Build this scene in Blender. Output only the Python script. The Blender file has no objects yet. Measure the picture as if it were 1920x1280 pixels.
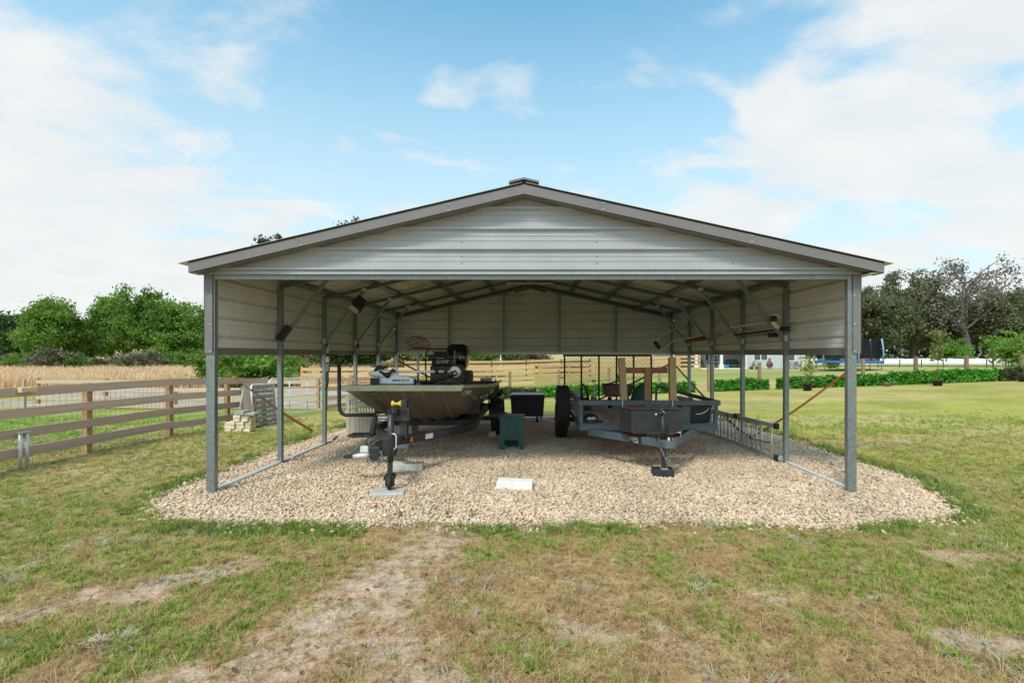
import bpy, math, random
import numpy as np
from mathutils import Vector, Matrix

S = bpy.context.scene
COL = S.collection
R = math.radians
random.seed(7)

# ------------------------------------------------------------------ camera
EYE = 1.59
cam_d = bpy.data.cameras.new('camera')
cam_d.sensor_width = 36.0
cam_d.lens = 927 / 1920 * 36
cam_d.shift_x = (960 - 1003) / 1920
cam_d.shift_y = (664 - 640) / 1920
cam_d.clip_start = 0.05
cam_d.clip_end = 2000
cam = bpy.data.objects.new('camera', cam_d)
cam.location = (0, 0, EYE)
cam.rotation_euler = (R(90), 0, 0)
COL.objects.link(cam)
S.camera = cam

# ------------------------------------------------------------------ sky + sun
SUN_EL, SUN_AZ = 50.0, 205.0      # azimuth clockwise from +Y: behind the camera, a little left
world = bpy.data.worlds.new('World')
S.world = world
world.use_nodes = True
wt = world.node_tree
wt.nodes.clear()


def nd(t, typ, ins=None, **kw):
    n = t.nodes.new(typ)
    for k, v in kw.items():
        setattr(n, k, v)
    if ins:
        for k, v in ins.items():
            if isinstance(v, bpy.types.NodeSocket):
                t.links.new(v, n.inputs[k])
            else:
                n.inputs[k].default_value = v
    return n


def mth(t, op, a, b=None, c=None, clamp=False):
    n = t.nodes.new('ShaderNodeMath')
    n.operation = op
    n.use_clamp = clamp
    for i, v in enumerate((a, b, c)):
        if v is None:
            continue
        if isinstance(v, bpy.types.NodeSocket):
            t.links.new(v, n.inputs[i])
        else:
            n.inputs[i].default_value = v
    return n.outputs[0]


def mixc(t, f, a, b, mode='MIX'):
    n = t.nodes.new('ShaderNodeMix')
    n.data_type = 'RGBA'
    n.blend_type = mode
    for k, v in ((0, f), (6, a), (7, b)):
        if isinstance(v, bpy.types.NodeSocket):
            t.links.new(v, n.inputs[k])
        elif k == 0:
            n.inputs[0].default_value = v
        else:
            n.inputs[k].default_value = (v[0], v[1], v[2], 1)
    return n.outputs[2]


def ramp(t, f, lo, hi, smooth=True):
    n = t.nodes.new('ShaderNodeMapRange')
    n.interpolation_type = 'SMOOTHSTEP' if smooth else 'LINEAR'
    t.links.new(f, n.inputs[0])
    n.inputs[1].default_value = lo
    n.inputs[2].default_value = hi
    return n.outputs[0]


def noise(t, vec, scale, detail=4, rough=.55, dist=0.0, lac=2.0):
    n = nd(t, 'ShaderNodeTexNoise', {'Scale': scale, 'Detail': detail, 'Roughness': rough,
                                     'Distortion': dist, 'Lacunarity': lac})
    if vec is not None:
        t.links.new(vec, n.inputs['Vector'])
    return n.outputs[0]


sky = nd(wt, 'ShaderNodeTexSky', sky_type='NISHITA', sun_disc=False)
sky.sun_elevation = R(SUN_EL)
sky.sun_rotation = R(SUN_AZ)
sky.air_density = 1.0
sky.dust_density = 1.2
sky.ozone_density = 1.0
tc = nd(wt, 'ShaderNodeTexCoord')
sep = nd(wt, 'ShaderNodeSeparateXYZ', {0: tc.outputs['Generated']})
dx, dy, dz = sep.outputs
den = mth(wt, 'ADD', mth(wt, 'MAXIMUM', dz, 0.0), 0.22)
cx = mth(wt, 'DIVIDE', dx, den)
cy = mth(wt, 'DIVIDE', dy, den)
cxyz = nd(wt, 'ShaderNodeCombineXYZ', {0: cx, 1: cy, 2: 3.7}).outputs[0]
cmap = nd(wt, 'ShaderNodeMapping', {'Vector': cxyz, 'Scale': (1.0, 1.35, 1.0), 'Location': (5.3, 1.9, 0)}).outputs[0]
n1 = noise(wt, cmap, 2.3, 8, .54, .25)
n2 = noise(wt, cmap, 0.55, 3, .5, .2)
adx = mth(wt, 'MULTIPLY', dx, dx)
hz = mth(wt, 'SUBTRACT', 1.0, mth(wt, 'MULTIPLY', mth(wt, 'MAXIMUM', dz, 0.0), 1.75), clamp=True)
hz2 = mth(wt, 'POWER', hz, 1.6)
d0 = mth(wt, 'ADD', mth(wt, 'MULTIPLY', n1, 1.5), mth(wt, 'MULTIPLY', n2, 0.60))
d1 = mth(wt, 'ADD', d0, mth(wt, 'MULTIPLY', adx, 0.36))
d2 = mth(wt, 'ADD', d1, mth(wt, 'MULTIPLY', hz2, 0.42))
dens = ramp(wt, d2, 1.05, 1.36)
veil = mth(wt, 'MULTIPLY', hz2, 0.98, clamp=True)
dens = mth(wt, 'MAXIMUM', mth(wt, 'MULTIPLY', dens, 0.88), mth(wt, 'MULTIPLY', veil, .72))
cn = noise(wt, cmap, 3.2, 5, .5)
ccol = mixc(wt, ramp(wt, cn, .35, .7), (7.0, 7.15, 7.15), (7.65, 7.6, 7.45))
blue = mixc(wt, 1.0, sky.outputs[0], (1.30, 2.35, 2.2), 'MULTIPLY')
pale = mth(wt, 'SUBTRACT', 1.0, mth(wt, 'MULTIPLY', mth(wt, 'MAXIMUM', dz, 0.0), 1.55), clamp=True)
blue = mixc(wt, mth(wt, 'POWER', pale, 1.0), blue, (5.7, 7.1, 7.6))
full = mixc(wt, dens, blue, ccol)
# the ground half of the world dome: dull, so nothing glows from below the horizon
bg = nd(wt, 'ShaderNodeBackground', {'Color': full, 'Strength': 0.1})
wo = nd(wt, 'ShaderNodeOutputWorld', {'Surface': bg.outputs[0]})

sun_d = bpy.data.lights.new('sun', 'SUN')
sun_d.energy = 2.3
sun_d.angle = R(11)
sun_d.color = (1.0, 0.92, 0.80)
sun = bpy.data.objects.new('sun', sun_d)
az, el = R(SUN_AZ), R(SUN_EL)
sdir = Vector((math.sin(az) * math.cos(el), math.cos(az) * math.cos(el), math.sin(el)))
sun.rotation_euler = sdir.to_track_quat('Z', 'Y').to_euler()
sun.location = (0, -5, 12)
COL.objects.link(sun)

S.view_settings.view_transform = 'Standard'
S.view_settings.look = 'None'
S.view_settings.exposure = 0.3
S.view_settings.gamma = 1.0
S.view_settings.use_curve_mapping = False
S.render.engine = 'CYCLES'


# ------------------------------------------------------------------ small helpers
def srgb(r, g, b):
    o = []
    for c in (r, g, b):
        c /= 255.0
        o.append(c / 12.92 if c <= .04045 else ((c + .055) / 1.055) ** 2.4)
    return tuple(o)


def P(px, py, Y):
    return Vector(((px - 1003) * Y / 927, Y, EYE - (py - 664) * Y / 927))


def G(px, py, z=0.0):
    Y = (EYE - z) * 927 / (py - 664)
    return Vector(((px - 1003) * Y / 927, Y, z))


def sst(a, b, x):
    t = np.clip((x - a) / (b - a), 0, 1)
    return t * t * (3 - 2 * t)


def T(x, y):
    """height of the ground"""
    x = np.asarray(x, float)
    y = np.asarray(y, float)
    a = -.037 * np.clip(y - 9, 0, 15) + .35 * sst(24, 60, y)
    tilt = .036 * (np.clip(x, -3, 25) + 1) * sst(11, 22, y) * (1 - sst(35, 60, y))
    ratio = x / np.maximum(y, 1)
    w = 1 - sst(.35, .55, ratio)
    r = .03 * np.clip(y - 60, 0, 160) * w
    return a + tilt + r


def Tz(x, y):
    return float(T(x, y))


def _h(ix, iy, s):
    v = np.sin(ix * 127.1 + iy * 311.7 + s * 74.7) * 43758.5453
    return v - np.floor(v)


def vnoise(x, y, s=0):
    ix, iy = np.floor(x), np.floor(y)
    fx, fy = x - ix, y - iy
    fx = fx * fx * (3 - 2 * fx)
    fy = fy * fy * (3 - 2 * fy)
    a = _h(ix, iy, s); b = _h(ix + 1, iy, s); c = _h(ix, iy + 1, s); d = _h(ix + 1, iy + 1, s)
    return (a * (1 - fx) + b * fx) * (1 - fy) + (c * (1 - fx) + d * fx) * fy


def fbm(x, y, s=0, o=4):
    t = 0; amp = .5; tot = 0
    for i in range(o):
        t = t + amp * vnoise(x, y, s + i * 13); tot += amp
        x = x * 2.03 + 11.3; y = y * 2.03 - 7.1; amp *= .5
    return t / tot


# ------------------------------------------------------------------ materials
MATS = {}


def mat(name, col, rough=.6, metal=0.0, var=.12, scale=6.0, bump=0.0, bscale=40.0, stretch=None,
        col2=None, spec=.5, rnd=0.0, trans=0.0, coat=0.0, dirt=0.0):
    """plain painted / metal / plastic surface with fine procedural variation"""
    if name in MATS:
        return MATS[name]
    m = bpy.data.materials.new(name)
    m.use_nodes = True
    t = m.node_tree
    t.nodes.clear()
    tcn = nd(t, 'ShaderNodeTexCoord')
    v = tcn.outputs['Object']
    if stretch:
        v = nd(t, 'ShaderNodeMapping', {'Vector': v, 'Scale': stretch}).outputs[0]
    f = noise(t, v, scale, 5, .6)
    lo = tuple(c * (1 - var) for c in col)
    hi = tuple(min(1, c * (1 + var)) for c in (col2 or col))
    c = mixc(t, ramp(t, f, .3, .7), lo, hi)
    if rnd:
        oi = nd(t, 'ShaderNodeObjectInfo').outputs['Random']
        k = mth(t, 'MULTIPLY_ADD', oi, 2 * rnd, 1 - rnd)
        kk = nd(t, 'ShaderNodeCombineXYZ', {0: k, 1: k, 2: k}).outputs[0]
        c = mixc(t, 1.0, c, kk, 'MULTIPLY')
    if dirt:
        g = noise(t, tcn.outputs['Object'], 2.3, 6, .7)
        c = mixc(t, mth(t, 'MULTIPLY', ramp(t, g, .5, .75), dirt), c, (.20, .16, .12))
    b = nd(t, 'ShaderNodeBsdfPrincipled', {'Base Color': c, 'Metallic': metal, 'Roughness': rough,
                                           'Specular IOR Level': spec, 'Coat Weight': coat})
    rr = mth(t, 'ADD', mth(t, 'MULTIPLY', f, .16), rough - .08)
    t.links.new(rr, b.inputs['Roughness'])
    if bump:
        bf = noise(t, v, bscale, 4, .6)
        bn = nd(t, 'ShaderNodeBump', {'Strength': bump, 'Distance': .01, 'Height': bf})
        t.links.new(bn.outputs[0], b.inputs['Normal'])
    out = b.outputs[0]
    if trans:
        tr = nd(t, 'ShaderNodeBsdfTranslucent', {'Color': c})
        out = nd(t, 'ShaderNodeMixShader', {0: trans, 1: out, 2: tr.outputs[0]}).outputs[0]
    nd(t, 'ShaderNodeOutputMaterial', {'Surface': out})
    MATS[name] = m
    return m


def wood(name, c1, c2, rough=.75, axis=0, ring=9.0, rnd=.15, knots=True, weather=0.0):
    """sawn timber: grain runs along the object's own axis (0 = local X)"""
    if name in MATS:
        return MATS[name]
    m = bpy.data.materials.new(name)
    m.use_nodes = True
    t = m.node_tree
    t.nodes.clear()
    tcn = nd(t, 'ShaderNodeTexCoord')
    geo = nd(t, 'ShaderNodeNewGeometry')
    oi = nd(t, 'ShaderNodeObjectInfo').outputs['Random']
    sc = [14.0, 14.0, 14.0]
    sc[axis] = 0.9
    off = nd(t, 'ShaderNodeCombineXYZ', {0: mth(t, 'MULTIPLY', oi, 37.0), 1: mth(t, 'MULTIPLY', oi, 11.0), 2: oi}).outputs[0]
    v = nd(t, 'ShaderNodeMapping', {'Vector': tcn.outputs['Object'], 'Location': off, 'Scale': sc}).outputs[0]
    f = noise(t, v, 1.6, 6, .65, 1.2)
    f2 = noise(t, v, 7.0, 3, .6)
    g = mth(t, 'ADD', mth(t, 'MULTIPLY', f, .75), mth(t, 'MULTIPLY', f2, .25))
    c = mixc(t, ramp(t, g, .36, .64), c1, c2)
    dark = tuple(x * .45 for x in c1)
    streak = ramp(t, noise(t, v, 3.1, 2, .5, 2.5), .60, .72)
    c = mixc(t, mth(t, 'MULTIPLY', streak, .55), c, dark)
    if knots:
        kv = nd(t, 'ShaderNodeMapping', {'Vector': tcn.outputs['Object'], 'Location': off,
                                         'Scale': [2.2 if i == axis else 5.0 for i in range(3)]}).outputs[0]
        vo = nd(t, 'ShaderNodeTexVoronoi', {'Scale': 1.1}); t.links.new(kv, vo.inputs['Vector'])
        kf = mth(t, 'SUBTRACT', 1.0, ramp(t, vo.outputs['Distance'], .05, .16))
        c = mixc(t, mth(t, 'MULTIPLY', kf, .7), c, dark)
    k = mth(t, 'MULTIPLY_ADD', oi, 2 * rnd, 1 - rnd)
    kk = nd(t, 'ShaderNodeCombineXYZ', {0: k, 1: k, 2: k}).outputs[0]
    c = mixc(t, 1.0, c, kk, 'MULTIPLY')
    b = nd(t, 'ShaderNodeBsdfPrincipled', {'Base Color': c, 'Roughness': rough, 'Specular IOR Level': .25})
    bn = nd(t, 'ShaderNodeBump', {'Strength': .5, 'Distance': .004, 'Height': g})
    t.links.new(bn.outputs[0], b.inputs['Normal'])
    nd(t, 'ShaderNodeOutputMaterial', {'Surface': b.outputs[0]})
    MATS[name] = m
    return m


def leafmat(name, c1, c2, scale=.6, trans=.25, rough=.55, rnd=.15):
    if name in MATS:
        return MATS[name]
    m = bpy.data.materials.new(name)
    m.use_nodes = True
    t = m.node_tree
    t.nodes.clear()
    geo = nd(t, 'ShaderNodeNewGeometry')
    f = noise(t, geo.outputs['Position'], scale, 3, .6)
    ri = geo.outputs['Random Per Island']
    k0 = mth(t, 'ADD', mth(t, 'MULTIPLY', ramp(t, f, .35, .65), .55), mth(t, 'MULTIPLY', ri, .45))
    c = mixc(t, k0, c1, c2)
    oi = nd(t, 'ShaderNodeObjectInfo').outputs['Random']
    k = mth(t, 'MULTIPLY_ADD', oi, 2 * rnd, 1 - rnd)
    kk = nd(t, 'ShaderNodeCombineXYZ', {0: k, 1: k, 2: k}).outputs[0]
    c = mixc(t, 1.0, c, kk, 'MULTIPLY')
    b = nd(t, 'ShaderNodeBsdfPrincipled', {'Base Color': c, 'Roughness': rough, 'Specular IOR Level': .3})
    tr = nd(t, 'ShaderNodeBsdfTranslucent', {'Color': c})
    mx = nd(t, 'ShaderNodeMixShader', {0: trans, 1: b.outputs[0], 2: tr.outputs[0]})
    nd(t, 'ShaderNodeOutputMaterial', {'Surface': mx.outputs[0]})
    MATS[name] = m
    return m


# ------------------------------------------------------------------ object helpers
def tag(o, label=None, cat=None, group=None, kind=None):
    if label: o['label'] = label
    if cat: o['category'] = cat
    if group: o['group'] = group
    if kind: o['kind'] = kind
    return o


def thing(name, label, cat, loc=(0, 0, 0), group=None):
    o = bpy.data.objects.new(name, None)
    o.empty_display_size = .2
    o.location = loc
    COL.objects.link(o)
    return tag(o, label, cat, group)


def wloc(o):
    v = Vector((0, 0, 0))
    while o is not None:
        v += o.location
        o = o.parent
    return v


def copy_tree(o, parent=None):
    c = o.copy()
    COL.objects.link(c)
    c.parent = parent
    for ch in list(o.children):
        copy_tree(ch, c)
    return c


class MB:
    """collects faces; build() links them as one mesh object (world coordinates in)"""

    def __init__(self):
        self.v = []
        self.f = []
        self.sm = []

    def add(self, vs, fs, smooth=False):
        n = len(self.v)
        self.v += [tuple(p) for p in vs]
        self.f += [tuple(i + n for i in f) for f in fs]
        self.sm += [smooth] * len(fs)
        return self

    def box(self, c, s, rot=None):
        c = Vector(c)
        hx, hy, hz_ = s[0] / 2, s[1] / 2, s[2] / 2
        vs = [Vector((x, y, z)) for z in (-hz_, hz_) for y in (-hy, hy) for x in (-hx, hx)]
        if rot is not None:
            vs = [rot @ p for p in vs]
        vs = [p + c for p in vs]
        fs = [(0, 2, 3, 1), (4, 5, 7, 6), (0, 1, 5, 4), (2, 6, 7, 3), (0, 4, 6, 2), (1, 3, 7, 5)]
        return self.add(vs, fs)

    def box2(self, a, b):
        a = Vector(a); b = Vector(b)
        return self.box((a + b) / 2, (abs(b.x - a.x), abs(b.y - a.y), abs(b.z - a.z)))

    def bar(self, a, b, w, h=None, up=(0, 0, 1)):
        """square tube from a to b, w across, h along up"""
        a = Vector(a); b = Vector(b); h = h or w
        d = b - a
        L = d.length
        if L < 1e-6:
            return self
        x = d / L
        u = Vector(up)
        if abs(x.dot(u)) > .98:
            u = Vector((0, 1, 0))
        y = u.cross(x).normalized()
        z = x.cross(y)
        rot = Matrix((x, y, z)).transposed()
        return self.box((a + b) / 2, (L, w, h), rot)

    def tube(self, pts, r, n=8, cap=True, closed=False):
        pts = [Vector(p) for p in pts]
        k = len(pts)
        rs = r if isinstance(r, (list, tuple)) else [r] * k
        rings = []
        prev = None
        for i, p in enumerate(pts):
            if closed:
                d = (pts[(i + 1) % k] - pts[i - 1])
            elif i == 0:
                d = pts[1] - p
            elif i == k - 1:
                d = p - pts[-2]
            else:
                d = (pts[i + 1] - p).normalized() + (p - pts[i - 1]).normalized()
            d.normalize()
            if prev is None:
                u = Vector((0, 0, 1)) if abs(d.z) < .9 else Vector((1, 0, 0))
                u = (u - d * u.dot(d)).normalized()
            else:
                u = (prev - d * prev.dot(d)).normalized()
            prev = u
            w = d.cross(u)
            rings.append([p + (u * math.cos(2 * math.pi * j / n) + w * math.sin(2 * math.pi * j / n)) * rs[i] for j in range(n)])
        vs = [q for rg in rings for q in rg]
        fs = []
        m = k if closed else k - 1
        for i in range(m):
            a = i * n
            b = ((i + 1) % k) * n
            for j in range(n):
                fs.append((a + j, a + (j + 1) % n, b + (j + 1) % n, b + j))
        if cap and not closed:
            fs.append(tuple(range(n))[::-1])
            fs.append(tuple((k - 1) * n + j for j in range(n)))
        return self.add(vs, fs, n > 5)

    def lathe(self, prof, c=(0, 0, 0), axis='Z', n=20):
        """prof = [(radius, height)...] turned about an axis through c"""
        c = Vector(c)
        vs = []
        for (r_, h) in prof:
            for j in range(n):
                a = 2 * math.pi * j / n
                x, y = r_ * math.cos(a), r_ * math.sin(a)
                p = {'Z': (x, y, h), 'X': (h, x, y), 'Y': (x, h, y)}[axis]
                vs.append(c + Vector(p))
        fs = []
        for i in range(len(prof) - 1):
            for j in range(n):
                fs.append((i * n + j, i * n + (j + 1) % n, (i + 1) * n + (j + 1) % n, (i + 1) * n + j))
        fs.append(tuple(range(n)))
        fs.append(tuple((len(prof) - 1) * n + j for j in range(n))[::-1])
        return self.add(vs, fs, True)

    def prism(self, poly, d):
        """poly: list of 3D points, extruded by vector d"""
        poly = [Vector(p) for p in poly]
        d = Vector(d)
        n = len(poly)
        vs = poly + [p + d for p in poly]
        fs = [tuple(range(n))[::-1], tuple(range(n, 2 * n))]
        for i in range(n):
            fs.append((i, (i + 1) % n, n + (i + 1) % n, n + i))
        return self.add(vs, fs)

    def mesh(self, name, m, off=Vector((0, 0, 0)), bevel=0.0):
        import bmesh
        me = bpy.data.meshes.new(name)
        me.from_pydata([tuple(Vector(p) - off) for p in self.v], [], self.f)
        me.polygons.foreach_set('use_smooth', self.sm)
        bm = bmesh.new()
        bm.from_mesh(me)
        bmesh.ops.recalc_face_normals(bm, faces=bm.faces)
        if bevel:
            es = [e for e in bm.edges if len(e.link_faces) == 2 and e.calc_face_angle(0) > .6]
            bmesh.ops.bevel(bm, geom=es, offset=bevel, segments=1, affect='EDGES', clamp_overlap=True)
        bm.to_mesh(me)
        bm.free()
        if m: me.materials.append(m)
        return me

    def build(self, name, m, parent=None, bevel=0.0):
        off = wloc(parent) if parent else Vector((0, 0, 0))
        if parent is None and self.v:
            xs = [p[0] for p in self.v]; ys = [p[1] for p in self.v]; zs = [p[2] for p in self.v]
            off = Vector(((min(xs) + max(xs)) / 2, (min(ys) + max(ys)) / 2, min(zs)))
        o = bpy.data.objects.new(name, self.mesh(name, m, off, bevel))
        COL.objects.link(o)
        if parent is None:
            o.location = off
        else:
            o.parent = parent
        return o


def npmesh(name, verts, faces, m, smooth=False):
    """faces: (n,k) array"""
    me = bpy.data.meshes.new(name)
    verts = np.asarray(verts, np.float32)
    faces = np.asarray(faces, np.int32)
    k = faces.shape[1]
    me.vertices.add(len(verts))
    me.vertices.foreach_set('co', verts.ravel())
    me.loops.add(faces.size)
    me.loops.foreach_set('vertex_index', faces.ravel())
    me.polygons.add(len(faces))
    me.polygons.foreach_set('loop_start', np.arange(0, faces.size, k, dtype=np.int32))
    if smooth:
        me.polygons.foreach_set('use_smooth', np.ones(len(faces), bool))
    me.update(calc_edges=True)
    me.validate()
    if m: me.materials.append(m)
    return me


UNIT = None


def plank(name, a, b, w, h, m, parent, up=(0, 0, 1)):
    """board sharing one unit cube: local X along the length, w across, h along up"""
    global UNIT
    key = m.name
    if UNIT is None:
        UNIT = {}
    if key not in UNIT:
        UNIT[key] = MB().box((0, 0, 0), (1, 1, 1)).mesh('board', m)
    a = Vector(a); b = Vector(b)
    d = b - a
    L = d.length
    x = d / L
    u = Vector(up)
    y = u.cross(x).normalized()
    z = x.cross(y)
    o = bpy.data.objects.new(name, UNIT[key])
    COL.objects.link(o)
    rot = Matrix((x, y, z)).transposed()
    off = wloc(parent) if parent else Vector((0, 0, 0))
    o.parent = parent
    o.matrix_basis = Matrix.Translation((a + b) / 2 - off) @ rot.to_4x4() @ Matrix.Diagonal((L, w, h, 1))
    return o


def textmesh(name, s, size, m, parent, origin, xdir, ydir, shear=0.0, bold=False):
    """flat lettering laid on a surface: origin = left end of the baseline"""
    cu = bpy.data.curves.new(name, 'FONT')
    cu.body = s
    cu.size = size
    cu.shear = shear
    cu.extrude = 0.0008
    if bold: cu.offset = size * .02
    tmp = bpy.data.objects.new(name + '_tmp', cu)
    COL.objects.link(tmp)
    bpy.context.view_layer.update()
    me = bpy.data.meshes.new_from_object(tmp.evaluated_get(bpy.context.evaluated_depsgraph_get()))
    bpy.data.objects.remove(tmp)
    me.name = name
    me.materials.clear()
    me.materials.append(m)
    o = bpy.data.objects.new(name, me)
    COL.objects.link(o)
    x = Vector(xdir).normalized()
    y = Vector(ydir).normalized()
    z = x.cross(y).normalized()
    y = z.cross(x)
    off = wloc(parent)
    o.parent = parent
    o.matrix_basis = Matrix.Translation(Vector(origin) - off) @ Matrix((x, y, z)).transposed().to_4x4()
    return o


def scatter(name, protos, pts, rots, scls, idx, m, label, cat):
    """many small pieces of stuff: prototypes and points live in one mesh, joined by geometry nodes"""
    vs, fs, pid = [], [], []
    for k, (pv, pf) in enumerate(protos):
        n = len(vs)
        vs += [tuple(p) for p in pv]
        fs += [tuple(i + n for i in f) for f in pf]
        pid += [k + 1] * len(pv)
    np_ = len(vs)
    allv = np.vstack([np.array(vs), pts])
    me = bpy.data.meshes.new(name)
    me.from_pydata([tuple(v) for v in allv.tolist()], [], fs)
    me.polygons.foreach_set('use_smooth', np.ones(len(fs), bool))
    me.materials.append(m)
    N = len(pts)
    a = me.attributes.new('pid', 'INT', 'POINT')
    a.data.foreach_set('value', np.array(pid + [0] * N, np.int32))
    a = me.attributes.new('idx', 'INT', 'POINT')
    a.data.foreach_set('value', np.concatenate([np.zeros(np_, np.int32), np.asarray(idx, np.int32)]))
    for nm, arr in (('rot', rots), ('scl', scls)):
        a = me.attributes.new(nm, 'FLOAT_VECTOR', 'POINT')
        a.data.foreach_set('vector', np.vstack([np.zeros((np_, 3)), arr]).astype(np.float32).ravel())
    o = bpy.data.objects.new(name, me)
    COL.objects.link(o)
    ng = bpy.data.node_groups.new(name + '_nodes', 'GeometryNodeTree')
    ng.interface.new_socket('Geometry', in_out='INPUT', socket_type='NodeSocketGeometry')
    ng.interface.new_socket('Geometry', in_out='OUTPUT', socket_type='NodeSocketGeometry')
    gi = ng.nodes.new('NodeGroupInput')
    go = ng.nodes.new('NodeGroupOutput')

    def attr(nm, typ):
        n = ng.nodes.new('GeometryNodeInputNamedAttribute')
        n.data_type = typ
        n.inputs['Name'].default_value = nm
        return n.outputs[0]

    p = attr('pid', 'INT')

    def sepg(k):
        c = ng.nodes.new('FunctionNodeCompare')
        c.data_type = 'INT'
        c.operation = 'EQUAL'
        ng.links.new(p, c.inputs[2])
        c.inputs[3].default_value = k
        s = ng.nodes.new('GeometryNodeSeparateGeometry')
        s.domain = 'POINT'
        ng.links.new(gi.outputs[0], s.inputs[0])
        ng.links.new(c.outputs[0], s.inputs[1])
        return s.outputs[0]

    g2i = ng.nodes.new('GeometryNodeGeometryToInstance')
    for k in range(len(protos)):
        ng.links.new(sepg(k + 1), g2i.inputs[0])
    iop = ng.nodes.new('GeometryNodeInstanceOnPoints')
    ng.links.new(sepg(0), iop.inputs['Points'])
    ng.links.new(g2i.outputs[0], iop.inputs['Instance'])
    iop.inputs['Pick Instance'].default_value = True
    ng.links.new(attr('idx', 'INT'), iop.inputs['Instance Index'])
    ng.links.new(attr('rot', 'FLOAT_VECTOR'), iop.inputs['Rotation'])
    ng.links.new(attr('scl', 'FLOAT_VECTOR'), iop.inputs['Scale'])
    ng.links.new(iop.outputs[0], go.inputs[0])
    md = o.modifiers.new('scatter', 'NODES')
    md.node_group = ng
    return tag(o, label, cat, kind='stuff')

# ================================================================== GROUND
PX0, PX1, PY0, PY1 = -4.15, 4.70, 4.69, 13.75      # gravel pad


def pad_sd(x, y):
    """signed distance to the ragged edge of the gravel (negative inside)"""
    x = np.asarray(x, float); y = np.asarray(y, float)
    cx_, cy_ = (PX0 + PX1) / 2, (PY0 + PY1) / 2
    hx, hy, r = (PX1 - PX0) / 2, (PY1 - PY0) / 2, 1.25
    qx = np.abs(x - cx_) - (hx - r)
    qy = np.abs(y - cy_) - (hy - r)
    d = np.hypot(np.maximum(qx, 0), np.maximum(qy, 0)) + np.minimum(np.maximum(qx, qy), 0) - r
    d = d + .30 * (fbm(x * 1.1, y * 1.1, 5, 3) - .5) + .10 * (vnoise(x * 5, y * 5, 8) - .5)
    # the front right corner is trimmed back
    d = np.maximum(d, (x - 4.28) * .9 - (y - 5.2) * .38)
    return d


def blend(a, b, f):
    return a + (b - a) * f[..., None]


def track(x, y):
    """bare sandy patches worn into the foreground"""
    s = np.zeros_like(x)
    for (x0, y0, x1, y1, w, k) in ((-.75, 4.35, -1.45, 2.2, .34, 1.0), (-1.05, 3.4, -.55, 2.1, .30, .8),
                                   (-2.6, 3.3, -4.2, 2.6, .26, .75), (-2.2, 3.75, -3.3, 3.1, .2, .6),
                                   (2.35, 2.75, 2.9, 2.55, .16, .9), (.2, 4.5, -1.2, 4.45, .10, .5),
                                   (1.4, 3.3, 2.2, 3.1, .17, .5), (3.2, 3.9, 4.6, 3.8, .16, .45), (.2, 2.9, .9, 2.6, .18, .55)):
        dx_, dy_ = x1 - x0, y1 - y0
        t = np.clip(((x - x0) * dx_ + (y - y0) * dy_) / (dx_ * dx_ + dy_ * dy_), 0, 1)
        d = np.hypot(x - x0 - t * dx_, y - y0 - t * dy_)
        s = np.maximum(s, k * np.exp(-(d / w) ** 2))
    return s


def masks(x, y):
    d = pad_sd(x, y)
    f1 = fbm(x * .75 + 3, y * .75, 1, 5)
    f2 = fbm(x * 2.1, y * 2.1, 2, 4)
    f3 = fbm(x * 6.5, y * 6.5, 3, 3)
    near = 1 - sst(7, 12, y)
    f4 = fbm(x * 14, y * 14, 4, 3)
    sand = sst(.66, 1.02, track(x, y) * .48 + f2 * .45 + f3 * .32 + f4 * .38)
    sand = np.maximum(sand, sst(.58, .78, f1 * .45 + f2 * .35 + f3 * .12 + f4 * .12) * .7 * near)
    lush = np.exp(-(np.clip(d - .10, 0, 9) / .26) ** 2) * sst(.02, .12, d) * sst(.42, .58, fbm(x * 1.6, y * 1.6, 9, 3))
    bare = np.exp(-(np.clip(d, 0, 9) / .12) ** 2) * (d > -.05)
    green = sst(.38, .62, f1 * .35 + f2 * .45 + f3 * .2 + .12 * sst(1.0, 5, np.abs(x)) + .06 * sst(3.5, 5, y))
    green = np.maximum(green * (1 - sand), lush)
    return d, sand, green, lush, bare, f1, f2, f3


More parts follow.
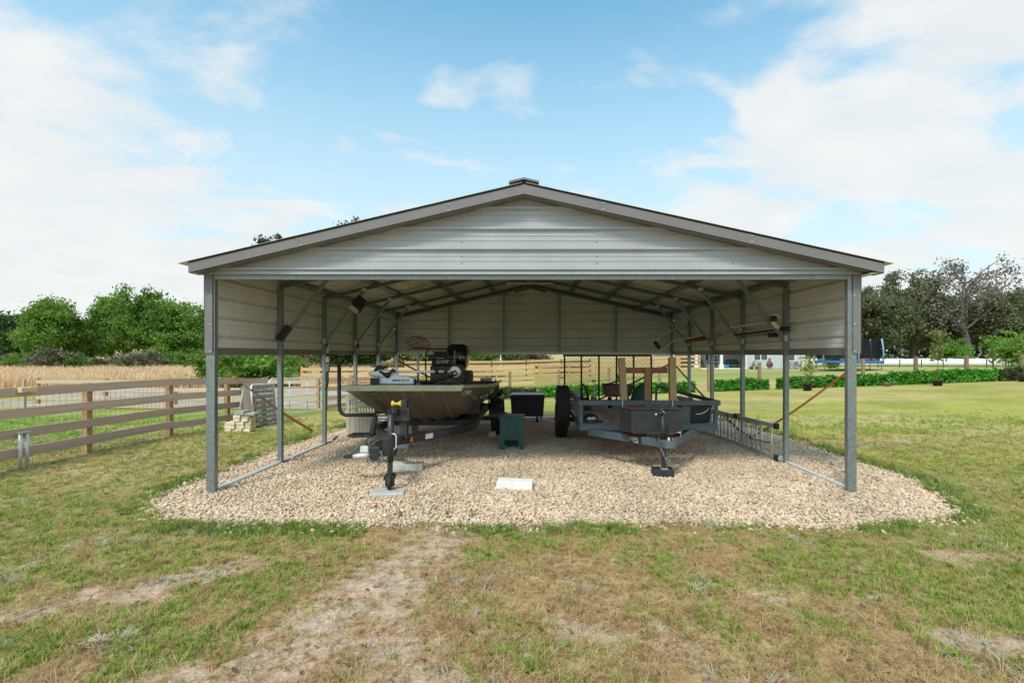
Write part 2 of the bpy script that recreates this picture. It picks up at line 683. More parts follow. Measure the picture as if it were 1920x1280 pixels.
def ground_colour(x, y):
    d, sand, green, lush, bare, f1, f2, f3 = masks(x, y)
    thatch = np.array([.40, .25, .13])
    thatch2 = np.array([.52, .37, .22])
    sandc = np.array([.50, .36, .285])
    gr = np.array([.23, .24, .06])
    gr2 = np.array([.39, .36, .09])
    c = blend(thatch[None] * np.ones(x.shape + (1,)), thatch2, f3)
    c = blend(c, np.broadcast_to(gr, c.shape), green * .8)
    # lawn further off: yellow-green with straw patches
    lawn = blend(np.broadcast_to(gr2, c.shape), np.array([.50, .385, .185]), sst(.42, .66, fbm(x * .30, y * .55, 21, 4)) * .85)
    lawn = blend(lawn, np.array([.21, .23, .05]), sst(.5, .7, fbm(x * .5, y * .9, 23, 3)) * .5)
    lawn = lawn * (.85 + .3 * fbm(x * 3, y * 3, 29, 3))[..., None]
    c = blend(c, lawn, sst(6.0, 9.5, y + .35 * np.abs(x) + 1.5 * (f1 - .5)) * .9)
    # left side paddock behind the fence: fresh green
    pad = sst(-7.0, -8.2, x) * sst(6, 8, y) * (1 - sst(16.5, 18.5, y)) * sst(-30, -26, x)
    c = blend(c, np.array([.22, .31, .06]), pad * (.35 + .65 * sst(.38, .55, fbm(x * .35, y * .5, 31, 3))))
    c = blend(c, np.broadcast_to(sandc, c.shape), sand * (1 - sst(9, 13, y)))
    c = blend(c, np.array([.17, .19, .05]), lush * .6)
    c = blend(c, np.array([.30, .20, .15]), bare * .8)
    # beyond: dry fields, golden on the left, olive on the right
    far = sst(26, 34, y)
    dry = blend(np.broadcast_to(np.array([.46, .40, .19]), c.shape), np.array([.30, .31, .10]), sst(.4, .65, fbm(x * .06, y * .12, 41, 4)))
    c = blend(c, dry, far)
    c = blend(c, np.array([.52, .36, .17]), sst(30, 33, y) * (1 - sst(58, 66, y)) * sst(-9, -14, x))
    ridge = sst(60, 90, y) * (1 - sst(.05, .1, x / np.maximum(y, 1)))
    c = blend(c, np.array([.50, .42, .22]), ridge * .7)
    # strip of dug sand along the left fence and orange field to the right
    fs = np.exp(-((x + 7.0 + .12 * (f2 - .5)) / .16) ** 2) * sst(4, 6, y) * (1 - sst(12.5, 13.5, y))
    c = blend(c, np.array([.48, .36, .25]), fs * .75)
    orange = sst(44, 50, y) * (1 - sst(62, 68, y)) * sst(.62, .66, x / np.maximum(y, 1))
    c = blend(c, np.array([.55, .40, .12]), orange * .7)
    return np.clip(c, 0, 1)


def axis_vals(lo, hi, fine0, fine1, step, grow):
    a = list(np.arange(fine0, fine1 + 1e-6, step))
    s, v = step, a[-1]
    while v < hi:
        s *= grow; v += s; a.append(v)
    s, v = step, a[0]
    while v > lo:
        s *= grow; v -= s; a.insert(0, v)
    return np.array(a)


gx = axis_vals(-700, 700, -6.5, 6.5, .055, 1.05)
gy = axis_vals(-60, 900, 1.6, 7.5, .055, 1.035)
X, Y = np.meshgrid(gx, gy)
Z = T(X, Y)
dpad = pad_sd(X, Y)
fine = (1 - sst(9, 14, np.hypot(X, Y - 3)))
Z = Z + fine * ((fbm(X * 1.2, Y * 1.2, 60, 4) - .5) * .03 + (fbm(X * 9, Y * 9, 61, 2) - .5) * .016) * (dpad > 0)
Z = np.where(dpad < 0, Z - .012, Z)
ny, nx = X.shape
V = np.stack([X, Y, Z], -1).reshape(-1, 3)
ii = np.arange(ny * nx).reshape(ny, nx)
F = np.stack([ii[:-1, :-1], ii[:-1, 1:], ii[1:, 1:], ii[1:, :-1]], -1).reshape(-1, 4)
gm = bpy.data.materials.new('grassy_ground')
gm.use_nodes = True
t = gm.node_tree
t.nodes.clear()
at = nd(t, 'ShaderNodeAttribute', attribute_name='Col')
geo = nd(t, 'ShaderNodeNewGeometry')
pos = geo.outputs['Position']
a1 = noise(t, pos, 55, 4, .7)
a2 = noise(t, pos, 14, 5, .65)
a3 = noise(t, nd(t, 'ShaderNodeMapping', {'Vector': pos, 'Scale': (1, 2.6, 1)}).outputs[0], 2.2, 6, .7)
g1 = mth(t, 'ADD', mth(t, 'MULTIPLY', a1, .55), mth(t, 'MULTIPLY', a2, .45))
k = mth(t, 'MULTIPLY_ADD', ramp(t, g1, .32, .68), .85, .54)
kk = nd(t, 'ShaderNodeCombineXYZ', {0: k, 1: k, 2: k}).outputs[0]
c = mixc(t, 1.0, at.outputs['Color'], kk, 'MULTIPLY')
hue = mixc(t, ramp(t, a3, .35, .7), (1.06, .97, .9), (.92, 1.04, 1.0))
c = mixc(t, 1.0, c, hue, 'MULTIPLY')
b = nd(t, 'ShaderNodeBsdfPrincipled', {'Base Color': c, 'Roughness': .95, 'Specular IOR Level': .1})
bn = nd(t, 'ShaderNodeBump', {'Strength': .8, 'Distance': .012, 'Height': g1})
t.links.new(bn.outputs[0], b.inputs['Normal'])
nd(t, 'ShaderNodeOutputMaterial', {'Surface': b.outputs[0]})
gme = npmesh('ground', V, F, gm, True)
cc = ground_colour(X, Y).reshape(-1, 3)
ca = gme.color_attributes.new('Col', 'FLOAT_COLOR', 'POINT')
ca.data.foreach_set('color', np.hstack([cc, np.ones((len(cc), 1))]).astype(np.float32).ravel())
ground = bpy.data.objects.new('ground', gme)
COL.objects.link(ground)
tag(ground, 'patchy lawn of green and straw grass with bare sandy spots', kind='structure')

# sandy farm track beyond the left paddock
m_sand = mat('track_sand', (.40, .345, .29), .95, var=.22, scale=.8, bump=.4, bscale=8)
for k, (y0, y1, amp, xa, xb) in enumerate(((19.6, 23.2, .5, -46, -7.5), (25.4, 29.0, .8, -60, -9.0))):
    xs = np.linspace(xa, xb, 150)
    sl = .0 if k == 0 else .04
    rows = []
    for q in np.linspace(0, 1, 7):
        yy = y0 + (y1 - y0) * q + amp * (fbm(xs * .35, xs * 0 + q * 3, 70 + k, 3) - .5) * (2 if q in (0, 1) else 1) + sl * (xs + 30)
        edge = .03 if 0 < q < 1 else -.02
        rows.append(np.stack([xs, yy, T(xs, yy) + edge], -1))
    V_ = np.array(rows).reshape(-1, 3)
    ii = np.arange(7 * 150).reshape(7, 150)
    F_ = np.stack([ii[:-1, :-1], ii[:-1, 1:], ii[1:, 1:], ii[1:, :-1]], -1).reshape(-1, 4)
    o = bpy.data.objects.new('sandy_track', npmesh('sandy_track', V_, F_, m_sand, True))
    COL.objects.link(o)
    tag(o, 'pale sandy track just beyond the paddock' if k == 0 else 'farther pale sandy track before the dry grass', kind='structure')

# ------------------------------------------------------------------ gravel pad
px_ = np.arange(PX0 - .5, PX1 + .5, .1)
py_ = np.arange(PY0 - .5, PY1 + .5, .1)
X, Y = np.meshgrid(px_, py_)
D = pad_sd(X, Y)


def pad_z(x, y):
    d = pad_sd(x, y)
    return T(x, y) + .016 * sst(0.02, -.45, d) + .012 * (fbm(x * 1.5, y * 1.5, 80, 3) - .5) * sst(0, -.4, d) - .004


Z = np.where(D < .06, pad_z(X, Y), T(X, Y) - .05)
V = np.stack([X, Y, Z], -1).reshape(-1, 3)
ny, nx = X.shape
ii = np.arange(ny * nx).reshape(ny, nx)
F = np.stack([ii[:-1, :-1], ii[:-1, 1:], ii[1:, 1:], ii[1:, :-1]], -1).reshape(-1, 4)
keep = (D.reshape(-1)[F] < .12).any(1)
F = F[keep]
used = np.unique(F)
remap = -np.ones(len(V), int); remap[used] = np.arange(len(used))
o = bpy.data.objects.new('gravel_bed', npmesh('gravel_bed', V[used], remap[F], mat('gravel_bed', (.24, .185, .145), .95, var=.3, scale=9, bump=.5), True))
COL.objects.link(o)
tag(o, 'low bed of tan gravel under the carport', kind='structure')


def ico(seed, flat=.62):
    import bmesh
    bm = bmesh.new()
    bmesh.ops.create_icosphere(bm, subdivisions=2, radius=1)
    rg = np.random.RandomState(seed)
    w = rg.uniform(-1, 1, (5, 3))
    ph = rg.uniform(0, 6, 5)
    vs = []
    for v in bm.verts:
        p = np.array(v.co)
        r_ = 1 + .16 * sum(math.sin(2.1 * p.dot(w[i]) + ph[i]) for i in range(5)) / 2
        # knock a few facets off so the stones look broken, not blown
        for i in range(4):
            n_ = w[i] / np.linalg.norm(w[i])
            q = p.dot(n_)
            if q > .62: r_ *= .62 / q
        vs.append((p[0] * r_, p[1] * r_ * .82, p[2] * r_ * flat))
    fs = [[v.index for v in f.verts] for f in bm.faces]
    bm.free()
    return vs, fs


pm = bpy.data.materials.new('gravel_stone')
pm.use_nodes = True
t = pm.node_tree
t.nodes.clear()
oi = nd(t, 'ShaderNodeObjectInfo').outputs['Random']
cr = nd(t, 'ShaderNodeValToRGB', {0: oi})
els = cr.color_ramp.elements
els[0].position = 0; els[0].color = (.46, .31, .20, 1)
els[1].position = 1; els[1].color = (.74, .66, .57, 1)
for p_, c_ in ((.12, (.56, .40, .27, 1)), (.3, (.65, .475, .335, 1)), (.5, (.70, .545, .40, 1)), (.68, (.68, .50, .37, 1)), (.82, (.60, .46, .36, 1)), (.92, (.56, .43, .33, 1))):
    e = els.new(p_); e.color = c_
geo = nd(t, 'ShaderNodeNewGeometry')
f = noise(t, geo.outputs['Position'], 90, 4, .6)
f2 = noise(t, geo.outputs['Position'], 1.3, 3, .6)
k = mth(t, 'ADD', mth(t, 'MULTIPLY_ADD', f, .5, .72), mth(t, 'MULTIPLY_ADD', ramp(t, f2, .3, .7), .26, -.10))
kk = nd(t, 'ShaderNodeCombineXYZ', {0: k, 1: k, 2: k}).outputs[0]
c = mixc(t, 1.0, cr.outputs[0], kk, 'MULTIPLY')
b = nd(t, 'ShaderNodeBsdfPrincipled', {'Base Color': c, 'Roughness': .85, 'Specular IOR Level': .25})
nd(t, 'ShaderNodeOutputMaterial', {'Surface': b.outputs[0]})

rg = np.random.RandomState(3)


def jgrid(x0, x1, y0, y1, s):
    a = np.arange(x0, x1, s); b_ = np.arange(y0, y1, s * .87)
    X, Y = np.meshgrid(a, b_)
    X = X + (np.arange(len(b_)) % 2)[:, None] * s / 2
    X = X + rg.uniform(-.42, .42, X.shape) * s
    Y = Y + rg.uniform(-.42, .42, Y.shape) * s
    return X.ravel(), Y.ravel()


xs, ys = jgrid(PX0 - .3, PX1 + .3, PY0 - .3, PY1 + .2, .0262)
x2, y2 = jgrid(PX0 - .1, PX1 + .1, PY0 - .1, 10.0, .062)
lay = np.concatenate([np.zeros(len(xs)), np.ones(len(x2))])
xs = np.concatenate([xs, x2]); ys = np.concatenate([ys, y2])
D = pad_sd(xs, ys)
prob = sst(.42, -.10, D) ** 2.0
k_ = rg.uniform(0, 1, len(xs)) < np.where(D > .03, prob * .8, 1)
k_ &= ~((np.abs(xs + 1.66) < .13) & (np.abs(ys - 5.60) < .10))
k_ &= ~((np.abs(xs + .235) < .20) & (np.abs(ys - 5.82) < .09))
k_ &= ~((np.abs(xs + 1.745) < .21) & (np.abs(ys - 6.74) < .09))
xs, ys, lay, D = xs[k_], ys[k_], lay[k_], D[k_]
zs = np.where(D < .05, pad_z(xs, ys), T(xs, ys) + .002) + .006 + lay * .013
N = len(xs)
sz = rg.lognormal(0, .33, N) * .0138
sz = np.clip(sz, .010, .034)
print('pebbles', N)
scatter('gravel', [ico(s) for s in range(5)], np.stack([xs, ys, zs], -1),
        np.stack([rg.uniform(-.7, .7, N), rg.uniform(-.7, .7, N), rg.uniform(0, 6.28, N)], -1),
        np.stack([sz * rg.uniform(.9, 1.25, N), sz * rg.uniform(.9, 1.15, N), sz * rg.uniform(.85, 1.15, N)], -1),
        rg.randint(0, 5, N), pm, 'loose tan and pinkish gravel stones spread under the carport', 'gravel')


# ------------------------------------------------------------------ grass
def tuft(seed, n, h, w, spread, lean, seg=2):
    rg_ = np.random.RandomState(seed)
    vs, fs = [], []
    for i in range(n):
        a = rg_.uniform(0, 6.283)
        r0 = rg_.uniform(0, spread)
        bx, by = r0 * math.cos(a * 3.1), r0 * math.sin(a * 3.1)
        hh = h * rg_.uniform(.5, 1.15)
        ln = lean * rg_.uniform(.3, 1.3)
        dx_, dy_ = math.cos(a), math.sin(a)
        sx, sy = -dy_, dx_
        n0 = len(vs)
        for s_ in range(seg + 1):
            q = s_ / seg
            ww = w * (1 - q * .75) / 2
            px__ = bx + dx_ * ln * hh * q * q
            py__ = by + dy_ * ln * hh * q * q
            pz = hh * q * (1 - .35 * ln * q)
            vs += [(px__ + sx * ww, py__ + sy * ww, pz), (px__ - sx * ww, py__ - sy * ww, pz)]
        for s_ in range(seg):
            a_ = n0 + 2 * s_
            fs.append((a_, a_ + 1, a_ + 3, a_ + 2))
    return vs, fs


def grassmat(name, cols, trans=.25):
    m = bpy.data.materials.new(name)
    m.use_nodes = True
    t = m.node_tree
    t.nodes.clear()
    oi = nd(t, 'ShaderNodeObjectInfo').outputs['Random']
    cr = nd(t, 'ShaderNodeValToRGB', {0: oi})
    els = cr.color_ramp.elements
    els[0].color = (*cols[0], 1); els[1].color = (*cols[-1], 1)
    for i in range(1, len(cols) - 1):
        e = els.new(i / (len(cols) - 1)); e.color = (*cols[i], 1)
    b = nd(t, 'ShaderNodeBsdfPrincipled', {'Base Color': cr.outputs[0], 'Roughness': .6, 'Specular IOR Level': .25})
    tr = nd(t, 'ShaderNodeBsdfTranslucent', {'Color': cr.outputs[0]})
    mx = nd(t, 'ShaderNodeMixShader', {0: trans, 1: b.outputs[0], 2: tr.outputs[0]})
    nd(t, 'ShaderNodeOutputMaterial', {'Surface': mx.outputs[0]})
    return m


m_green = grassmat('green_grass', [(.14, .235, .028), (.23, .34, .045), (.31, .41, .07), (.43, .45, .12), (.26, .36, .05)])
m_lush = grassmat('deep_green_grass', [(.11, .17, .03), (.17, .25, .05), (.22, .31, .06), (.30, .37, .09)])
m_dry = grassmat('dry_grass', [(.33, .18, .08), (.46, .29, .135), (.56, .39, .21), (.42, .25, .115), (.52, .43, .22)], .15)
m_grey = grassmat('grey_weed', [(.42, .37, .30), (.56, .50, .42), (.48, .46, .36), (.62, .56, .48)], .1)


def sample(n, y0, y1, margin=1.0, power=1.0):
    u = rg.uniform(0, 1, n)
    yy = y0 + (y1 - y0) * u ** power
    xl, xr = -yy * 1.083 - margin, yy * .99 + margin
    xx = xl + (xr - xl) * rg.uniform(0, 1, n)
    return xx, yy


def zg(x, y):
    fine = (1 - sst(9, 14, np.hypot(x, y - 3)))
    return T(x, y) + fine * ((fbm(x * 1.2, y * 1.2, 60, 4) - .5) * .03 + (fbm(x * 9, y * 9, 61, 2) - .5) * .016)


def grass(name, n, y0, y1, power, probf, protos, s0, s1, m, label, flat=.25):
    n = int(n * 1.4)
    x, y = sample(n, y0, y1, 2.8, power)
    mk = masks(x, y)
    p = probf(x, y, *mk)
    k_ = (rg.uniform(0, 1, n) < p) & ((mk[0] > .04))
    x, y = x[k_], y[k_]
    N = len(x)
    s = rg.uniform(s0, s1, N) * (1 + .5 * sst(5, 12, y))
    print(name, N)
    scatter(name, protos, np.stack([x, y, zg(x, y) - .003], -1),
            np.stack([rg.uniform(-flat, flat, N), rg.uniform(-flat, flat, N), rg.uniform(0, 6.28, N)], -1),
            np.stack([s, s, s * rg.uniform(.7, 1.2, N)], -1), rg.randint(0, len(protos), N), m, label, 'grass')


gp = [tuft(s, 9, .045, .0042, .022, .9) for s in range(4)]
dp = [tuft(20 + s, 11, .040, .0034, .032, 1.9) for s in range(4)]
lp = [tuft(40 + s, 12, .075, .0045, .03, .7) for s in range(4)]
wp = [tuft(60 + s, 26, .035, .0042, .030, 1.6) for s in range(3)]
grass('green_grass', 105000, 1.9, 15, 1.25,
      lambda x, y, d, sand, green, lush, bare, f1, f2, f3: np.clip(green * (1 - .92 * sand) * sst(.36, .62, f3 * .5 + f2 * .5) * 1.1 + .03, 0, 1) * (1 - .6 * sst(5, 9, y)) * (1 - sst(12, 15, y)),
      gp, .7, 1.5, m_green, 'short green grass blades growing in patches on the lawn')
grass('dry_grass', 85000, 1.9, 11, 1.25,
      lambda x, y, d, sand, green, lush, bare, f1, f2, f3: np.clip((1 - .78 * sand) * (1 - .55 * green) * (1 - lush) * .85, 0, 1) * (1 - sst(8, 11, y)),
      dp, .6, 1.4, m_dry, 'dry straw coloured grass lying between the green patches', .5)
grass('edge_grass', 90000, 3.6, 14, 1.0,
      lambda x, y, d, sand, green, lush, bare, f1, f2, f3: np.clip(lush * 1.6 - .3, 0, 1),
      lp, .6, 1.2, m_lush, 'taller deep green grass along the edge of the gravel')
grass('grey_weeds', 26000, 2.1, 9, 1.1,
      lambda x, y, d, sand, green, lush, bare, f1, f2, f3: sst(.60, .72, fbm(x * 2.6, y * 2.6, 90, 3)) * (.25 + .75 * sst(.45, .6, fbm(x * .8, y * .8, 91, 2))) * .8,
      wp, .6, 1.3, m_grey, 'pale grey dead weeds dotted through the grass', .5)
# a few green sprouts coming up through the gravel
sp = [G(1100 + 8, 935), G(898, 946), G(835, 965), G(885, 968), G(750, 966), G(1412, 929), G(1442, 917), G(781, 953), G(1245, 940), G(1110, 940)]
xs = np.array([p.x for p in sp for _ in range(5)]) + rg.uniform(-.03, .03, 50)
ys = np.array([p.y for p in sp for _ in range(5)]) + rg.uniform(-.03, .03, 50)
scatter('gravel_sprouts', lp, np.stack([xs, ys, pad_z(xs, ys)], -1), np.stack([rg.uniform(-.3, .3, 50)] * 2 + [rg.uniform(0, 6, 50)], -1),
        np.stack([rg.uniform(.5, .9, 50)] * 3, -1), rg.randint(0, 4, 50), m_lush, 'small green sprouts growing up through the gravel', 'grass')

# fallen oak leaves here and there
m_leaf = grassmat('fallen_leaf', [(.10, .05, .025), (.20, .11, .05), (.30, .18, .08), (.15, .08, .04)], .1)
lv = [([(-.022, 0, .002), (-.008, .011, .005), (.010, .010, .007), (.026, 0, .010), (.010, -.010, .004), (-.008, -.011, .002)], [(0, 1, 2, 3, 4, 5)]),
      ([(-.018, 0, .006), (-.004, .009, .002), (.020, .002, .007), (-.004, -.010, .003)], [(0, 1, 2, 3)])]
x, y = sample(1500, 2.2, 12, .5, 1.3)
N = len(x)
z = np.where(pad_sd(x, y) < 0, pad_z(x, y) + .024, zg(x, y) + .012)
scatter('fallen_leaves', lv, np.stack([x, y, z], -1), np.stack([rg.uniform(-.5, .5, N), rg.uniform(-.5, .5, N), rg.uniform(0, 6.28, N)], -1),
        np.stack([rg.uniform(.6, 1.2, N)] * 3, -1), rg.randint(0, 2, N), m_leaf, 'small brown fallen leaves scattered over gravel and grass', 'leaves')

# ================================================================== CARPORT
m_galv_shade = mat('shaded_galvanised', (.15, .165, .165), .5, .3, var=.2, scale=22, dirt=.1)  # galvanised steel of the roof frame, under-roof shade put into the colour
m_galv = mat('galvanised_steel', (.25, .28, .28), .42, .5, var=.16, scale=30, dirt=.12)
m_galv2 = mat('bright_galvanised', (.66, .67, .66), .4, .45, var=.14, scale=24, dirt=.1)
m_panel = mat('grey_ribbed_sheet', (.40, .405, .43), .38, .0, var=.05, scale=3, spec=.5, dirt=.04)
m_panel_in = mat('ribbed_sheet_inside', (.68, .675, .645), .42, .0, var=.07, scale=2.2, spec=.5, dirt=.10)
m_roof = mat('galvalume_roof', (.64, .61, .56), .36, .25, var=.12, scale=5, dirt=.15, stretch=(1, .3, 1))
m_taupe = mat('taupe_trim', (.195, .175, .178), .4, .0, var=.05, scale=3, spec=.5)
m_screw = mat('screw_steel', (.30, .30, .30), .4, .5)
m_black = mat('black_plastic', (.018, .019, .021), .5, var=.2, scale=20)
m_black2 = mat('matt_black_metal', (.022, .024, .027), .55, var=.25, scale=14, dirt=.06)
m_foam = mat('closure_foam', (.012, .012, .012), .9)

LX, RX_ = -3.67, 3.62            # post centre lines
RX, RZ = -.12, 3.495
SL, SR = .2345, .2198
FY = [5.64 + 1.49 * i for i in range(6)]
YF, YR = 5.40, 13.30
XL, XR = -3.91, 3.93


def zr(x):
    return RZ - (SL if x < RX else SR) * abs(x - RX)


carport = thing('carport', 'open sided steel carport with taupe trimmed gable over the gravel', 'carport', (0, 9.3, 0))

# --- ribbed sheet profile
PROF = [(0, 0), (.056, 0), (.060, .005), (.068, .005), (.072, 0), (.112, 0), (.116, .005), (.124, .005), (.128, 0), (.170, 0), (.190, .034), (.212, .034), (.214, 0)]
PER = .2286


def profile(v0, v1, phase=0.0):
    pts = []
    k = int(math.floor((v0 - phase) / PER)) - 1
    while phase + k * PER < v1 + PER:
        for (a, d) in PROF:
            pts.append((phase + k * PER + a, d))
        k += 1
    out = []
    for i in range(len(pts) - 1):
        (a, da), (b_, db) = pts[i], pts[i + 1]
        if b_ <= v0 or a >= v1: continue
        if a < v0: da = da + (db - da) * (v0 - a) / (b_ - a); a = v0
        if not out: out.append((a, da))
        if b_ > v1: db = da + (db - da) * (v1 - a) / (b_ - a); b_ = v1
        out.append((b_, db))
    return out


def sheet(name, m, v0, v1, fa, fb, nrm, parent, phase=0.0, th=.0025):
    """ribbed sheet: fa(v), fb(v) give the two ends of the line at profile height v"""
    mb = MB()
    pr = profile(v0, v1, phase)
    nrm = Vector(nrm)
    vs = []
    for (v, d) in pr:
        a, b_ = Vector(fa(v)), Vector(fb(v))
        vs += [a + nrm * d, b_ + nrm * d, a + nrm * (d - th), b_ + nrm * (d - th)]
    fs = []
    for i in range(len(pr) - 1):
        a = 4 * i
        fs += [(a, a + 1, a + 5, a + 4), (a + 2, a + 6, a + 7, a + 3), (a, a + 4, a + 6, a + 2), (a + 1, a + 3, a + 7, a + 5)]
    n = 4 * (len(pr) - 1)
    fs += [(0, 2, 3, 1), (n, n + 1, n + 3, n + 2)]
    mb.add(vs, fs)
    return mb.build(name, m, parent)


def xl_at(z, off=.0):      # where the roof underside reaches height z on the left / right
    return max(-3.735, RX - (RZ - off - z) / SL)


def xr_at(z, off=.0):
    return min(3.685, RX + (RZ - off - z) / SR)


# posts
for i, y in enumerate(FY):
    for s, x in ((-1, LX), (1, RX_)):
        z0 = Tz(x, y)
        xa_, xb_ = (x - .032, x + .032) if i else ((-3.732, -3.634) if s < 0 else (3.55, 3.652))
        mb = MB().box2((xa_, y - .032, z0), (xb_, y + .032, zr(x) - .13))
        mb.box2((x - .0335, y - .012, z0 + .02), (x - .0325, y + .012, 1.6)) if False else None
        p = mb.build('post', m_galv, carport, .004)
        MB().box2((x - .05, y - .045, z0 - .01), (x + .05, y + .045, z0 + .012)).build('base_plate', m_black2 if i == 0 else m_galv, p)
        mb = MB()
        for zz in (.09, .16, 1.5):
            mb.lathe([(.009, 0), (.009, -.006)], (x + .014 * s, y - .032, z0 + zz), 'Y', 8)
        tag(mb.build('bolts', m_screw, p), kind='stuff')
# post sleeves at the foot
# base rails
for x in (LX, RX_):
    for i in range(5):
        y0, y1 = FY[i] + .034, FY[i + 1] - .034
        plank('base_rail', (x, y0, Tz(x, y0) + .030), (x, y1, Tz(x, y1) + .030), .060, .050, m_galv2, carport)
plank('base_rail', (LX + .034, FY[5], Tz(LX, FY[5]) + .03), (RX_ - .034, FY[5], Tz(RX_, FY[5]) + .08), .06, .055, m_galv2, carport)
# rafters
for i, y in enumerate(FY):
    for (x0, s) in ((LX, -1), (RX_, 1)):
        a = Vector((x0, y, zr(x0) - .097)); b_ = Vector((RX + s * .03, y, zr(RX + s * .03) - .097))
        MB().bar(a, b_, .0635).build('rafter', m_galv_shade, carport)
    mb = MB().prism([(RX - .42, y - .034, zr(RX - .42) - .14), (RX, y - .034, RZ - .14), (RX + .42, y - .034, zr(RX + .42) - .14),
                     (RX + .42, y - .034, zr(RX + .42) - .20), (RX, y - .034, RZ - .175), (RX - .42, y - .034, zr(RX - .42) - .20)], (0, -.003, 0))
    mb.build('peak_gusset', m_galv_shade, carport)
# knee braces
BR = {}
for i in (1, 2, 3, 4):
    y = FY[i]
    for s, x0, xt in ((-1, LX + .032, -2.96), (1, RX_ - .032, 2.87)):
        a = Vector((x0, y - .02, 1.80)); b_ = Vector((xt, y - .02, zr(xt) - .12))
        BR[(s, i)] = (a, b_)
        plank('knee_brace', a, b_, .05, .05, m_galv, carport, up=(0, 1, 0))
        MB().box((a.x + .01 * s, y - .052, a.z + .02), (.05, .004, .09)).build('brace_bracket', m_galv2, carport)
        MB().box((b_.x, y - .052, b_.z), (.09, .004, .05)).build('brace_bracket', m_galv2, carport)
# collar braces near the peak
for i in (3, 4):
    plank('collar_brace', (-.66, FY[i] - .03, 3.245), (.42, FY[i] - .03, 3.245), .05, .05, m_galv2, carport)
# hat channel purlins
for x in (-3.55, -2.80, -1.95, -1.07, -.30, .08, .95, 1.83, 2.72, 3.5):
    sl = SL if x < RX else -SR
    z = zr(x) - .043
    mb = MB()
    rot = Matrix.Rotation(-math.atan(sl), 3, 'Y')
    mb.box((x, (YF + YR) / 2 + .05, z), (.045, YR - YF - .2, .036), rot)
    for q in (-.042, .042):
        mb.box((x + q, (YF + YR) / 2 + .05, z - .017 + q * sl), (.036, YR - YF - .2, .003), rot)
    mb.build('purlin', m_galv_shade, carport)
# roof sheets, ribs running down the slope
w = .9144
y = YF
while y < YR - .05:
    y1 = min(y + w, YR)
    for s in (-1, 1):
        sl = SL if s < 0 else SR
        xe = XL if s < 0 else XR
        n_ = Vector((s * sl, 0, 1)).normalized()
        x0 = RX + s * .02
        sheet('roof_sheet', m_roof, y, y1 + (.01 if y1 < YR else 0), lambda v, x0=x0: (x0, v, zr(x0) - .022), lambda v, xe=xe: (xe, v, zr(xe) - .022), n_, carport, phase=YF)
    y = y1
# ridge cap
cap = MB()
for s in (-1, 1):
    xe = RX + s * .165
    cap.prism([(RX, YF - .012, RZ + .022), (xe, YF - .012, zr(xe) + .022), (xe, YF - .012, zr(xe) + .003), (RX, YF - .012, RZ + .003)], (0, YR - YF + .02, 0))
cap.build('ridge_cap', m_taupe, carport)
# fascia boards (gable rake trim) front and rear with their soffit lip
for (yf, yi) in ((YF + .02, 5.60), (YR - .03, 13.17)):
    for s in (-1, 1):
        xe = -3.80 if s < 0 else 3.83
        up = lambda x, o: (x, yf, zr(x) - o)
        q = MB().prism([up(RX, .042), up(xe, .042), up(xe, .150), up(RX, .150)], (0, .012 if yi > yf else -.012, 0))
        f_ = q.build('rake_fascia', m_taupe, carport)
        sf = MB()
        y2 = yi
        a = [(RX, yf, zr(RX) - .150), (xe, yf, zr(xe) - .150), (xe, y2, zr(xe) - .150), (RX, y2, zr(RX) - .150)]
        sf.prism(a, (0, 0, .004))
        sf.build('soffit', m_taupe, f_)
        ed = MB().prism([(xe - s * .05, yf + .012, zr(xe) - .06), (xe + s * .09, yf + .012, zr(xe) - .075), (xe + s * .09, yf + .012, zr(xe) - .082), (xe - s * .05, yf + .012, zr(xe) - .148)], (0, .01, 0))
        # closure foam strip under the roof sheet
        MB().prism([up(RX, .026), up(xe, .026), up(xe, .040), up(RX, .040)], (0, .0, 0) if False else (0, .16 if yi > yf else -.1, 0)).build('closure_strip', m_foam, f_)
for px_s in (-.98, .72, -2.6, 2.35):
    z = zr(px_s)
    s_ = SL if px_s < RX else -SR
    MB().prism([(px_s - .012, YF + .0165, z - .043 - .012 * s_), (px_s + .012, YF + .0165, z - .043 + .012 * s_), (px_s + .012, YF + .0165, z - .150 + .012 * s_), (px_s - .012, YF + .0165, z - .150 - .012 * s_)], (0, .003, 0)).build('fascia_lap', m_taupe, carport)
    for dz_ in (.065, .13):
        MB().lathe([(.008, 0), (.008, -.005)], (px_s + .03, YF + .0195, z - dz_), 'Y', 8).build('fascia_screw', m_galv2, carport)
# eave trim down both sides
for s, xe in ((-1, -3.80), (1, 3.83)):
    xw = -3.735 if s < 0 else 3.685
    MB().prism([(xe, 5.44, zr(xe) - .05), (xe, 5.44, zr(xe) - .14), (xw, 5.44, zr(xe) - .15), (xw, 5.44, zr(xe) - .142), (xe - s * .006, 5.44, zr(xe) - .13), (xe - s * .006, 5.44, zr(xe) - .05)], (0, YR - .05 - 5.44, 0)).build('eave_trim', m_roof, carport)
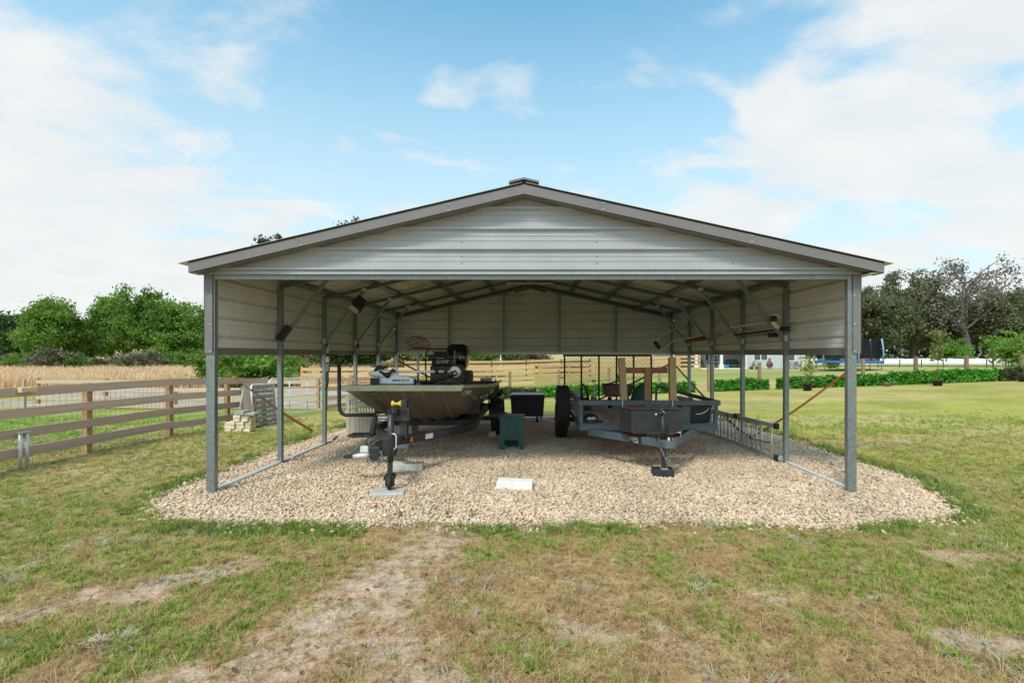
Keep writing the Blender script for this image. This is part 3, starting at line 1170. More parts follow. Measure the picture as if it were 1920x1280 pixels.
# front gable
ZB = 2.530
sheet('gable_panel', m_panel, ZB, 3.385, lambda v: (xl_at(v, .125), 5.598, v), lambda v: (max(xr_at(v, .125), xl_at(v, .125)), 5.598, v), (0, -1, 0), carport, phase=2.355)
MB().box2((-3.745, 5.585, 2.492), (3.69, 5.602, 2.528)).box2((-3.745, 5.574, 2.492), (3.69, 5.586, 2.500)).build('gable_sill_trim', m_panel, carport)
MB().box2((LX + .034, 5.612, 2.44), (RX_ - .034, 5.672, 2.50)).build('header_tube', m_galv, carport)
mb = MB()
for k in range(19):
    x = -3.45 + k * .385 + random.uniform(-.05, .05)
    mb.lathe([(.011, 0), (.011, -.004), (.005, -.009)], (x, 5.598, 2.556), 'Y', 8)
for x, zs_ in ((-2.30, (2.78,)), (-.83, (2.62, 2.70, 2.86, 2.93, 3.05, 3.14, 3.24)), (.70, (2.62, 2.70, 2.86, 2.95, 3.06, 3.17, 3.24)), (2.24, (2.62, 2.80, 2.86))):
    for z in zs_:
        if z < zr(x) - .14:
            mb.lathe([(.009, 0), (.009, -.004), (.004, -.008)], (x, 5.598, z), 'Y', 8)
tag(mb.build('gable_screws', m_screw, carport), kind='stuff')
# corner trims on the front posts
for s, x in ((-1, LX), (1, RX_)):
    xo = -3.745 if s < 0 else 3.695
    MB().box2((xo, 5.592, 1.60), (x + (-s) * .020, 5.603, 2.492)).box2((xo, 5.592, 1.60), (xo + (-s) * .006, 5.70, 2.492)).build('corner_trim', m_taupe, carport)
    mb = MB()
    for z in (2.25, 1.93, 1.62):
        mb.lathe([(.008, 0), (.008, -.005)], (x, 5.592, z), 'Y', 8)
    tag(mb.build('trim_screws', m_galv2, carport), kind='stuff')
# side walls
for s in (-1, 1):
    x = -3.706 if s < 0 else 3.656
    sheet('side_panel', m_panel_in, 1.635, 2.620, lambda v: (x, 5.604, v), lambda v: (x, 13.155, v), (s, 0, 0), carport, phase=1.60)
    MB().box2((x - s * .006, 5.605, 1.585), (x - s * .003, 13.15, 1.665)).box2((x - s * .006, 5.605, 1.580), (x + s * .03, 13.15, 1.585)).build('side_bottom_trim', m_taupe, carport)
# rear wall
sheet('rear_panel', m_panel_in, 1.62, 2.5344, lambda v: (-3.70, 13.165, v), lambda v: (3.65, 13.165, v), (0, 1, 0), carport, phase=1.62)
sheet('rear_panel', m_panel_in, 2.5344, 3.36, lambda v: (xl_at(v, .10), 13.165, v), lambda v: (max(xr_at(v, .10), xl_at(v, .10)), 13.165, v), (0, 1, 0), carport, phase=1.62)
MB().box2((LX + .034, 13.06, 1.585), (RX_ - .034, 13.12, 1.640)).build('rear_sill_tube', m_galv2, carport)
for x in (-2.28, -.82, .66, 2.15):
    plank('rear_stud', (x, 13.095, 1.642), (x, 13.095, zr(x) - .135), .05, .05, m_galv, carport, up=(0, 1, 0))
# sheen scratches where the sheets were handled are left to the material

# things fixed to the frame
# electrical box and conduit on the third left post
y = FY[2] - .036
x = LX + .075
e = thing('electrical_box', 'grey outlet box and black conduit on the third left carport post', 'outlet box', (x, y, 1.2))
MB().box((x, y, 1.50), (.05, .05, .10)).build('outlet_box', m_galv2, e, .004)
MB().box((x, y, 1.66), (.03, .03, .10)).build('fitting', m_galv2, e)
MB().box((x, y, 1.36), (.055, .055, .15)).build('switch_box', mat('grey_box', (.35, .37, .38), .5), e, .006)
MB().tube([(x - .012, y - .01, 1.7), (x - .012, y - .01, 1.75), (x - .03, y, 1.8)], .011).build('upper_conduit', m_black, e)
MB().tube([(x, y, 1.55), (x, y, 1.62)], .012).build('middle_conduit', m_black, e)
MB().tube([(x, y, 1.29), (x, y, 1.12), (x - .01, y, 1.03), (x - .045, y, .98)], .016).build('conduit', m_black, e)
# floodlight on the second left brace
a, b_ = BR[(-1, 2)]
c0 = a.lerp(b_, .72) + Vector((0.02, -.09, 0))
d = (b_ - a).normalized()
n_ = Vector((0, -1, 0)).cross(d).normalized()
fl = thing('floodlight', 'black floodlight with white lens clipped on the second left brace', 'light', tuple(c0))
rot = Matrix((d, Vector((0, 1, 0)).normalized(), d.cross(Vector((0, 1, 0))))).transposed()
cc_ = c0 + rot @ Vector((0, 0, .0)) + Vector((.07, 0, -.02))
MB().box(cc_ + rot @ Vector((.05, 0, 0)), (.22, .07, .17), rot).build('lamp_housing', m_black, fl, .008)
MB().box(cc_ + rot @ Vector((-.085, -.01, 0)), (.08, .09, .16), rot).build('lens', mat('white_lens', (.62, .58, .52), .3, spec=.6), fl, .006)
MB().box(cc_ + rot @ Vector((0, .04, -.09)), (.2, .02, .02), rot).build('bracket', m_black2, fl)
# black battery box at the foot of the first left brace
a, b_ = BR[(-1, 1)]
d = (b_ - a).normalized()
rot = Matrix((d, Vector((0, 1, 0)), d.cross(Vector((0, 1, 0))))).transposed()
c0 = a + d * .10 + Vector((.0, -.06, .01))
e = thing('speaker', 'small black box strapped to the foot of the first left brace', 'box', tuple(c0))
MB().box(c0, (.24, .08, .10), rot).build('case', m_black, e, .012)
MB().lathe([(.018, 0), (.018, -.006)], c0 + Vector((0, -.04, 0)), 'Y', 12).build('dial', m_black2, e)
# small yellow tape measure hung under the third left brace
c0 = P(672, 649, FY[3] - .06)
e = thing('cord_reel', 'small orange and black cord reel hung on the fourth left post', 'reel', tuple(c0))
MB().lathe([(.03, -.03), (.06, -.03), (.06, -.024), (.035, -.02), (.035, .02), (.06, .024), (.06, .03), (.03, .03)], c0, 'X', 16).build('reel', mat('orange_yellow', (.62, .30, .03), .5), e)
MB().lathe([(.05, -.017), (.05, .017)], c0, 'X', 16).build('cord', m_black, e)

# ================================================================== BOAT
m_hull = mat('olive_hull', (.155, .142, .10), .38, .0, var=.14, scale=2.0, spec=.5, dirt=.25)
m_hull_l = mat('sage_gunwale', (.30, .30, .22), .4, .0, var=.10, scale=5, dirt=.08)
m_deck = mat('boat_carpet', (.055, .055, .045), .95, var=.25, scale=60)
m_trailer = mat('black_trailer_paint', (.030, .033, .037), .42, var=.2, scale=9, dirt=.22)
m_white = mat('white_plastic', (.84, .84, .84), .35, var=.05, scale=9)
m_rubber = mat('tyre_rubber', (.020, .020, .021), .8, var=.25, scale=30, bump=.3, dirt=.3)
m_silver = mat('bare_aluminium', (.66, .67, .66), .4, .3, var=.12, scale=20)
m_yellow = mat('yellow_roller', (.68, .50, .04), .5)
m_orange = mat('orange_plastic', (.80, .20, .03), .45)
m_txt_w = mat('white_lettering', (.75, .75, .74), .5, var=.02)
m_txt_k = mat('dark_lettering', (.06, .06, .06), .5, var=.02)
m_block = mat('concrete_block', (.58, .56, .51), .9, var=.14, scale=12, bump=.5, bscale=60)


def camo(name, cols, sc):
    m = bpy.data.materials.new(name)
    m.use_nodes = True
    t = m.node_tree
    t.nodes.clear()
    v = nd(t, 'ShaderNodeTexCoord').outputs['Object']
    c = None
    for i, col in enumerate(cols):
        if c is None:
            c = mixc(t, 0.0, col, col)
            continue
        vv = nd(t, 'ShaderNodeMapping', {'Vector': v, 'Location': (i * 3.1, i * 1.7, i), 'Scale': (1, 1, 1.8)}).outputs[0]
        f = ramp(t, noise(t, vv, sc * (1 + .35 * i), 4, .65, 1.5), .50, .56)
        c = mixc(t, f, c, col)
    b = nd(t, 'ShaderNodeBsdfPrincipled', {'Base Color': c, 'Roughness': .7})
    nd(t, 'ShaderNodeOutputMaterial', {'Surface': b.outputs[0]})
    return m


m_camo = camo('camouflage_vinyl', [(.16, .09, .065), (.30, .20, .15), (.07, .045, .035), (.46, .36, .29)], 11)
m_camo2 = camo('camouflage_green', [(.06, .06, .04), (.14, .13, .09), (.02, .022, .018), (.22, .20, .15)], 13)

BX = -1.77
boat = thing('jon_boat', 'olive green flat bowed fishing boat sitting on its black trailer', 'boat', (BX, 9.0, .45))
#        Y     Zc    half   Zch   hgun  Zgun
ST = [(6.600, 1.105, .770, 1.105, .790, 1.150),
      (6.780, 1.015, .755, 1.050, .800, 1.140),
      (6.950, .930, .740, .975, .815, 1.132),
      (7.300, .770, .705, .835, .845, 1.115),
      (7.650, .625, .670, .715, .885, 1.095),
      (8.000, .535, .650, .630, .930, 1.075),
      (8.500, .500, .640, .580, .970, 1.050),
      (9.500, .480, .630, .550, 1.00, 1.005),
      (10.50, .465, .625, .535, .990, .985),
      (11.50, .455, .620, .525, .970, .975)]


def hull_section(st, outer=True):
    y, zc, h, zch, hg, zg_ = st
    pts = []
    hs = [-.52, -.26, 0, .26, .52]
    side = []
    # left gunwale down to left chine
    fl = []
    for q, bulge in ((0, 0), (.40, .004), (.46, .030), (.54, .030), (.60, .004), (.97, 0)):
        x = hg + (h - hg) * q
        z = zg_ + (zch - zg_) * q
        fl.append((x + bulge * min(1, (zg_ - zch) * 3), z))
    pts += [(-x, z) for (x, z) in fl]
    pts.append((-h, zch))
    for o in hs:
        for (q, rz) in ((-.036, 0), (-.018, -.036), (.018, -.036), (.036, 0)):
            x = o * (h / .77) + q
            zz = zc + (zch - zc) * (abs(x) / h) ** 1.3
            pts.append((x, zz + rz * (0 if y < 6.7 else 1)))
    pts.append((h, zch))
    pts += [(x, z) for (x, z) in fl[::-1]]
    return [Vector((BX + x, y, z)) for (x, z) in pts]


secs = [hull_section(s) for s in ST]
mb = MB()
n = len(secs[0])
vs = [p for s_ in secs for p in s_]
fs = []
for i in range(len(secs) - 1):
    for j in range(n - 1):
        fs.append((i * n + j, i * n + j + 1, (i + 1) * n + j + 1, (i + 1) * n + j))
fs.append(tuple((len(secs) - 1) * n + j for j in range(n)))
# inner skin a few millimetres inside gives the sheet its thickness
m0 = len(vs)
for s_ in secs:
    c_ = Vector((BX, s_[0].y, s_[0].z))
    for p in s_:
        vs.append(Vector((BX + (p.x - BX) * .985, p.y + .010, p.z + (.012 if p.z < s_[0].z - .01 else 0))))
for i in range(len(secs) - 1):
    for j in range(n - 1):
        fs.append((m0 + i * n + j, m0 + (i + 1) * n + j, m0 + (i + 1) * n + j + 1, m0 + i * n + j + 1))
mb.add(vs, fs)
hull = mb.build('hull', m_hull, boat)
# bow cap: the pale folded lip across the bow
MB().prism([(BX - .80, 6.585, 1.098), (BX + .80, 6.585, 1.098), (BX + .80, 6.575, 1.165), (BX - .80, 6.575, 1.165)], (0, .03, 0)).box2((BX - .80, 6.58, 1.160), (BX + .80, 6.80, 1.172)).build('bow_cap', m_hull_l, boat, .004)
for s in (-1, 1):
    pts = [Vector((BX + s * (st[4] + .008), st[0], st[5] + .006)) for st in ST]
    mb = MB()
    for a, b_ in zip(pts[:-1], pts[1:]):
        mb.bar(a, b_ + (b_ - a).normalized() * .004, .035, .045)
    mb.build('gunwale', m_hull_l, boat)
# front deck and cockpit floor
mb = MB().prism([(BX - .775, 6.62, 1.12), (BX + .775, 6.62, 1.12), (BX + .84, 7.4, 1.09), (BX + .90, 8.1, 1.055), (BX - .90, 8.1, 1.055), (BX - .84, 7.4, 1.09)], (0, 0, .012))
mb.build('bow_deck', m_deck, boat)
MB().box2((BX - .60, 8.1, .60), (BX + .60, 11.45, .62)).box2((BX - .88, 10.6, .86), (BX + .88, 11.40, .90)).box2((BX - .86, 8.10, .62), (BX + .86, 8.13, 1.05)).build('cockpit_floor', m_deck, boat)
MB().box2((BX - .94, 11.46, .56), (BX + .94, 11.52, .975)).build('transom', m_hull, boat)
# registration sticker and numbers on the starboard bow quarter (viewer's right)
a0 = Vector((BX + .79 + .005, 6.60, 1.15)); a1 = Vector((BX + .845 + .005, 7.30, 1.115))
xd = (a1 - a0).normalized()
dn = (Vector((BX + .705, 7.30, .835)) - Vector((BX + .845, 7.30, 1.115))).normalized()
nn = xd.cross(-dn).normalized()
q0 = a0 + xd * .10 - nn * 0 + nn * .018 + dn * .055
if nn.x < 0: nn = -nn
q0 = a0 + xd * .09 + nn * .016 + dn * .075
MB().prism([q0 + dn * .05, q0 + xd * .11 + dn * .03, q0 + xd * .16 - dn * .04, q0 + xd * .05 - dn * .02], nn * .003).build('registration_sticker', m_orange, boat)
for wd_, ox in (('FL', .20), ('1442', .30), ('RL', .50)):
    textmesh('registration_number', wd_, .088, m_txt_w, boat, q0 + xd * ox + dn * .035 + nn * .003, xd, -dn, bold=True)
mb = MB()
for k in range(13):
    mb.lathe([(.007, 0), (.007, -.004)], (BX - .75 + k * .125, 6.574, 1.118), 'Y', 6)
tag(mb.build('rivets', m_silver, boat), kind='stuff')
# left side rail gear: fender cleats
MB().tube([(BX + .72, 10.9, 1.0), (BX + .72, 10.9, 1.05), (BX + .9, 10.9, 1.05), (BX + .9, 10.9, 1.0)], .012, 6).build('grab_rail', m_silver, boat)
MB().box2((BX + .55, 11.0, 1.0), (BX + .80, 11.3, 1.06)).build('battery_lid', m_silver, boat, .01)

# --- bow mounted trolling motor
base = P(741, 714, 6.95)
tm = MB().prism([P(709, 720, 6.92), P(775, 720, 6.92), P(775, 710, 6.92), P(762, 705, 6.92), P(735, 704, 6.92), P(710, 710, 6.92)], (0, .16, 0)).build('trolling_motor', m_white, boat, .01)
MB().box2(P(716, 725, 6.94), P(776, 719.5, 6.94) + Vector((0, .14, 0))).build('mount_plate', m_black2, tm)
textmesh('motor_lettering', 'MINN KOTA', .042, m_txt_k, tm, P(736, 714.6, 6.92) + Vector((0, -.003, 0)), (1, 0, 0), (0, 0, 1), bold=True)
MB().tube([P(742, 697, 7.0), P(864, 696, 7.25)], .019, 12).build('shaft', m_white, tm)
c_ = P(712, 700, 7.0)
prof = [(.002, -.17), (.030, -.14), (.050, -.07), (.058, 0), (.056, .08), (.05, .16), (.02, .19)]
MB().lathe(prof, c_, 'X', 16).box2(P(734, 704, 6.98), P(745, 690, 6.98) + Vector((0, .05, 0))).build('motor_pod', m_white, tm)
c_ = P(727, 703, 6.93)
pr = MB().lathe([(.034, -.05), (.040, -.02), (.038, .04)], c_, 'Y', 16)
for k in range(3):
    a = R(20 + 120 * k)
    tip = c_ + Vector((math.cos(a) * .155, -.02, math.sin(a) * .115))
    mid = c_ + Vector((math.cos(a + .35) * .09, .01, math.sin(a + .35) * .09))
    w_ = Vector((-math.sin(a), .35, math.cos(a))) * .030
    pr.add([c_ + w_ * .6, mid + w_ * 1.3, tip, mid - w_ * .6, c_ - w_ * .8] + [p + Vector((0, .008, 0)) for p in (c_ + w_ * .6, mid + w_ * 1.3, tip, mid - w_ * .6, c_ - w_ * .8)],
           [(0, 1, 2, 3, 4), (9, 8, 7, 6, 5), (0, 5, 6, 1), (1, 6, 7, 2), (2, 7, 8, 3), (3, 8, 9, 4)])
pr.build('propeller', m_black, tm)
c_ = P(707, 692, 6.97)
MB().tube([c_ + Vector((-.03, 0, -.02)), c_ + Vector((.02, -.02, .03)), c_ + Vector((.10, -.02, .02)), c_ + Vector((.16, 0, .045))], [.02, .03, .024, .008], 8).build('tilt_arm', m_black, tm)
c_ = P(853, 697, 7.2)
MB().lathe([(.075, -.035), (.085, 0), (.075, .035), (.03, .05)], c_, 'Y', 20).build('motor_head', m_white, tm)
MB().tube([c_ + Vector((-.05, -.06, -.01)), c_ + Vector((.02, -.065, .02)), c_ + Vector((.05, -.06, -.03)), c_ + Vector((-.01, -.06, -.05))], .013, 6).build('head_strap', m_black, tm)
for px in (819, 836):
    MB().lathe([(.028, -.02), (.028, .02)], P(px, 696.5, 7.12), 'X', 12).build('shaft_clamp', m_black, tm)
# coiled cable
pts = []
a = P(775, 714, 6.98); b_ = P(812, 715, 7.05); c2 = P(850, 702, 7.12)
for k in range(150):
    q = k / 149
    p = a.lerp(b_, q * 2) if q < .5 else b_.lerp(c2, q * 2 - 1)
    pts.append(p + Vector((0, math.cos(k * 1.0) * .028, math.sin(k * 1.0) * .028)))
MB().tube(pts, .009, 5).build('coiled_cable', m_black, tm)
MB().tube([P(700, 712, 6.9), P(697, 720, 6.85), P(701, 730, 6.62), P(697, 738, 6.6), P(703, 741, 6.6), P(709, 734, 6.6), P(704, 724, 6.7)], .012, 6).box2(P(694, 722, 6.84), P(708, 709, 6.84) + Vector((0, .1, 0))).build('pull_cord', m_black, tm)

# --- pedestal seat
seat = MB()
c_ = P(784, 648, 8.0)
seat.tube([c_ + Vector((-.185, 0, .0)), c_ + Vector((-.17, 0, .035)), c_ + Vector((-.09, 0, .055)), c_ + Vector((0, 0, .06)), c_ + Vector((.10, 0, .04)), c_ + Vector((.19, 0, -.02))], [.05, .085, .10, .105, .095, .05], 12)
st_ = seat.build('pedestal_seat', m_camo, boat)
for v in st_.data.vertices:      # flatten the lower side of the folded cushion
    if v.co.z + wloc(st_).z < c_.z - .045: v.co.z = c_.z - .045 - wloc(st_).z
MB().box(c_ + Vector((0, 0, -.055)), (.34, .22, .015)).build('seat_plate', m_black2, st_)
b0 = P(784, 721, 8.0); b0.z = 1.07
MB().tube([c_ + Vector((0, 0, -.06)), c_ + Vector((0, 0, -.16))], .012, 10).tube([c_ + Vector((0, 0, -.12)), b0], .022, 14).lathe([(.035, 0), (.035, .05), (.024, .09)], b0, 'Z', 14).build('seat_post', m_silver, st_)

# --- console, cover and rail
con = MB().box2(P(806, 722, 9.0) + Vector((0, 0, -.3)), P(862, 684, 9.0) + Vector((0, .6, 0))).build('console', m_camo2, boat, .03)
MB().box2(P(809, 686, 8.97), P(847, 672, 8.97) + Vector((0, .5, 0))).build('console_hood', m_black, con, .02)
MB().box2(P(813, 672, 9.1), P(839, 659, 9.1) + Vector((0, .10, 0))).build('fish_finder', m_black, con, .012)
textmesh('console_lettering', 'Grizzly', .082, m_txt_w, con, P(817, 681, 8.96), (1, 0, .08), (0, 0, 1), shear=.35, bold=True)
MB().box2(P(816, 672.5, 9.09), P(833, 670.5, 9.09) + Vector((0, .003, 0))).build('maker_strip', m_txt_w, con)
MB().tube([P(800, 716, 8.9), P(798, 690, 8.9), P(798, 672, 8.9), P(801, 656, 8.9), P(806, 654, 8.9), P(846, 654, 8.9)], .014, 8).build('console_rail', m_black2, boat)
MB().tube([P(816, 722, 8.4), P(826, 714, 8.4), P(842, 713, 8.45), P(852, 719, 8.5), P(856, 723, 8.5)], [.03, .07, .08, .07, .03], 8).build('folded_seat', m_camo2, boat)

# --- outboard motor on the transom
ob = MB()
c_ = P(859, 676, 11.7)
secs_ = []
zt, zb = P(859, 645, 11.7).z, P(859, 716, 11.7).z
prof_ = [(0, .16, .20), (.04, .22, .27), (.18, .255, .32), (.42, .26, .32), (.60, .22, .30), (.62, .20, .27), (.95, .16, .20), (1.0, .15, .18)]
vs, fs = [], []
for (q, hx, hy) in prof_:
    z = zt + (zb - zt) * q
    for j in range(20):
        a = 2 * math.pi * j / 20
        ca, sa = math.cos(a), math.sin(a)
        vs.append((c_.x + hx * math.copysign(abs(ca) ** .6, ca), c_.y + hy * math.copysign(abs(sa) ** .6, sa), z))
for i in range(len(prof_) - 1):
    for j in range(20):
        fs.append((i * 20 + j, i * 20 + (j + 1) % 20, (i + 1) * 20 + (j + 1) % 20, (i + 1) * 20 + j))
fs.append(tuple(range(20))); fs.append(tuple(range(140, 160))[::-1])
om = ob.add(vs, fs, True).build('outboard_motor', mat('black_cowling', (.012, .012, .014), .25, var=.1, coat=.4), boat)
MB().box2((c_.x - .09, 11.56, .25), (c_.x + .09, 11.85, zb + .02)).prism([(c_.x - .02, 11.6, .12), (c_.x - .02, 12.0, .12), (c_.x - .02, 11.95, .3), (c_.x - .02, 11.6, .3)], (.04, 0, 0)).build('motor_leg', m_black2, om, .01)
for px in (860, 867):
    MB().box2(P(px, 672, 11.36), P(px + 4, 668.5, 11.36) + Vector((0, .005, 0))).build('cowl_badge', m_txt_w, om)
MB().box2(P(857, 695, 9.9), P(882, 722, 9.9) + Vector((0, .5, 0))).build('rear_seat', m_camo2, boat, .04)
MB().tube([P(851, 690, 9.8), P(852, 668, 9.8), P(853, 657, 9.8)], .014, 6).build('rod_tip', mat('pale_rod', (.55, .52, .40), .5), boat)
# bow rope and fittings on the starboard gunwale
MB().tube([P(864, 723, 6.9), P(872, 721, 7.3), P(881, 722, 7.7)], .02, 6).build('rope', mat('dark_red_rope', (.10, .02, .03), .8), boat)

# ================================================================== BOAT TRAILER
tr = thing('boat_trailer', 'black boat trailer with folded swing tongue carrying the olive boat', 'trailer', (BX, 9.0, 0))
zf = .45
left = [(-1.80, 6.42, .47), (-2.05, 6.85, .46), (-2.32, 7.25, .455), (-2.43, 7.65, .45), (-2.44, 8.2, .45), (-2.44, 9.0, .45), (-2.44, 11.3, .43)]
right = [(-1.80, 6.42, .47), (-1.55, 6.78, .46), (-1.22, 7.25, .455), (-1.00, 7.9, .45), (-.97, 8.6, .50), (-1.0, 9.2, .50), (-1.02, 11.3, .43)]
for nm, pl in (('left', left), ('right', right)):
    # smooth the bends
    pts = []
    for i in range(len(pl) - 1):
        p0 = Vector(pl[max(i - 1, 0)]); p1 = Vector(pl[i]); p2 = Vector(pl[i + 1]); p3 = Vector(pl[min(i + 2, len(pl) - 1)])
        for k in range(5):
            q = k / 5
            pts.append(.5 * ((2 * p1) + (p2 - p0) * q + (2 * p0 - 5 * p1 + 4 * p2 - p3) * q * q + (3 * p1 - p0 - 3 * p2 + p3) * q ** 3))
    pts.append(Vector(pl[-1]))
    vs, fs = [], []
    for i, p in enumerate(pts):
        d = (pts[min(i + 1, len(pts) - 1)] - pts[max(i - 1, 0)]).normalized()
        s_ = Vector((d.y, -d.x, 0)).normalized() * .035
        for (a, z) in ((1, .055), (-1, .055), (-1, -.055), (1, -.055)):
            vs.append(p + s_ * a + Vector((0, 0, z)))
    for i in range(len(pts) - 1):
        for j in range(4):
            fs.append((i * 4 + j, i * 4 + (j + 1) % 4, i * 4 + 4 + (j + 1) % 4, i * 4 + 4 + j))
    fs.append((0, 1, 2, 3)); k = 4 * (len(pts) - 1); fs.append((k + 3, k + 2, k + 1, k))
    MB().add(vs, fs).build('frame_rail', m_trailer, tr)
for y, z, w_ in ((8.35, .44, .09), (9.35, .47, .08), (10.5, .46, .08), (11.28, .43, .08)):
    MB().box2((-2.46, y - w_ / 2, z - .045), (-.98, y + w_ / 2, z + .045)).build('cross_member', m_trailer, tr)
MB().box2((-2.75, 9.86, .27), (-.72, 9.94, .35)).build('axle', m_trailer, tr)
for x in (-2.2, -1.34):
    MB().box2((x - .05, 8.5, .40), (x + .05, 11.2, .455)).build('bunk', m_black2, tr)
m_tag = mat('paper_label', (.72, .72, .70), .5)
# white label and orange marker on the right rail
def face_on(px0, py0, px1, py1, pa, pb, out=.004):
    pass
a = Vector((-1.60, 6.72 - .03, .46)); b_ = Vector((-1.40, 7.02 - .03, .458))
d = (b_ - a).normalized(); nrm = Vector((d.y, -d.x, 0)).normalized()
a = Vector((-1.535, 6.80, .462)); a = a + nrm * .041
MB().prism([a + Vector((0, 0, -.034)), a + d * .20 + Vector((0, 0, -.034)), a + d * .20 + Vector((0, 0, .034)), a + Vector((0, 0, .034))], nrm * .003).build('warning_label', m_tag, tr)
a = Vector((-1.70, 6.575, .462)) + nrm * .05
MB().prism([a + Vector((0, 0, -.03)), a + d * .04 + Vector((0, 0, -.03)), a + d * .04 + Vector((0, 0, .03)), a + Vector((0, 0, .03))], nrm * .015).build('side_marker', m_orange, tr)
# wheels and fenders
def wheel(parent, c, r_, w_, rim, mt=m_rubber, mr=None, axis='X'):
    h = w_ / 2
    ty = MB().lathe([(rim, -h * .8), (r_ * .86, -h), (r_ * .97, -h * .86), (r_, -h * .55), (r_, h * .55), (r_ * .97, h * .86), (r_ * .86, h), (rim, h * .8)], c, axis, 32)
    # tread blocks
    for k in range(30):
        a = 2 * math.pi * k / 30
        for o in (-.5, 0, .5):
            aa = a + (.1 if o == 0 else 0)
            p = Vector(c) + (Vector((o * w_ * .62, math.cos(aa) * r_, math.sin(aa) * r_)) if axis == 'X' else Vector((math.cos(aa) * r_, o * w_ * .62, math.sin(aa) * r_)))
            rot = Matrix.Rotation(aa, 3, 'X') if axis == 'X' else Matrix.Rotation(-aa, 3, 'Y')
            ty.box(p, (w_ * .24, .008, r_ * .12) if axis == 'X' else (.008, w_ * .24, r_ * .12), rot)
    wl = ty.build('wheel', mt, parent)
    MB().lathe([(rim, -h * .7), (rim * .9, -h * .3), (rim * .35, -h * .15), (rim * .25, -h * .6), (rim * .25, h * .6), (rim * .35, h * .15), (rim * .9, h * .3), (rim, h * .7)], c, axis, 24).build('rim', mr or m_silver, wl)
    return wl


m_rim_dark = mat('grey_rim', (.20, .21, .22), .5, .3)
for x in (-2.76, -.76):
    wheel(tr, (x, 9.9, .325), .325, .20, .17, mr=m_rim_dark)
    pts = [(x, 9.9 + math.cos(a) * .40, .345 + math.sin(a) * .37) for a in [R(q) for q in range(-5, 186, 12)]]
    vs, fs = [], []
    for p in pts:
        for dx_ in (-.13, .13):
            vs.append((p[0] + dx_, p[1], p[2]))
    n0 = len(vs)
    vs += [(v[0], 9.9 + (v[1] - 9.9) * .985, .345 + (v[2] - .345) * .985) for v in vs]
    for i in range(len(pts) - 1):
        a = 2 * i
        fs += [(a, a + 1, a + 3, a + 2), (n0 + a, n0 + a + 2, n0 + a + 3, n0 + a + 1), (a, a + 2, n0 + a + 2, n0 + a), (a + 1, n0 + a + 1, n0 + a + 3, a + 3)]
    fw = MB().add(vs, fs)
    fw.prism([(x - .125, 9.5, .33), (x - .125, 10.3, .33), (x - .125, 10.2, .60), (x - .125, 9.9, .71), (x - .125, 9.6, .60)], (.006, 0, 0))
    fw.build('fender', m_trailer, tr)
    MB().tube([(x + .118, 9.52, .40), (x + .12, 9.60, .60), (x + .12, 9.78, .70)], .006, 6).build('fender_edge', m_silver, tr)
# guide posts: a stout bent one at the rear right
MB().tube([(-.90, 9.6, .55), (-.78, 9.55, .70), (-.66, 9.5, .86)], .035, 8).tube([(-.70, 9.5, .80), (-.62, 9.5, .90)], .045, 10).build('guide_arm', m_black, tr)
# front left hand rail with step
MB().tube([P(636, 680, 6.9), P(636, 760, 6.9), P(637, 768, 6.9), P(641, 775, 6.9), P(648, 778, 6.9), P(706, 777.5, 6.95)], .026, 12).build('hand_rail', m_trailer, tr)
MB().prism([P(699, 780, 6.9), P(706, 780, 6.9), P(700, 818, 6.9), P(690, 818, 6.9)], (0, .07, 0)).build('step_upright', m_trailer, tr, .004)
stp = MB().box2(P(651, 819, 6.78), P(695, 815.5, 6.78) + Vector((0, .22, 0)))
for k in range(9):
    stp.box2(P(654 + k * 4.4, 815.6, 6.79), P(656 + k * 4.4, 814.4, 6.79) + Vector((0, .20, 0)))
stp.build('step_plate', m_black2, tr)
# jack, winch stand
jx = -1.660
MB().bar((jx - .005, 5.68, .20), (jx, 5.68, .60), .050).build('jack_lower', m_trailer, tr, .004)
MB().tube([(jx, 5.68, .36), (jx + .004, 5.68, .90)], .036, 16).build('jack_tube', m_trailer, tr)
fk = MB().prism([(jx - .06, 5.62, .165), (jx + .055, 5.62, .165), (jx + .055, 5.62, .20), (jx + .02, 5.62, .225), (jx - .04, 5.62, .225), (jx - .06, 5.62, .20)], (0, .10, 0))
fk.box2((jx - .046, 5.63, .08), (jx - .036, 5.71, .20)).box2((jx + .030, 5.63, .08), (jx + .040, 5.71, .20))
fk.build('caster_fork', m_black, tr)
rot = Matrix.Rotation(R(12), 3, 'Z')
cw = MB().lathe([(.03, -.024), (.066, -.026), (.083, -.014), (.083, .014), (.066, .026), (.03, .024)], (0, 0, 0), 'X', 24)
cw.v = [tuple(rot @ Vector(p) + Vector((jx - .004, 5.65, .132))) for p in cw.v]
cw.build('caster_wheel', m_rubber, tr)
MB().box2((jx - .10, 5.716, .47), (jx - .03, 6.46, .56)).build('tongue_stub', m_trailer, tr)
ws = MB().box2((-1.74, 6.36, .50), (-1.65, 6.46, 1.00)).box2((-1.85, 6.30, .74), (-1.60, 6.40, .90))
ws.build('winch_stand', m_trailer, tr, .006)
MB().lathe([(.03, -.062), (.040, -.05), (.020, -.02), (.020, .02), (.040, .05), (.03, .062)], (-1.665, 6.30, 1.0) and Vector((-1.735, 6.20, .972)), 'X', 14).build('bow_roller', m_yellow, tr)
MB().tube([(-1.80, 6.2, .985), (-1.67, 6.2, .985)], .016, 8).build('roller_pin', m_black, tr)
wn = MB().lathe([(.05, -.055), (.05, -.045), (.028, -.04), (.028, .04), (.05, .045), (.05, .055)], (-1.79, 6.25, .86), 'X', 16).build('winch_drum', m_black, tr)
MB().tube([(-1.96, 6.18, .80), (-1.83, 6.18, .80), (-1.83, 6.18, .765), (-1.94, 6.18, .765)], .007, 6).build('winch_handle', m_silver, wn)
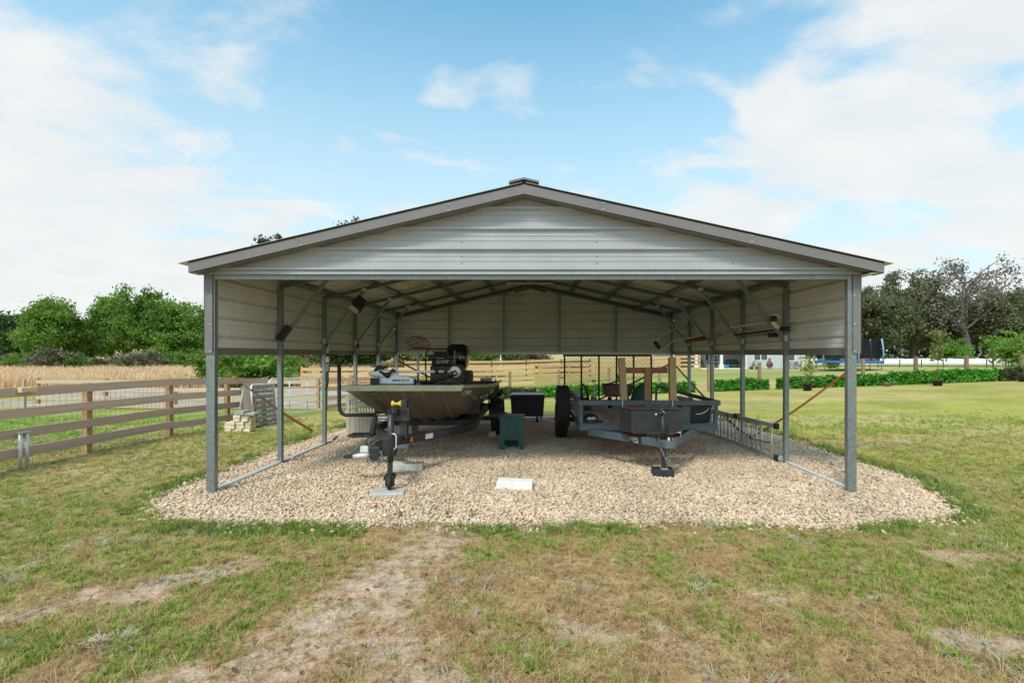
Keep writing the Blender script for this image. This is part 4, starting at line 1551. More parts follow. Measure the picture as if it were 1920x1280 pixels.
MB().tube([(-1.66, 5.66, .68), (-1.60, 5.65, .68), (-1.585, 5.65, .65), (-1.585, 5.65, .53), (-1.61, 5.65, .50)], .008, 6).build('jack_crank', m_silver, tr)
# folded coupler lying to the left of the jack
MB().box2((-1.99, 6.18, .32), (-1.75, 6.30, .50)).tube([(-2.02, 6.2, .46), (-1.92, 6.2, .38), (-1.84, 6.2, .44), (-1.78, 6.2, .36)], .035, 8).build('hinge', m_black2, tr, .01)
MB().box2((-2.05, 6.12, .28), (-1.92, 6.20, .44)).build('hinge_plate', m_trailer, tr, .01)
MB().box2(P(675, 848, 6.1), P(690, 836.5, 6.1) + Vector((0, .06, 0))).build('light_box', mat('clear_plastic_box', (.58, .66, .66), .2), tr, .006)
MB().tube([P(662, 856, 6.1), P(676, 854, 6.12), P(684, 854, 6.14), P(690, 850, 6.16)], [.026, .036, .042, .05], 12).build('coupler', m_silver, tr)
MB().box2(P(643, 859, 6.08), P(668, 853.5, 6.08) + Vector((0, .08, 0))).build('coupler_handle', m_black, tr, .008)


def chain(parent, pts, r_, name='chain'):
    """alternating oval links along a polyline"""
    mb = MB()
    pts = [Vector(p) for p in pts]
    L = 0
    pos = []
    for a, b_ in zip(pts[:-1], pts[1:]):
        n_ = max(1, int((b_ - a).length / (r_ * 5)))
        for k in range(n_):
            pos.append((a.lerp(b_, (k + .5) / n_), (b_ - a).normalized()))
    for i, (p, d) in enumerate(pos):
        u = d.orthogonal().normalized()
        if i % 2: u = d.cross(u)
        ring = [p + d * math.cos(t_) * r_ * 3.4 + u * math.sin(t_) * r_ * 2 for t_ in [2 * math.pi * k / 8 for k in range(8)]]
        mb.tube(ring, r_, 4, closed=True)
    return tag(mb.build(name, m_galv, parent), kind='stuff')


chain(tr, [(-1.90, 6.1, .40), (-1.885, 6.1, .30), (-1.93, 6.1, .22), (-1.91, 6.1, .31)], .006, 'safety_chain')
MB().tube([(-2.02, 6.15, .50), (-1.95, 6.13, .56), (-1.88, 6.15, .47), (-1.96, 6.12, .40), (-2.04, 6.14, .42), (-2.03, 6.13, .52), (-1.9, 6.12, .50)], .008, 6).tube([(-2.06, 6.12, .46), (-2.10, 6.12, .50), (-2.06, 6.12, .56)], .007, 6).build('wiring', m_black, tr)
# straps between boat and trailer
MB().tube([(-.88, 9.3, .55), (-.86, 9.3, .9)], .012, 6).build('tie_down', m_black, tr)

# wheel chocks, paver, blocks
m_chock = mat('pale_wood_chock', (.62, .48, .30), .8, var=.2, scale=12)
for (a, b_, lab) in ((P(916, 819, 9.45), P(929, 809, 9.45), 'short pale wood block chocking the right wheel of the boat trailer'),
                     (P(741, 815, 9.35), P(756, 807, 9.35), 'short pale wood block chocking the left wheel of the boat trailer')):
    e = MB().box2(a, b_ + Vector((0, .11, 0))).build('wheel_chock', m_chock, None, .004)
    tag(e, lab, 'wheel chock', 'wheel chocks')
e = MB().box((-1.66, 5.60, .034), (.36, .26, .05), Matrix.Rotation(R(8), 3, 'Z') @ Matrix.Rotation(R(1.5), 3, 'Y')).build('paver', mat('grey_paver', (.50, .47, .45), .9, var=.12, bump=.4), None, .006)
e.location.z -= .012
tag(e, 'flat grey paver half sunk in gravel under the jack wheel', 'paver')
e = MB().box((-.235, 5.82, .065), (.42, .185, .095), Matrix.Rotation(R(-4), 3, 'Z') @ Matrix.Rotation(R(1), 3, 'Y')).build('concrete_block', mat('white_block', (.80, .79, .75), .9, var=.08, scale=10, bump=.4), None, .006)
tag(e, 'solid whitish concrete block alone in the middle of the gravel', 'block', 'concrete blocks on the gravel')
e = MB().box((-1.745, 6.74, .065), (.44, .19, .10), Matrix.Rotation(R(3), 3, 'Z')).build('concrete_block', m_block, None, .006)
tag(e, 'solid grey concrete block behind the boat trailer jack', 'block', 'concrete blocks on the gravel')
e = MB().box((-2.3, 8.3, .05), (.40, .2, .1)).build('concrete_block', m_block, None, .006)
tag(e, 'grey concrete block lying in shade under the boat bow', 'block', 'concrete blocks on the gravel')

# ================================================================== storage bench behind the boat
m_resin = mat('taupe_resin', (.50, .43, .38), .55, var=.05, scale=4)
bx0, bx1, by = -3.52, -2.35, 9.3
bench = thing('storage_bench', 'taupe resin storage bench with slatted back behind the boat', 'bench', ((bx0 + bx1) / 2, by, .0))
for x in (bx0, bx1):
    MB().box2((x - .035, by, .02), (x + .035, by + .06, .80 if x == bx0 else .78)).build('corner_post', m_resin, bench, .004)
    MB().box2((x - .03, by + .06, .05), (x + .03, by + .55, .42)).build('side_panel', m_resin, bench)
MB().box2((bx0 + .035, by + .012, .10), (bx1 - .035, by + .03, .40)).build('front_panel', m_resin, bench)
for z0, z1 in ((.035, .10), (.385, .45)):
    MB().box2((bx0 + .035, by + .002, z0), (bx1 - .035, by + .04, z1)).build('panel_rail', m_resin, bench, .003)
k = 0
x = bx0 + .08
while x < bx1 - .05:
    MB().box2((x, by + .006, .10), (x + .062, by + .014, .385)).build('panel_board', m_resin, bench, .003)
    x += .070
for z0, z1 in ((.47, .50), (.575, .62)):
    MB().box2((bx0 + .035, by + .004, z0), (bx1 - .035, by + .035, z1)).build('back_rail', m_resin, bench, .003)
mid = (bx0 + bx1) / 2
arc = [(bx0 + (bx1 - bx0) * q, .80 - .06 + .14 * math.sin(math.pi * q)) for q in [i / 12 for i in range(13)]]
mb = MB()
for (xa, za), (xb, zb_) in zip(arc[:-1], arc[1:]):
    mb.bar((xa, by + .02, za), (xb, by + .02, zb_), .03, .04)
mb.build('top_rail', m_resin, bench)
for i in range(22):
    q = (i + .5) / 22
    xa = bx0 + (bx1 - bx0) * q
    xb = mid + (xa - mid) * 1.0
    zt = .74 + .14 * math.sin(math.pi * q)
    MB().bar((xa, by + .02, .50), (xb - .02, by + .02, zt), .012, .026, up=(1, 0, 0)).build('slat', m_resin, bench)

# ================================================================== green stand and black dock box
m_teal = mat('dark_green_resin', (.022, .085, .080), .5, var=.08, scale=6)
gx0, gx1, gy = -.585, -.185, 8.1
gs = thing('step_stand', 'dark green plastic step stand with arched opening in the gravel', 'stand', ((gx0 + gx1) / 2, gy, .02))
z0, z1 = .0, .575
poly = [(gx0, gy, z0), (gx0 + .075, gy, z0), (gx0 + .085, gy, .185), (gx1 - .085, gy, .185), (gx1 - .075, gy, z0), (gx1, gy, z0), (gx1 - .012, gy, z1 - .05), (gx0 + .012, gy, z1 - .05)]
mb = MB().prism([Vector(p) for p in poly[0:1] + poly[1:3] + [(gx0 + .085, gy, z1 - .05), (gx0 + .012, gy, z1 - .05)]], (0, .04, 0))
mb.prism([Vector(p) for p in [(gx1 - .085, gy, .185), (gx1 - .075, gy, z0), (gx1, gy, z0), (gx1 - .012, gy, z1 - .05), (gx1 - .085, gy, z1 - .05)]], (0, .04, 0))
mb.prism([Vector(p) for p in [(gx0 + .085, gy, .185), (gx1 - .085, gy, .185), (gx1 - .085, gy, z1 - .05), (gx0 + .085, gy, z1 - .05)]], (0, .04, 0))
mb.build('front_board', m_teal, gs)
MB().box2((gx0 + .13, gy - .012, .235), (gx1 - .13, gy - .001, z1 - .10)).box2((gx0 + .115, gy - .006, .215), (gx1 - .115, gy - .0005, z1 - .085)).build('raised_panel', m_teal, gs, .003)
for x in (gx0 + .015, gx1 - .045):
    MB().box2((x, gy + .04, z0), (x + .03, gy + .36, z1 - .05)).build('side_board', m_teal, gs)
MB().box2((gx0 + .07, gy + .33, z0), (gx1 - .07, gy + .36, z1 - .05)).build('rear_board', m_teal, gs)
MB().box2((gx0 - .006, gy - .012, z1 - .055), (gx1 + .006, gy + .38, z1)).build('top', m_teal, gs, .008)
for x in (gx0 + .03, gx0 + .045, gx1 - .045, gx1 - .03):
    MB().box2((x - .002, gy - .003, .05), (x + .002, gy - .0005, z1 - .06)).build('groove_rib', m_teal, gs)

db0 = P(957, 781, 12.2); db1 = P(1021, 740, 12.2)
dk = thing('deck_box', 'black ribbed plastic deck box with pale lid rim on short legs', 'storage box', ((db0.x + db1.x) / 2, 12.2, 0))
MB().prism([(db0.x + .03, 12.2, db0.z), (db1.x - .03, 12.2, db0.z), (db1.x, 12.2, db1.z - .06), (db0.x, 12.2, db1.z - .06)], (0, .55, 0)).build('body', m_black, dk, .015)
for i in range(9):
    x = db0.x + .09 + i * (db1.x - db0.x - .18) / 8
    MB().box2((x - .016, 12.188, db0.z + .03), (x + .016, 12.199, db1.z - .13)).build('rib', m_black, dk)
ld = MB().box2((db0.x - .01, 12.17, db1.z - .10), (db1.x + .01, 12.78, db1.z - .01)).build('lid', m_black, dk, .02)
MB().box2((db0.x + .01, 12.165, db1.z - .012), (db1.x - .0, 12.79, db1.z + .012)).build('lid_rim', mat('grey_rim_plastic', (.42, .44, .44), .5), ld, .008)
MB().box2(((db0.x + db1.x) / 2 - .04, 12.155, db1.z - .12), ((db0.x + db1.x) / 2 + .05, 12.17, db1.z - .06)).build('latch', m_black2, dk, .004)
for px, w_ in ((1005, 4), (1013, 3), (966, 4), (972, 3)):
    a = P(px, 790 - (4 if w_ == 3 else 0), 12.3)
    MB().box2((a.x, 12.25 + (.3 if w_ == 3 else 0), Tz(0, 12.3) + .0), (a.x + w_ * .0135, 12.31 + (.3 if w_ == 3 else 0), db0.z + .02)).build('leg', m_black, dk)
e = MB().box2((-.75, 12.30, -.11), (.32, 12.50, -.045)).build('concrete_sill', m_block, None, .008)
tag(e, 'low pale concrete beam under the black deck box', 'concrete beam')

# ================================================================== UTILITY TRAILER
m_blue = mat('slate_blue_paint', (.075, .105, .125), .45, var=.14, scale=7, dirt=.25)
m_blued = mat('slate_blue_scuffed', (.10, .125, .14), .55, var=.2, scale=12, dirt=.35)
m_deckwood = wood('trailer_deck_wood', (.32, .26, .20), (.50, .42, .34), axis=0, knots=False)
ut = thing('utility_trailer', 'slate blue flat utility trailer with wooden deck and mesh ramp', 'trailer', (1.7, 9.0, 0))
x0, x1, y0, y1 = .66, 2.72, 7.30, 10.95
zl, zu = .515, .873
MB().box2((x0, y0, zl - .045), (x1 - .03, y0 + .05, zl + .045)).build('front_frame', m_blue, ut, .004)
for x in (x0, x1 - .08):
    MB().box2((x, y0 + .05, zl - .045), (x + .05, y1, zl + .045)).build('side_frame', m_blue, ut)
MB().box2((x0, y1, zl - .045), (x1 - .03, y1 + .05, zl + .045)).build('rear_frame', m_blue, ut)
MB().box2((x0 - .02, y0 - .01, zu - .036), (x1 + .02, y0 + .045, zu + .036)).build('top_rail', m_blue, ut, .004)
for x, m_ in ((x0 - .02, m_blued), (x1 - .035, m_blue)):
    MB().box2((x, y0 + .045, zu - .02), (x + .055, y1, zu + .034)).build('top_rail', m_ if x < 1 else m_black2, ut)
for x in (x0 + .005,):
    for y in (y0 + .01, 7.62, 8.15, 9.9, 10.85):
        MB().box2((x, y, zl + .045), (x + .045, y + .045, zu - .036)).build('upright', m_blue, ut)
MB().prism([(x1 - .075, y0 + .01, zl + .045), (x1 - .035, y0 + .01, zl + .045), (x1 - .005, y0 + .01, zu - .036), (x1 - .045, y0 + .01, zu - .036)], (0, .045, 0)).build('upright', m_blue, ut)
for y in (8.4, 9.6, 10.85):
    MB().box2((x1 - .075, y, zl + .045), (x1 - .035, y + .045, zu - .02)).build('upright', m_blue, ut)
k = 0
nb = 13
for i in range(nb):
    xa = x0 + .055 + (x1 - x0 - .14) * i / nb
    xb = x0 + .055 + (x1 - x0 - .14) * (i + 1) / nb - .008
    plank('deck_board', ((xa + xb) / 2, y0 + .055, zl + .022 + random.uniform(-.002, .002)), ((xa + xb) / 2, y1 - .005, zl + .022 + random.uniform(-.002, .002)), xb - xa, .038, m_deckwood, ut)
# blue sheet against the right front upright
MB().box2((2.19, 7.36, .56), (2.31, 7.60, .82)).build('corner_gusset', m_blue, ut)
# tongue
tip = Vector((1.70, 6.22, .455))
for a, s in ((Vector((1.10, 7.32, .45)), -1), (Vector((2.34, 7.32, .45)), 1)):
    pass
jx2 = 1.70
def channel(a, b_, w_, h, m_, nm, par):
    return MB().bar(a, b_, w_, h).build(nm, m_, par, .004)
channel(Vector((.80, 7.35, .44)), Vector((1.66, 6.36, .44)), .05, .10, m_blue, 'tongue_beam', ut)
channel(Vector((2.38, 7.36, .44)), Vector((1.76, 6.36, .44)), .05, .10, m_blued, 'tongue_beam', ut)
MB().prism([(1.60, 6.52, .485), (1.83, 6.52, .485), (1.79, 6.25, .485), (1.74, 6.20, .485), (1.66, 6.20, .485), (1.62, 6.26, .485)], (0, 0, -.085)).build('coupler_plate', m_blued, ut, .01)
MB().box2((1.36, 6.86, .494), (2.03, 6.90, .50)).build('tool_tray_lip', m_silver, ut)
# tool box with its left face turned to us
bxz0, bxz1 = .50, .83
tb = MB().prism([P(1183, 811, 6.55), P(1281, 811, 6.55), P(1281, 769, 6.55), P(1183, 769, 6.55)], (0, .22, 0)).build('tongue_toolbox', m_black2, ut, .006)
a = P(1183, 811, 6.55); b_ = P(1162, 809, 6.77)
pl = [a + Vector((0, 0, 0)), Vector((b_.x, 6.77, a.z)), Vector((b_.x, 6.77, P(1183, 769, 6.55).z)), P(1183, 769, 6.55)]
MB().prism([pl[0], pl[1], Vector((pl[0].x, 6.77, a.z))], (0, 0, pl[3].z - a.z)).build('toolbox_side', m_black2, tb)
zt = P(1183, 768, 6.55).z
MB().prism([(pl[0].x - .005, 6.54, zt), (P(1281, 769, 6.55).x + .006, 6.54, zt), (P(1281, 769, 6.55).x + .006, 6.78, zt), (pl[1].x, 6.78, zt)], (0, 0, .014)).build('toolbox_lid', m_trailer, tb)
MB().lathe([(.013, 0), (.013, -.012)], P(1230, 776.5, 6.545), 'Y', 12).build('lock', m_tag, tb)
MB().tube([P(1238, 775, 6.5), P(1240, 771, 6.5), P(1244, 771, 6.5), P(1246, 775, 6.5)], .008, 6).build('toolbox_handle', m_silver, tb)
MB().tube([P(1271, 811, 6.5), P(1276, 809, 6.5), P(1277, 820, 6.5)], .006, 6).build('safety_latch', m_silver, ut)
# jack
jk = P(1243, 800, 6.42)
MB().tube([(jk.x, 6.42, .44), (jk.x, 6.42, .80)], .034, 16).build('jack_tube', m_black2, ut)
MB().bar((jk.x + .004, 6.40, .12), (jk.x + .004, 6.40, .42), .055, .055).build('jack_leg', m_trailer, ut, .003)
MB().box2((jk.x - .035, 6.34, .110), (jk.x + .05, 6.44, .122)).build('jack_foot', m_galv2, ut)
MB().tube([(jk.x - .02, 6.40, .80), (jk.x - .02, 6.40, .90)], .016, 8).build('jack_handle', m_black2, ut)
MB().tube([(jk.x - .10, 6.36, .48), (jk.x - .11, 6.34, .55), (jk.x - .06, 6.32, .60), (jk.x + .04, 6.32, .58), (jk.x + .09, 6.34, .52), (jk.x + .09, 6.36, .48)], .006, 6).build('wiring', m_black, ut)
MB().box2((jk.x + .035, 6.30, .49), (jk.x + .055, 6.315, .53)).build('plug', m_tag, ut)
MB().lathe([(.014, 0), (.014, .03)], (jk.x + .10, 6.36, .487), 'Z', 10).build('pin', mat('brass', (.55, .38, .2), .4, .5), ut)
chain(ut, [(jk.x - .045, 6.36, .40), (jk.x - .01, 6.33, .30), (jk.x + .03, 6.33, .20), (jk.x + .05, 6.33, .27), (jk.x + .075, 6.36, .40)], .0055, 'safety_chain')
chain(ut, [(jk.x - .01, 6.33, .40), (jk.x + .02, 6.32, .33), (jk.x + .055, 6.32, .17), (jk.x + .07, 6.33, .24)], .0055, 'safety_chain')
# maker's sticker on the left tongue beam
d = (Vector((1.66, 6.36, .44)) - Vector((.80, 7.35, .44))).normalized()
nrm = Vector((-d.y, d.x, 0)); nrm = nrm if nrm.y < 0 else -nrm
q = Vector((1.335, 7.10, .44))
q = Vector((.80, 7.35, .44)) + d * ((1.285 - .80) / d.x) + nrm * .0265
sk = MB().prism([q + Vector((0, 0, -.047)), q + d * .235 + Vector((0, 0, -.047)), q + d * .235 + Vector((0, 0, .047)), q + Vector((0, 0, .047))], nrm * .002).build('maker_sticker', m_black, ut)
textmesh('sticker_lettering', 'GPS', .062, m_txt_w, sk, q + d * .075 + Vector((0, 0, -.012)) + nrm * .0035, d, (0, 0, 1), bold=True)
textmesh('sticker_lettering', 'TRAILERS', .022, m_txt_w, sk, q + d * .095 + Vector((0, 0, -.039)) + nrm * .0035, d, (0, 0, 1), bold=True)
for k, pts in enumerate(([(0, .0), (.03, .03), (.012, -.03)], [(.03, .03), (.055, .0), (.035, -.03)])):
    MB().tube([q + d * (a_ + .012) + Vector((0, 0, z_)) + nrm * .003 for (a_, z_) in pts], .0025, 4).build('sticker_emblem', m_txt_w, sk)
# wheels
for x in (.50, 2.80):
    wheel(ut, (x, 9.45, .355), .355, .22, .19, mr=m_rim_dark)
sp_ = wheel(ut, (.49, 8.72, .67), .37, .225, .19, mr=m_rim_dark)
MB().box2((.56, 8.66, .62), (.68, 8.78, .72)).build('spare_bracket', m_blue, ut)
for x in (.50, 2.80):
    MB().box2((x - .12, 9.0, .74), (x + .12, 9.9, .76)).box2((x - .12, 8.98, .50), (x + .12, 9.0, .76)).build('fender', m_blue if x < 1 else m_black2, ut)
MB().box2((.5, 9.41, .31), (2.8, 9.49, .39)).build('axle', m_black2, ut)
# brown board under the frame
MB().box2((1.0, 7.75, .30), (1.75, 7.80, .36)).build('cross_brace', mat('rusty_steel', (.14, .05, .03), .85, var=.3, scale=20), ut)
# ramp gate
rg_x0, rg_x1, ry, rz0, rz1 = .65, 2.58, 11.02, .56, 1.575
gate = MB().box2((rg_x0 - .02, ry - .02, rz1 - .035), (rg_x1 + .02, ry + .02, rz1 + .01)).box2((rg_x0 - .02, ry - .02, rz0 - .02), (rg_x1 + .02, ry + .02, rz0 + .02)).build('ramp_frame', m_black2, ut)
for i, px in enumerate((1058.5, 1090, 1123, 1156, 1188, 1221)):
    x = (px - 1003) * ry / 927
    plank('ramp_bar', (x, ry, rz0 + .02), (x, ry, rz1 - .035), .036, .036, m_black2, gate, up=(0, 1, 0))
mb = MB()
nr, nc = 22, 46
dxm = (rg_x1 - rg_x0) / nc
dzm = (rz1 - rz0 - .05) / nr
for r_ in range(nr + 1):
    z = rz0 + .02 + r_ * dzm
    pts = [(rg_x0 + c_ * dxm, z + (dzm * .42 if (c_ + r_) % 2 else -dzm * .42)) for c_ in range(nc + 1)]
    vs, fs = [], []
    for (x, zz) in pts:
        vs += [(x, ry - .024, zz - .0030), (x, ry - .024, zz + .0030), (x, ry - .021, zz + .0030), (x, ry - .021, zz - .0030)]
    for c_ in range(nc):
        a = 4 * c_
        fs += [(a, a + 4, a + 5, a + 1), (a + 3, a + 2, a + 6, a + 7), (a + 1, a + 5, a + 6, a + 2), (a, a + 3, a + 7, a + 4)]
    mb.add(vs, fs)
tag(mb.build('expanded_mesh', m_black2, gate), kind='stuff')
MB().tube([P(1057, 697, 10.95), P(1052, 697, 10.95), P(1052, 708, 10.95), P(1057, 708, 10.95)], .008, 6).build('gate_latch', m_black2, gate)

# --- load on the trailer
m_timber = wood('treated_timber', (.42, .27, .13), (.58, .42, .23), axis=0, ring=6)
m_timber_r = wood('reddish_timber', (.24, .11, .07), (.38, .20, .13), axis=0)
zd = zl + .045
for (pa, pb, lab) in ((P(1172, 790, 7.42), P(1165, 671, 7.55), 'square treated timber post standing behind the trailer rail, left of the cross piece'),
                      (P(1262, 790, 7.42), P(1260, 670, 7.55), 'square treated timber post standing behind the trailer rail, right of the cross piece')):
    pa.z = zd + .002
    e = thing('timber_post', lab, 'post', tuple(pa), 'treated posts standing on the trailer')
    plank('beam', pa, pb, .098, .098, m_timber, e, up=(0, -1, 0))
    c_ = pa.lerp(pb, .30)
    MB().tube([(c_.x - .055, 7.27, zu + .04), (c_.x - .055, 7.27, zu - .05), (c_.x - .05, 7.36, zu - .06)], .006, 6).tube([(c_.x - .06, 7.275, zu + .045), (c_.x - .05, 7.44, zu + .05)], .006, 6).build('tie_cord', m_txt_w, e)
e = thing('lumber_stand', 'reddish timber T frame standing between the two treated posts', 'timber frame', (1.80, 7.75, zd))
a = P(1171, 694, 7.78); b_ = P(1252, 694, 7.78)
plank('cross_piece', a, b_, .04, .090, m_timber_r, e)
plank('upright', (P(1214, 700, 7.72).x, 7.72, zd), (P(1214, 700, 7.72).x, 7.72, P(1214, 689, 7.72).z), .098, .05, wood('fir_timber', (.34, .17, .09), (.50, .30, .18), axis=0), e, up=(0, -1, 0))
for p in (a, b_):
    MB().box(p, (.035, .05, .098)).build('paint_end', m_txt_w, e)
# black cap
c_ = Vector((P(1107, 790, 7.5).x, 7.55, zd))
e = thing('cap', 'black baseball cap with white lettering left on the trailer deck', 'cap', tuple(c_))
cp = MB()
vs, fs = [], []
for i, (q, r_) in enumerate(((0, .125), (.04, .125), (.08, .108), (.115, .07), (.13, .015))):
    for j in range(16):
        a = 2 * math.pi * j / 16
        vs.append((c_.x + math.cos(a) * r_ * 1.05, c_.y + math.sin(a) * r_, c_.z + q))
for i in range(4):
    for j in range(16):
        fs.append((i * 16 + j, i * 16 + (j + 1) % 16, (i + 1) * 16 + (j + 1) % 16, (i + 1) * 16 + j))
fs.append(tuple(range(64, 80)))
cp.add(vs, fs, True)
cp.build('crown', m_black, e)
MB().prism([(c_.x + .07, c_.y - .10, c_.z + .03), (c_.x + .19, c_.y - .10, c_.z + .004), (c_.x + .20, c_.y + .02, c_.z + .004), (c_.x + .10, c_.y + .08, c_.z + .03)], (0, 0, .006)).build('brim', m_black, e)
textmesh('cap_lettering', 'HHH', .055, m_txt_w, e, (c_.x - .05, c_.y - .128, c_.z + .048), (1, 0, .05), (0, .35, 1), bold=True)
# leaf litter / rags by the cap
c_ = Vector((P(1140, 792, 7.45).x, 7.45, zd))
e = MB().tube([c_ + Vector((-.07, 0, .012)), c_ + Vector((-.02, .02, .02)), c_ + Vector((.03, -.01, .015)), c_ + Vector((.08, .01, .01))], [.01, .02, .016, .008], 7).build('rag', mat('rust_rag', (.35, .14, .07), .9), None)
tag(e, 'small rust coloured rag on the deck beside the cap', 'rag')
# black tote in the right front corner
a = P(1291, 797, 7.42); b_ = P(1333, 760, 7.42)
a.z = zd + .002
e = thing('storage_tote', 'black plastic tote with a white cord in the right front trailer corner', 'tote', ((a.x + b_.x) / 2, 7.6, a.z))
MB().prism([(a.x + .015, 7.42, a.z), (b_.x - .02, 7.42, a.z), (b_.x, 7.40, b_.z - .02), (a.x, 7.40, b_.z - .02)], (0, .34, 0)).build('tub', m_black, e, .01)
MB().box2((a.x - .008, 7.385, b_.z - .03), (b_.x + .008, 7.76, b_.z - .005)).build('rim', m_black, e, .004)
MB().tube([P(1304, 776, 7.36), P(1312, 776, 7.35), P(1320, 773, 7.35), P(1326, 769, 7.36), P(1329, 764, 7.37)], .006, 6).build('cord', m_txt_w, e)
# brown cart tub, broom, white bag, green sack, black chair frame, red can
def lump(name, m_, c_, sx, sy, sz_, seed, label, cat, flat=True):
    v_, f_ = ico(seed, 1.0)
    mb = MB().add([(c_[0] + p[0] * sx, c_[1] + p[1] * sy, c_[2] + max(-.75, p[2]) * sz_) for p in v_], f_, True)
    o_ = mb.build(name, m_, None)
    return tag(o_, label, cat)


a = P(1133, 750, 9.4)
e = thing('garden_cart', 'brown garden cart tub with handle behind the timber posts', 'garden cart', (a.x + .28, 9.6, zd))
MB().prism([(a.x + .05, 9.4, .78), (a.x + .50, 9.4, .78), (a.x + .56, 9.4, 1.00), (a.x, 9.4, 1.02)], (0, .45, 0)).build('tub', mat('brown_tub', (.13, .075, .06), .7, var=.2), e, .02)
MB().tube([(a.x + .0, 9.35, 1.0), (a.x + .2, 9.3, 1.08), (a.x + .35, 9.3, 1.10)], .014, 6).tube([(a.x + .26, 9.3, 1.1), (a.x + .23, 9.3, 1.22), (a.x + .21, 9.3, 1.23)], .012, 6).build('handle', m_black2, e)
for dx_ in (.12, .45):
    MB().lathe([(.05, -.03), (.105, -.03), (.105, .03), (.05, .03)], (a.x + dx_, 9.5, zd + .106), 'X', 16).build('cart_wheel', m_rubber, e)
    MB().bar((a.x + dx_, 9.55, zd + .1), (a.x + dx_, 9.6, .79), .03).build('cart_leg', m_black2, e)
c_ = P(1114, 750, 9.0)
e = thing('push_broom', 'broom with dark head up and pale handle behind the front rail', 'broom', (c_.x, 9.0, zd))
MB().tube([(c_.x, 9.0, zd), (c_.x, 9.0, P(0, 715, 9.0).z)], .011, 8).build('handle', m_silver, e)
zb_ = P(0, 714, 9.0).z
MB().box2((c_.x - .04, 8.98, zb_ - .006), (c_.x + .035, 9.02, zb_ + .014)).build('head', m_black, e)
MB().box2((c_.x - .05, 8.99, zd), (c_.x + .05, 9.12, zd + .26)).build('bucket', mat('brown_bucket', (.16, .11, .09), .6), e, .01)
lump('tarp_bundle', mat('pale_blue_tarp', (.48, .54, .60), .6, var=.2, scale=12), (P(1080, 740, 9.2).x, 9.3, .84), .16, .2, .12, 4, 'pale blue tarp bundle heaped behind the left trailer rail', 'tarp')
e = thing('folded_chair', 'black tube frame of a folded chair leaning in the trailer', 'chair', (P(1094, 748, 9.1).x, 9.1, zd))
MB().tube([P(1091, 755, 9.1), P(1091, 722, 9.1), P(1094, 720, 9.1), P(1102, 738, 9.1), P(1103, 755, 9.1)], .022, 8).build('frame', m_black2, e)
MB().box2((P(1084, 748, 9.1).x, 9.15, zd), (P(1106, 748, 9.1).x, 9.45, zd + .22)).build('seat', m_black, e, .01)
a = P(1195, 752, 9.3)
e = MB().tube([a + Vector((.02, 0, -.28)), a + Vector((.03, .02, -.05)), a + Vector((.08, .05, .18)), a + Vector((.15, .05, .33))], [.16, .18, .15, .05], 10).build('green_sack', mat('green_fabric', (.035, .10, .075), .8, var=.25, scale=14), None)
tag(e, 'dark green fabric sack slumped beside the timber upright', 'sack')
e = thing('fuel_can', 'red fuel can on the deck behind the toolbox', 'fuel can', (P(1193, 764, 8.4).x, 8.4, zd))
a = P(1193, 764, 8.4)
m_red = mat('red_plastic', (.42, .03, .03), .4)
MB().box2((a.x - .11, 8.4, zd), (a.x + .09, 8.56, zd + .18)).build('body', m_red, e, .02)
MB().tube([(a.x - .06, 8.48, zd + .18), (a.x - .06, 8.48, zd + .22), (a.x + .04, 8.48, zd + .22), (a.x + .04, 8.48, zd + .18)], .012, 6).build('handle', m_red, e)
MB().lathe([(.022, 0), (.022, .03)], (a.x + .075, 8.48, zd + .18), 'Z', 10).build('cap', m_yellow, e)
# rubber jack pad
e = MB().box((jk.x - .005, 6.42, .062), (.265, .20, .105), Matrix.Rotation(R(-3), 3, 'Z')).build('rubber_block', m_black2, None, .012)
tag(e, 'black rubber block on the gravel under the utility trailer jack', 'block')
e = MB().box((1.74, 7.56, .025), (.60, .11, .04), Matrix.Rotation(R(3), 3, 'Z')).build('loose_board', wood('old_board', (.24, .15, .10), (.34, .22, .15), axis=0), None, .003)
tag(e, 'weathered board lying on the gravel under the utility trailer', 'board')

# ================================================================== LADDER lying on its edge
m_ladder = mat('dull_aluminium', (.60, .575, .52), .5, .35, var=.12, scale=18, dirt=.25)
lad = thing('extension_ladder', 'dull aluminium extension ladder lying on edge along the right posts', 'ladder', (3.5, 9.5, .05))
la0, la1 = Vector((3.545, 7.28, .075)), Vector((3.36, 12.1, .0))
ux = (la1 - la0)
for (off, tilt_, y_s, y_e, nm) in ((Vector((0, 0, 0)), 0, 0, 1, 'base'), (Vector((.055, .0, .0)), 0, .12, .98, 'fly')):
    p0 = la0 + ux * y_s + off; p1 = la0 + ux * y_e + off
    hgt = .46 if nm == 'base' else .42
    for z in (.0, hgt):
        MB().bar(p0 + Vector((0, 0, z)), p1 + Vector((0, 0, z)), .028, .060).build('rail', m_ladder, lad)
    L = (p1 - p0).length
    k = 0
    s_ = .12
    while s_ < L - .1:
        p = p0.lerp(p1, s_ / L)
        MB().tube([p + Vector((0, 0, .03)), p + Vector((0, 0, hgt - .03))], .019, 8).build('rung', m_ladder, lad)
        s_ += .305
for z in (0, .46):
    MB().box(la0 + Vector((0, -.02, z)), (.05, .09, .085)).build('end_cap', m_black, lad, .005)
MB().box(la0 + Vector((.05, -.06, -.0)), (.10, .05, .05)).build('foot', m_galv2, lad)
MB().tube([la0 + ux * .02 + Vector((-.03, 0, .20)), la0 + ux * .12 + Vector((-.03, 0, .17)), la0 + ux * .22 + Vector((-.03, 0, .24)), la0 + ux * .32 + Vector((-.03, 0, .38)), la0 + ux * .34 + Vector((-.03, 0, .48))], .007, 6).build('rope', m_black, lad)
MB().box(la0 + ux * .27 + Vector((.02, 0, .47)), (.10, .12, .075)).build('rung_lock', m_black2, lad)

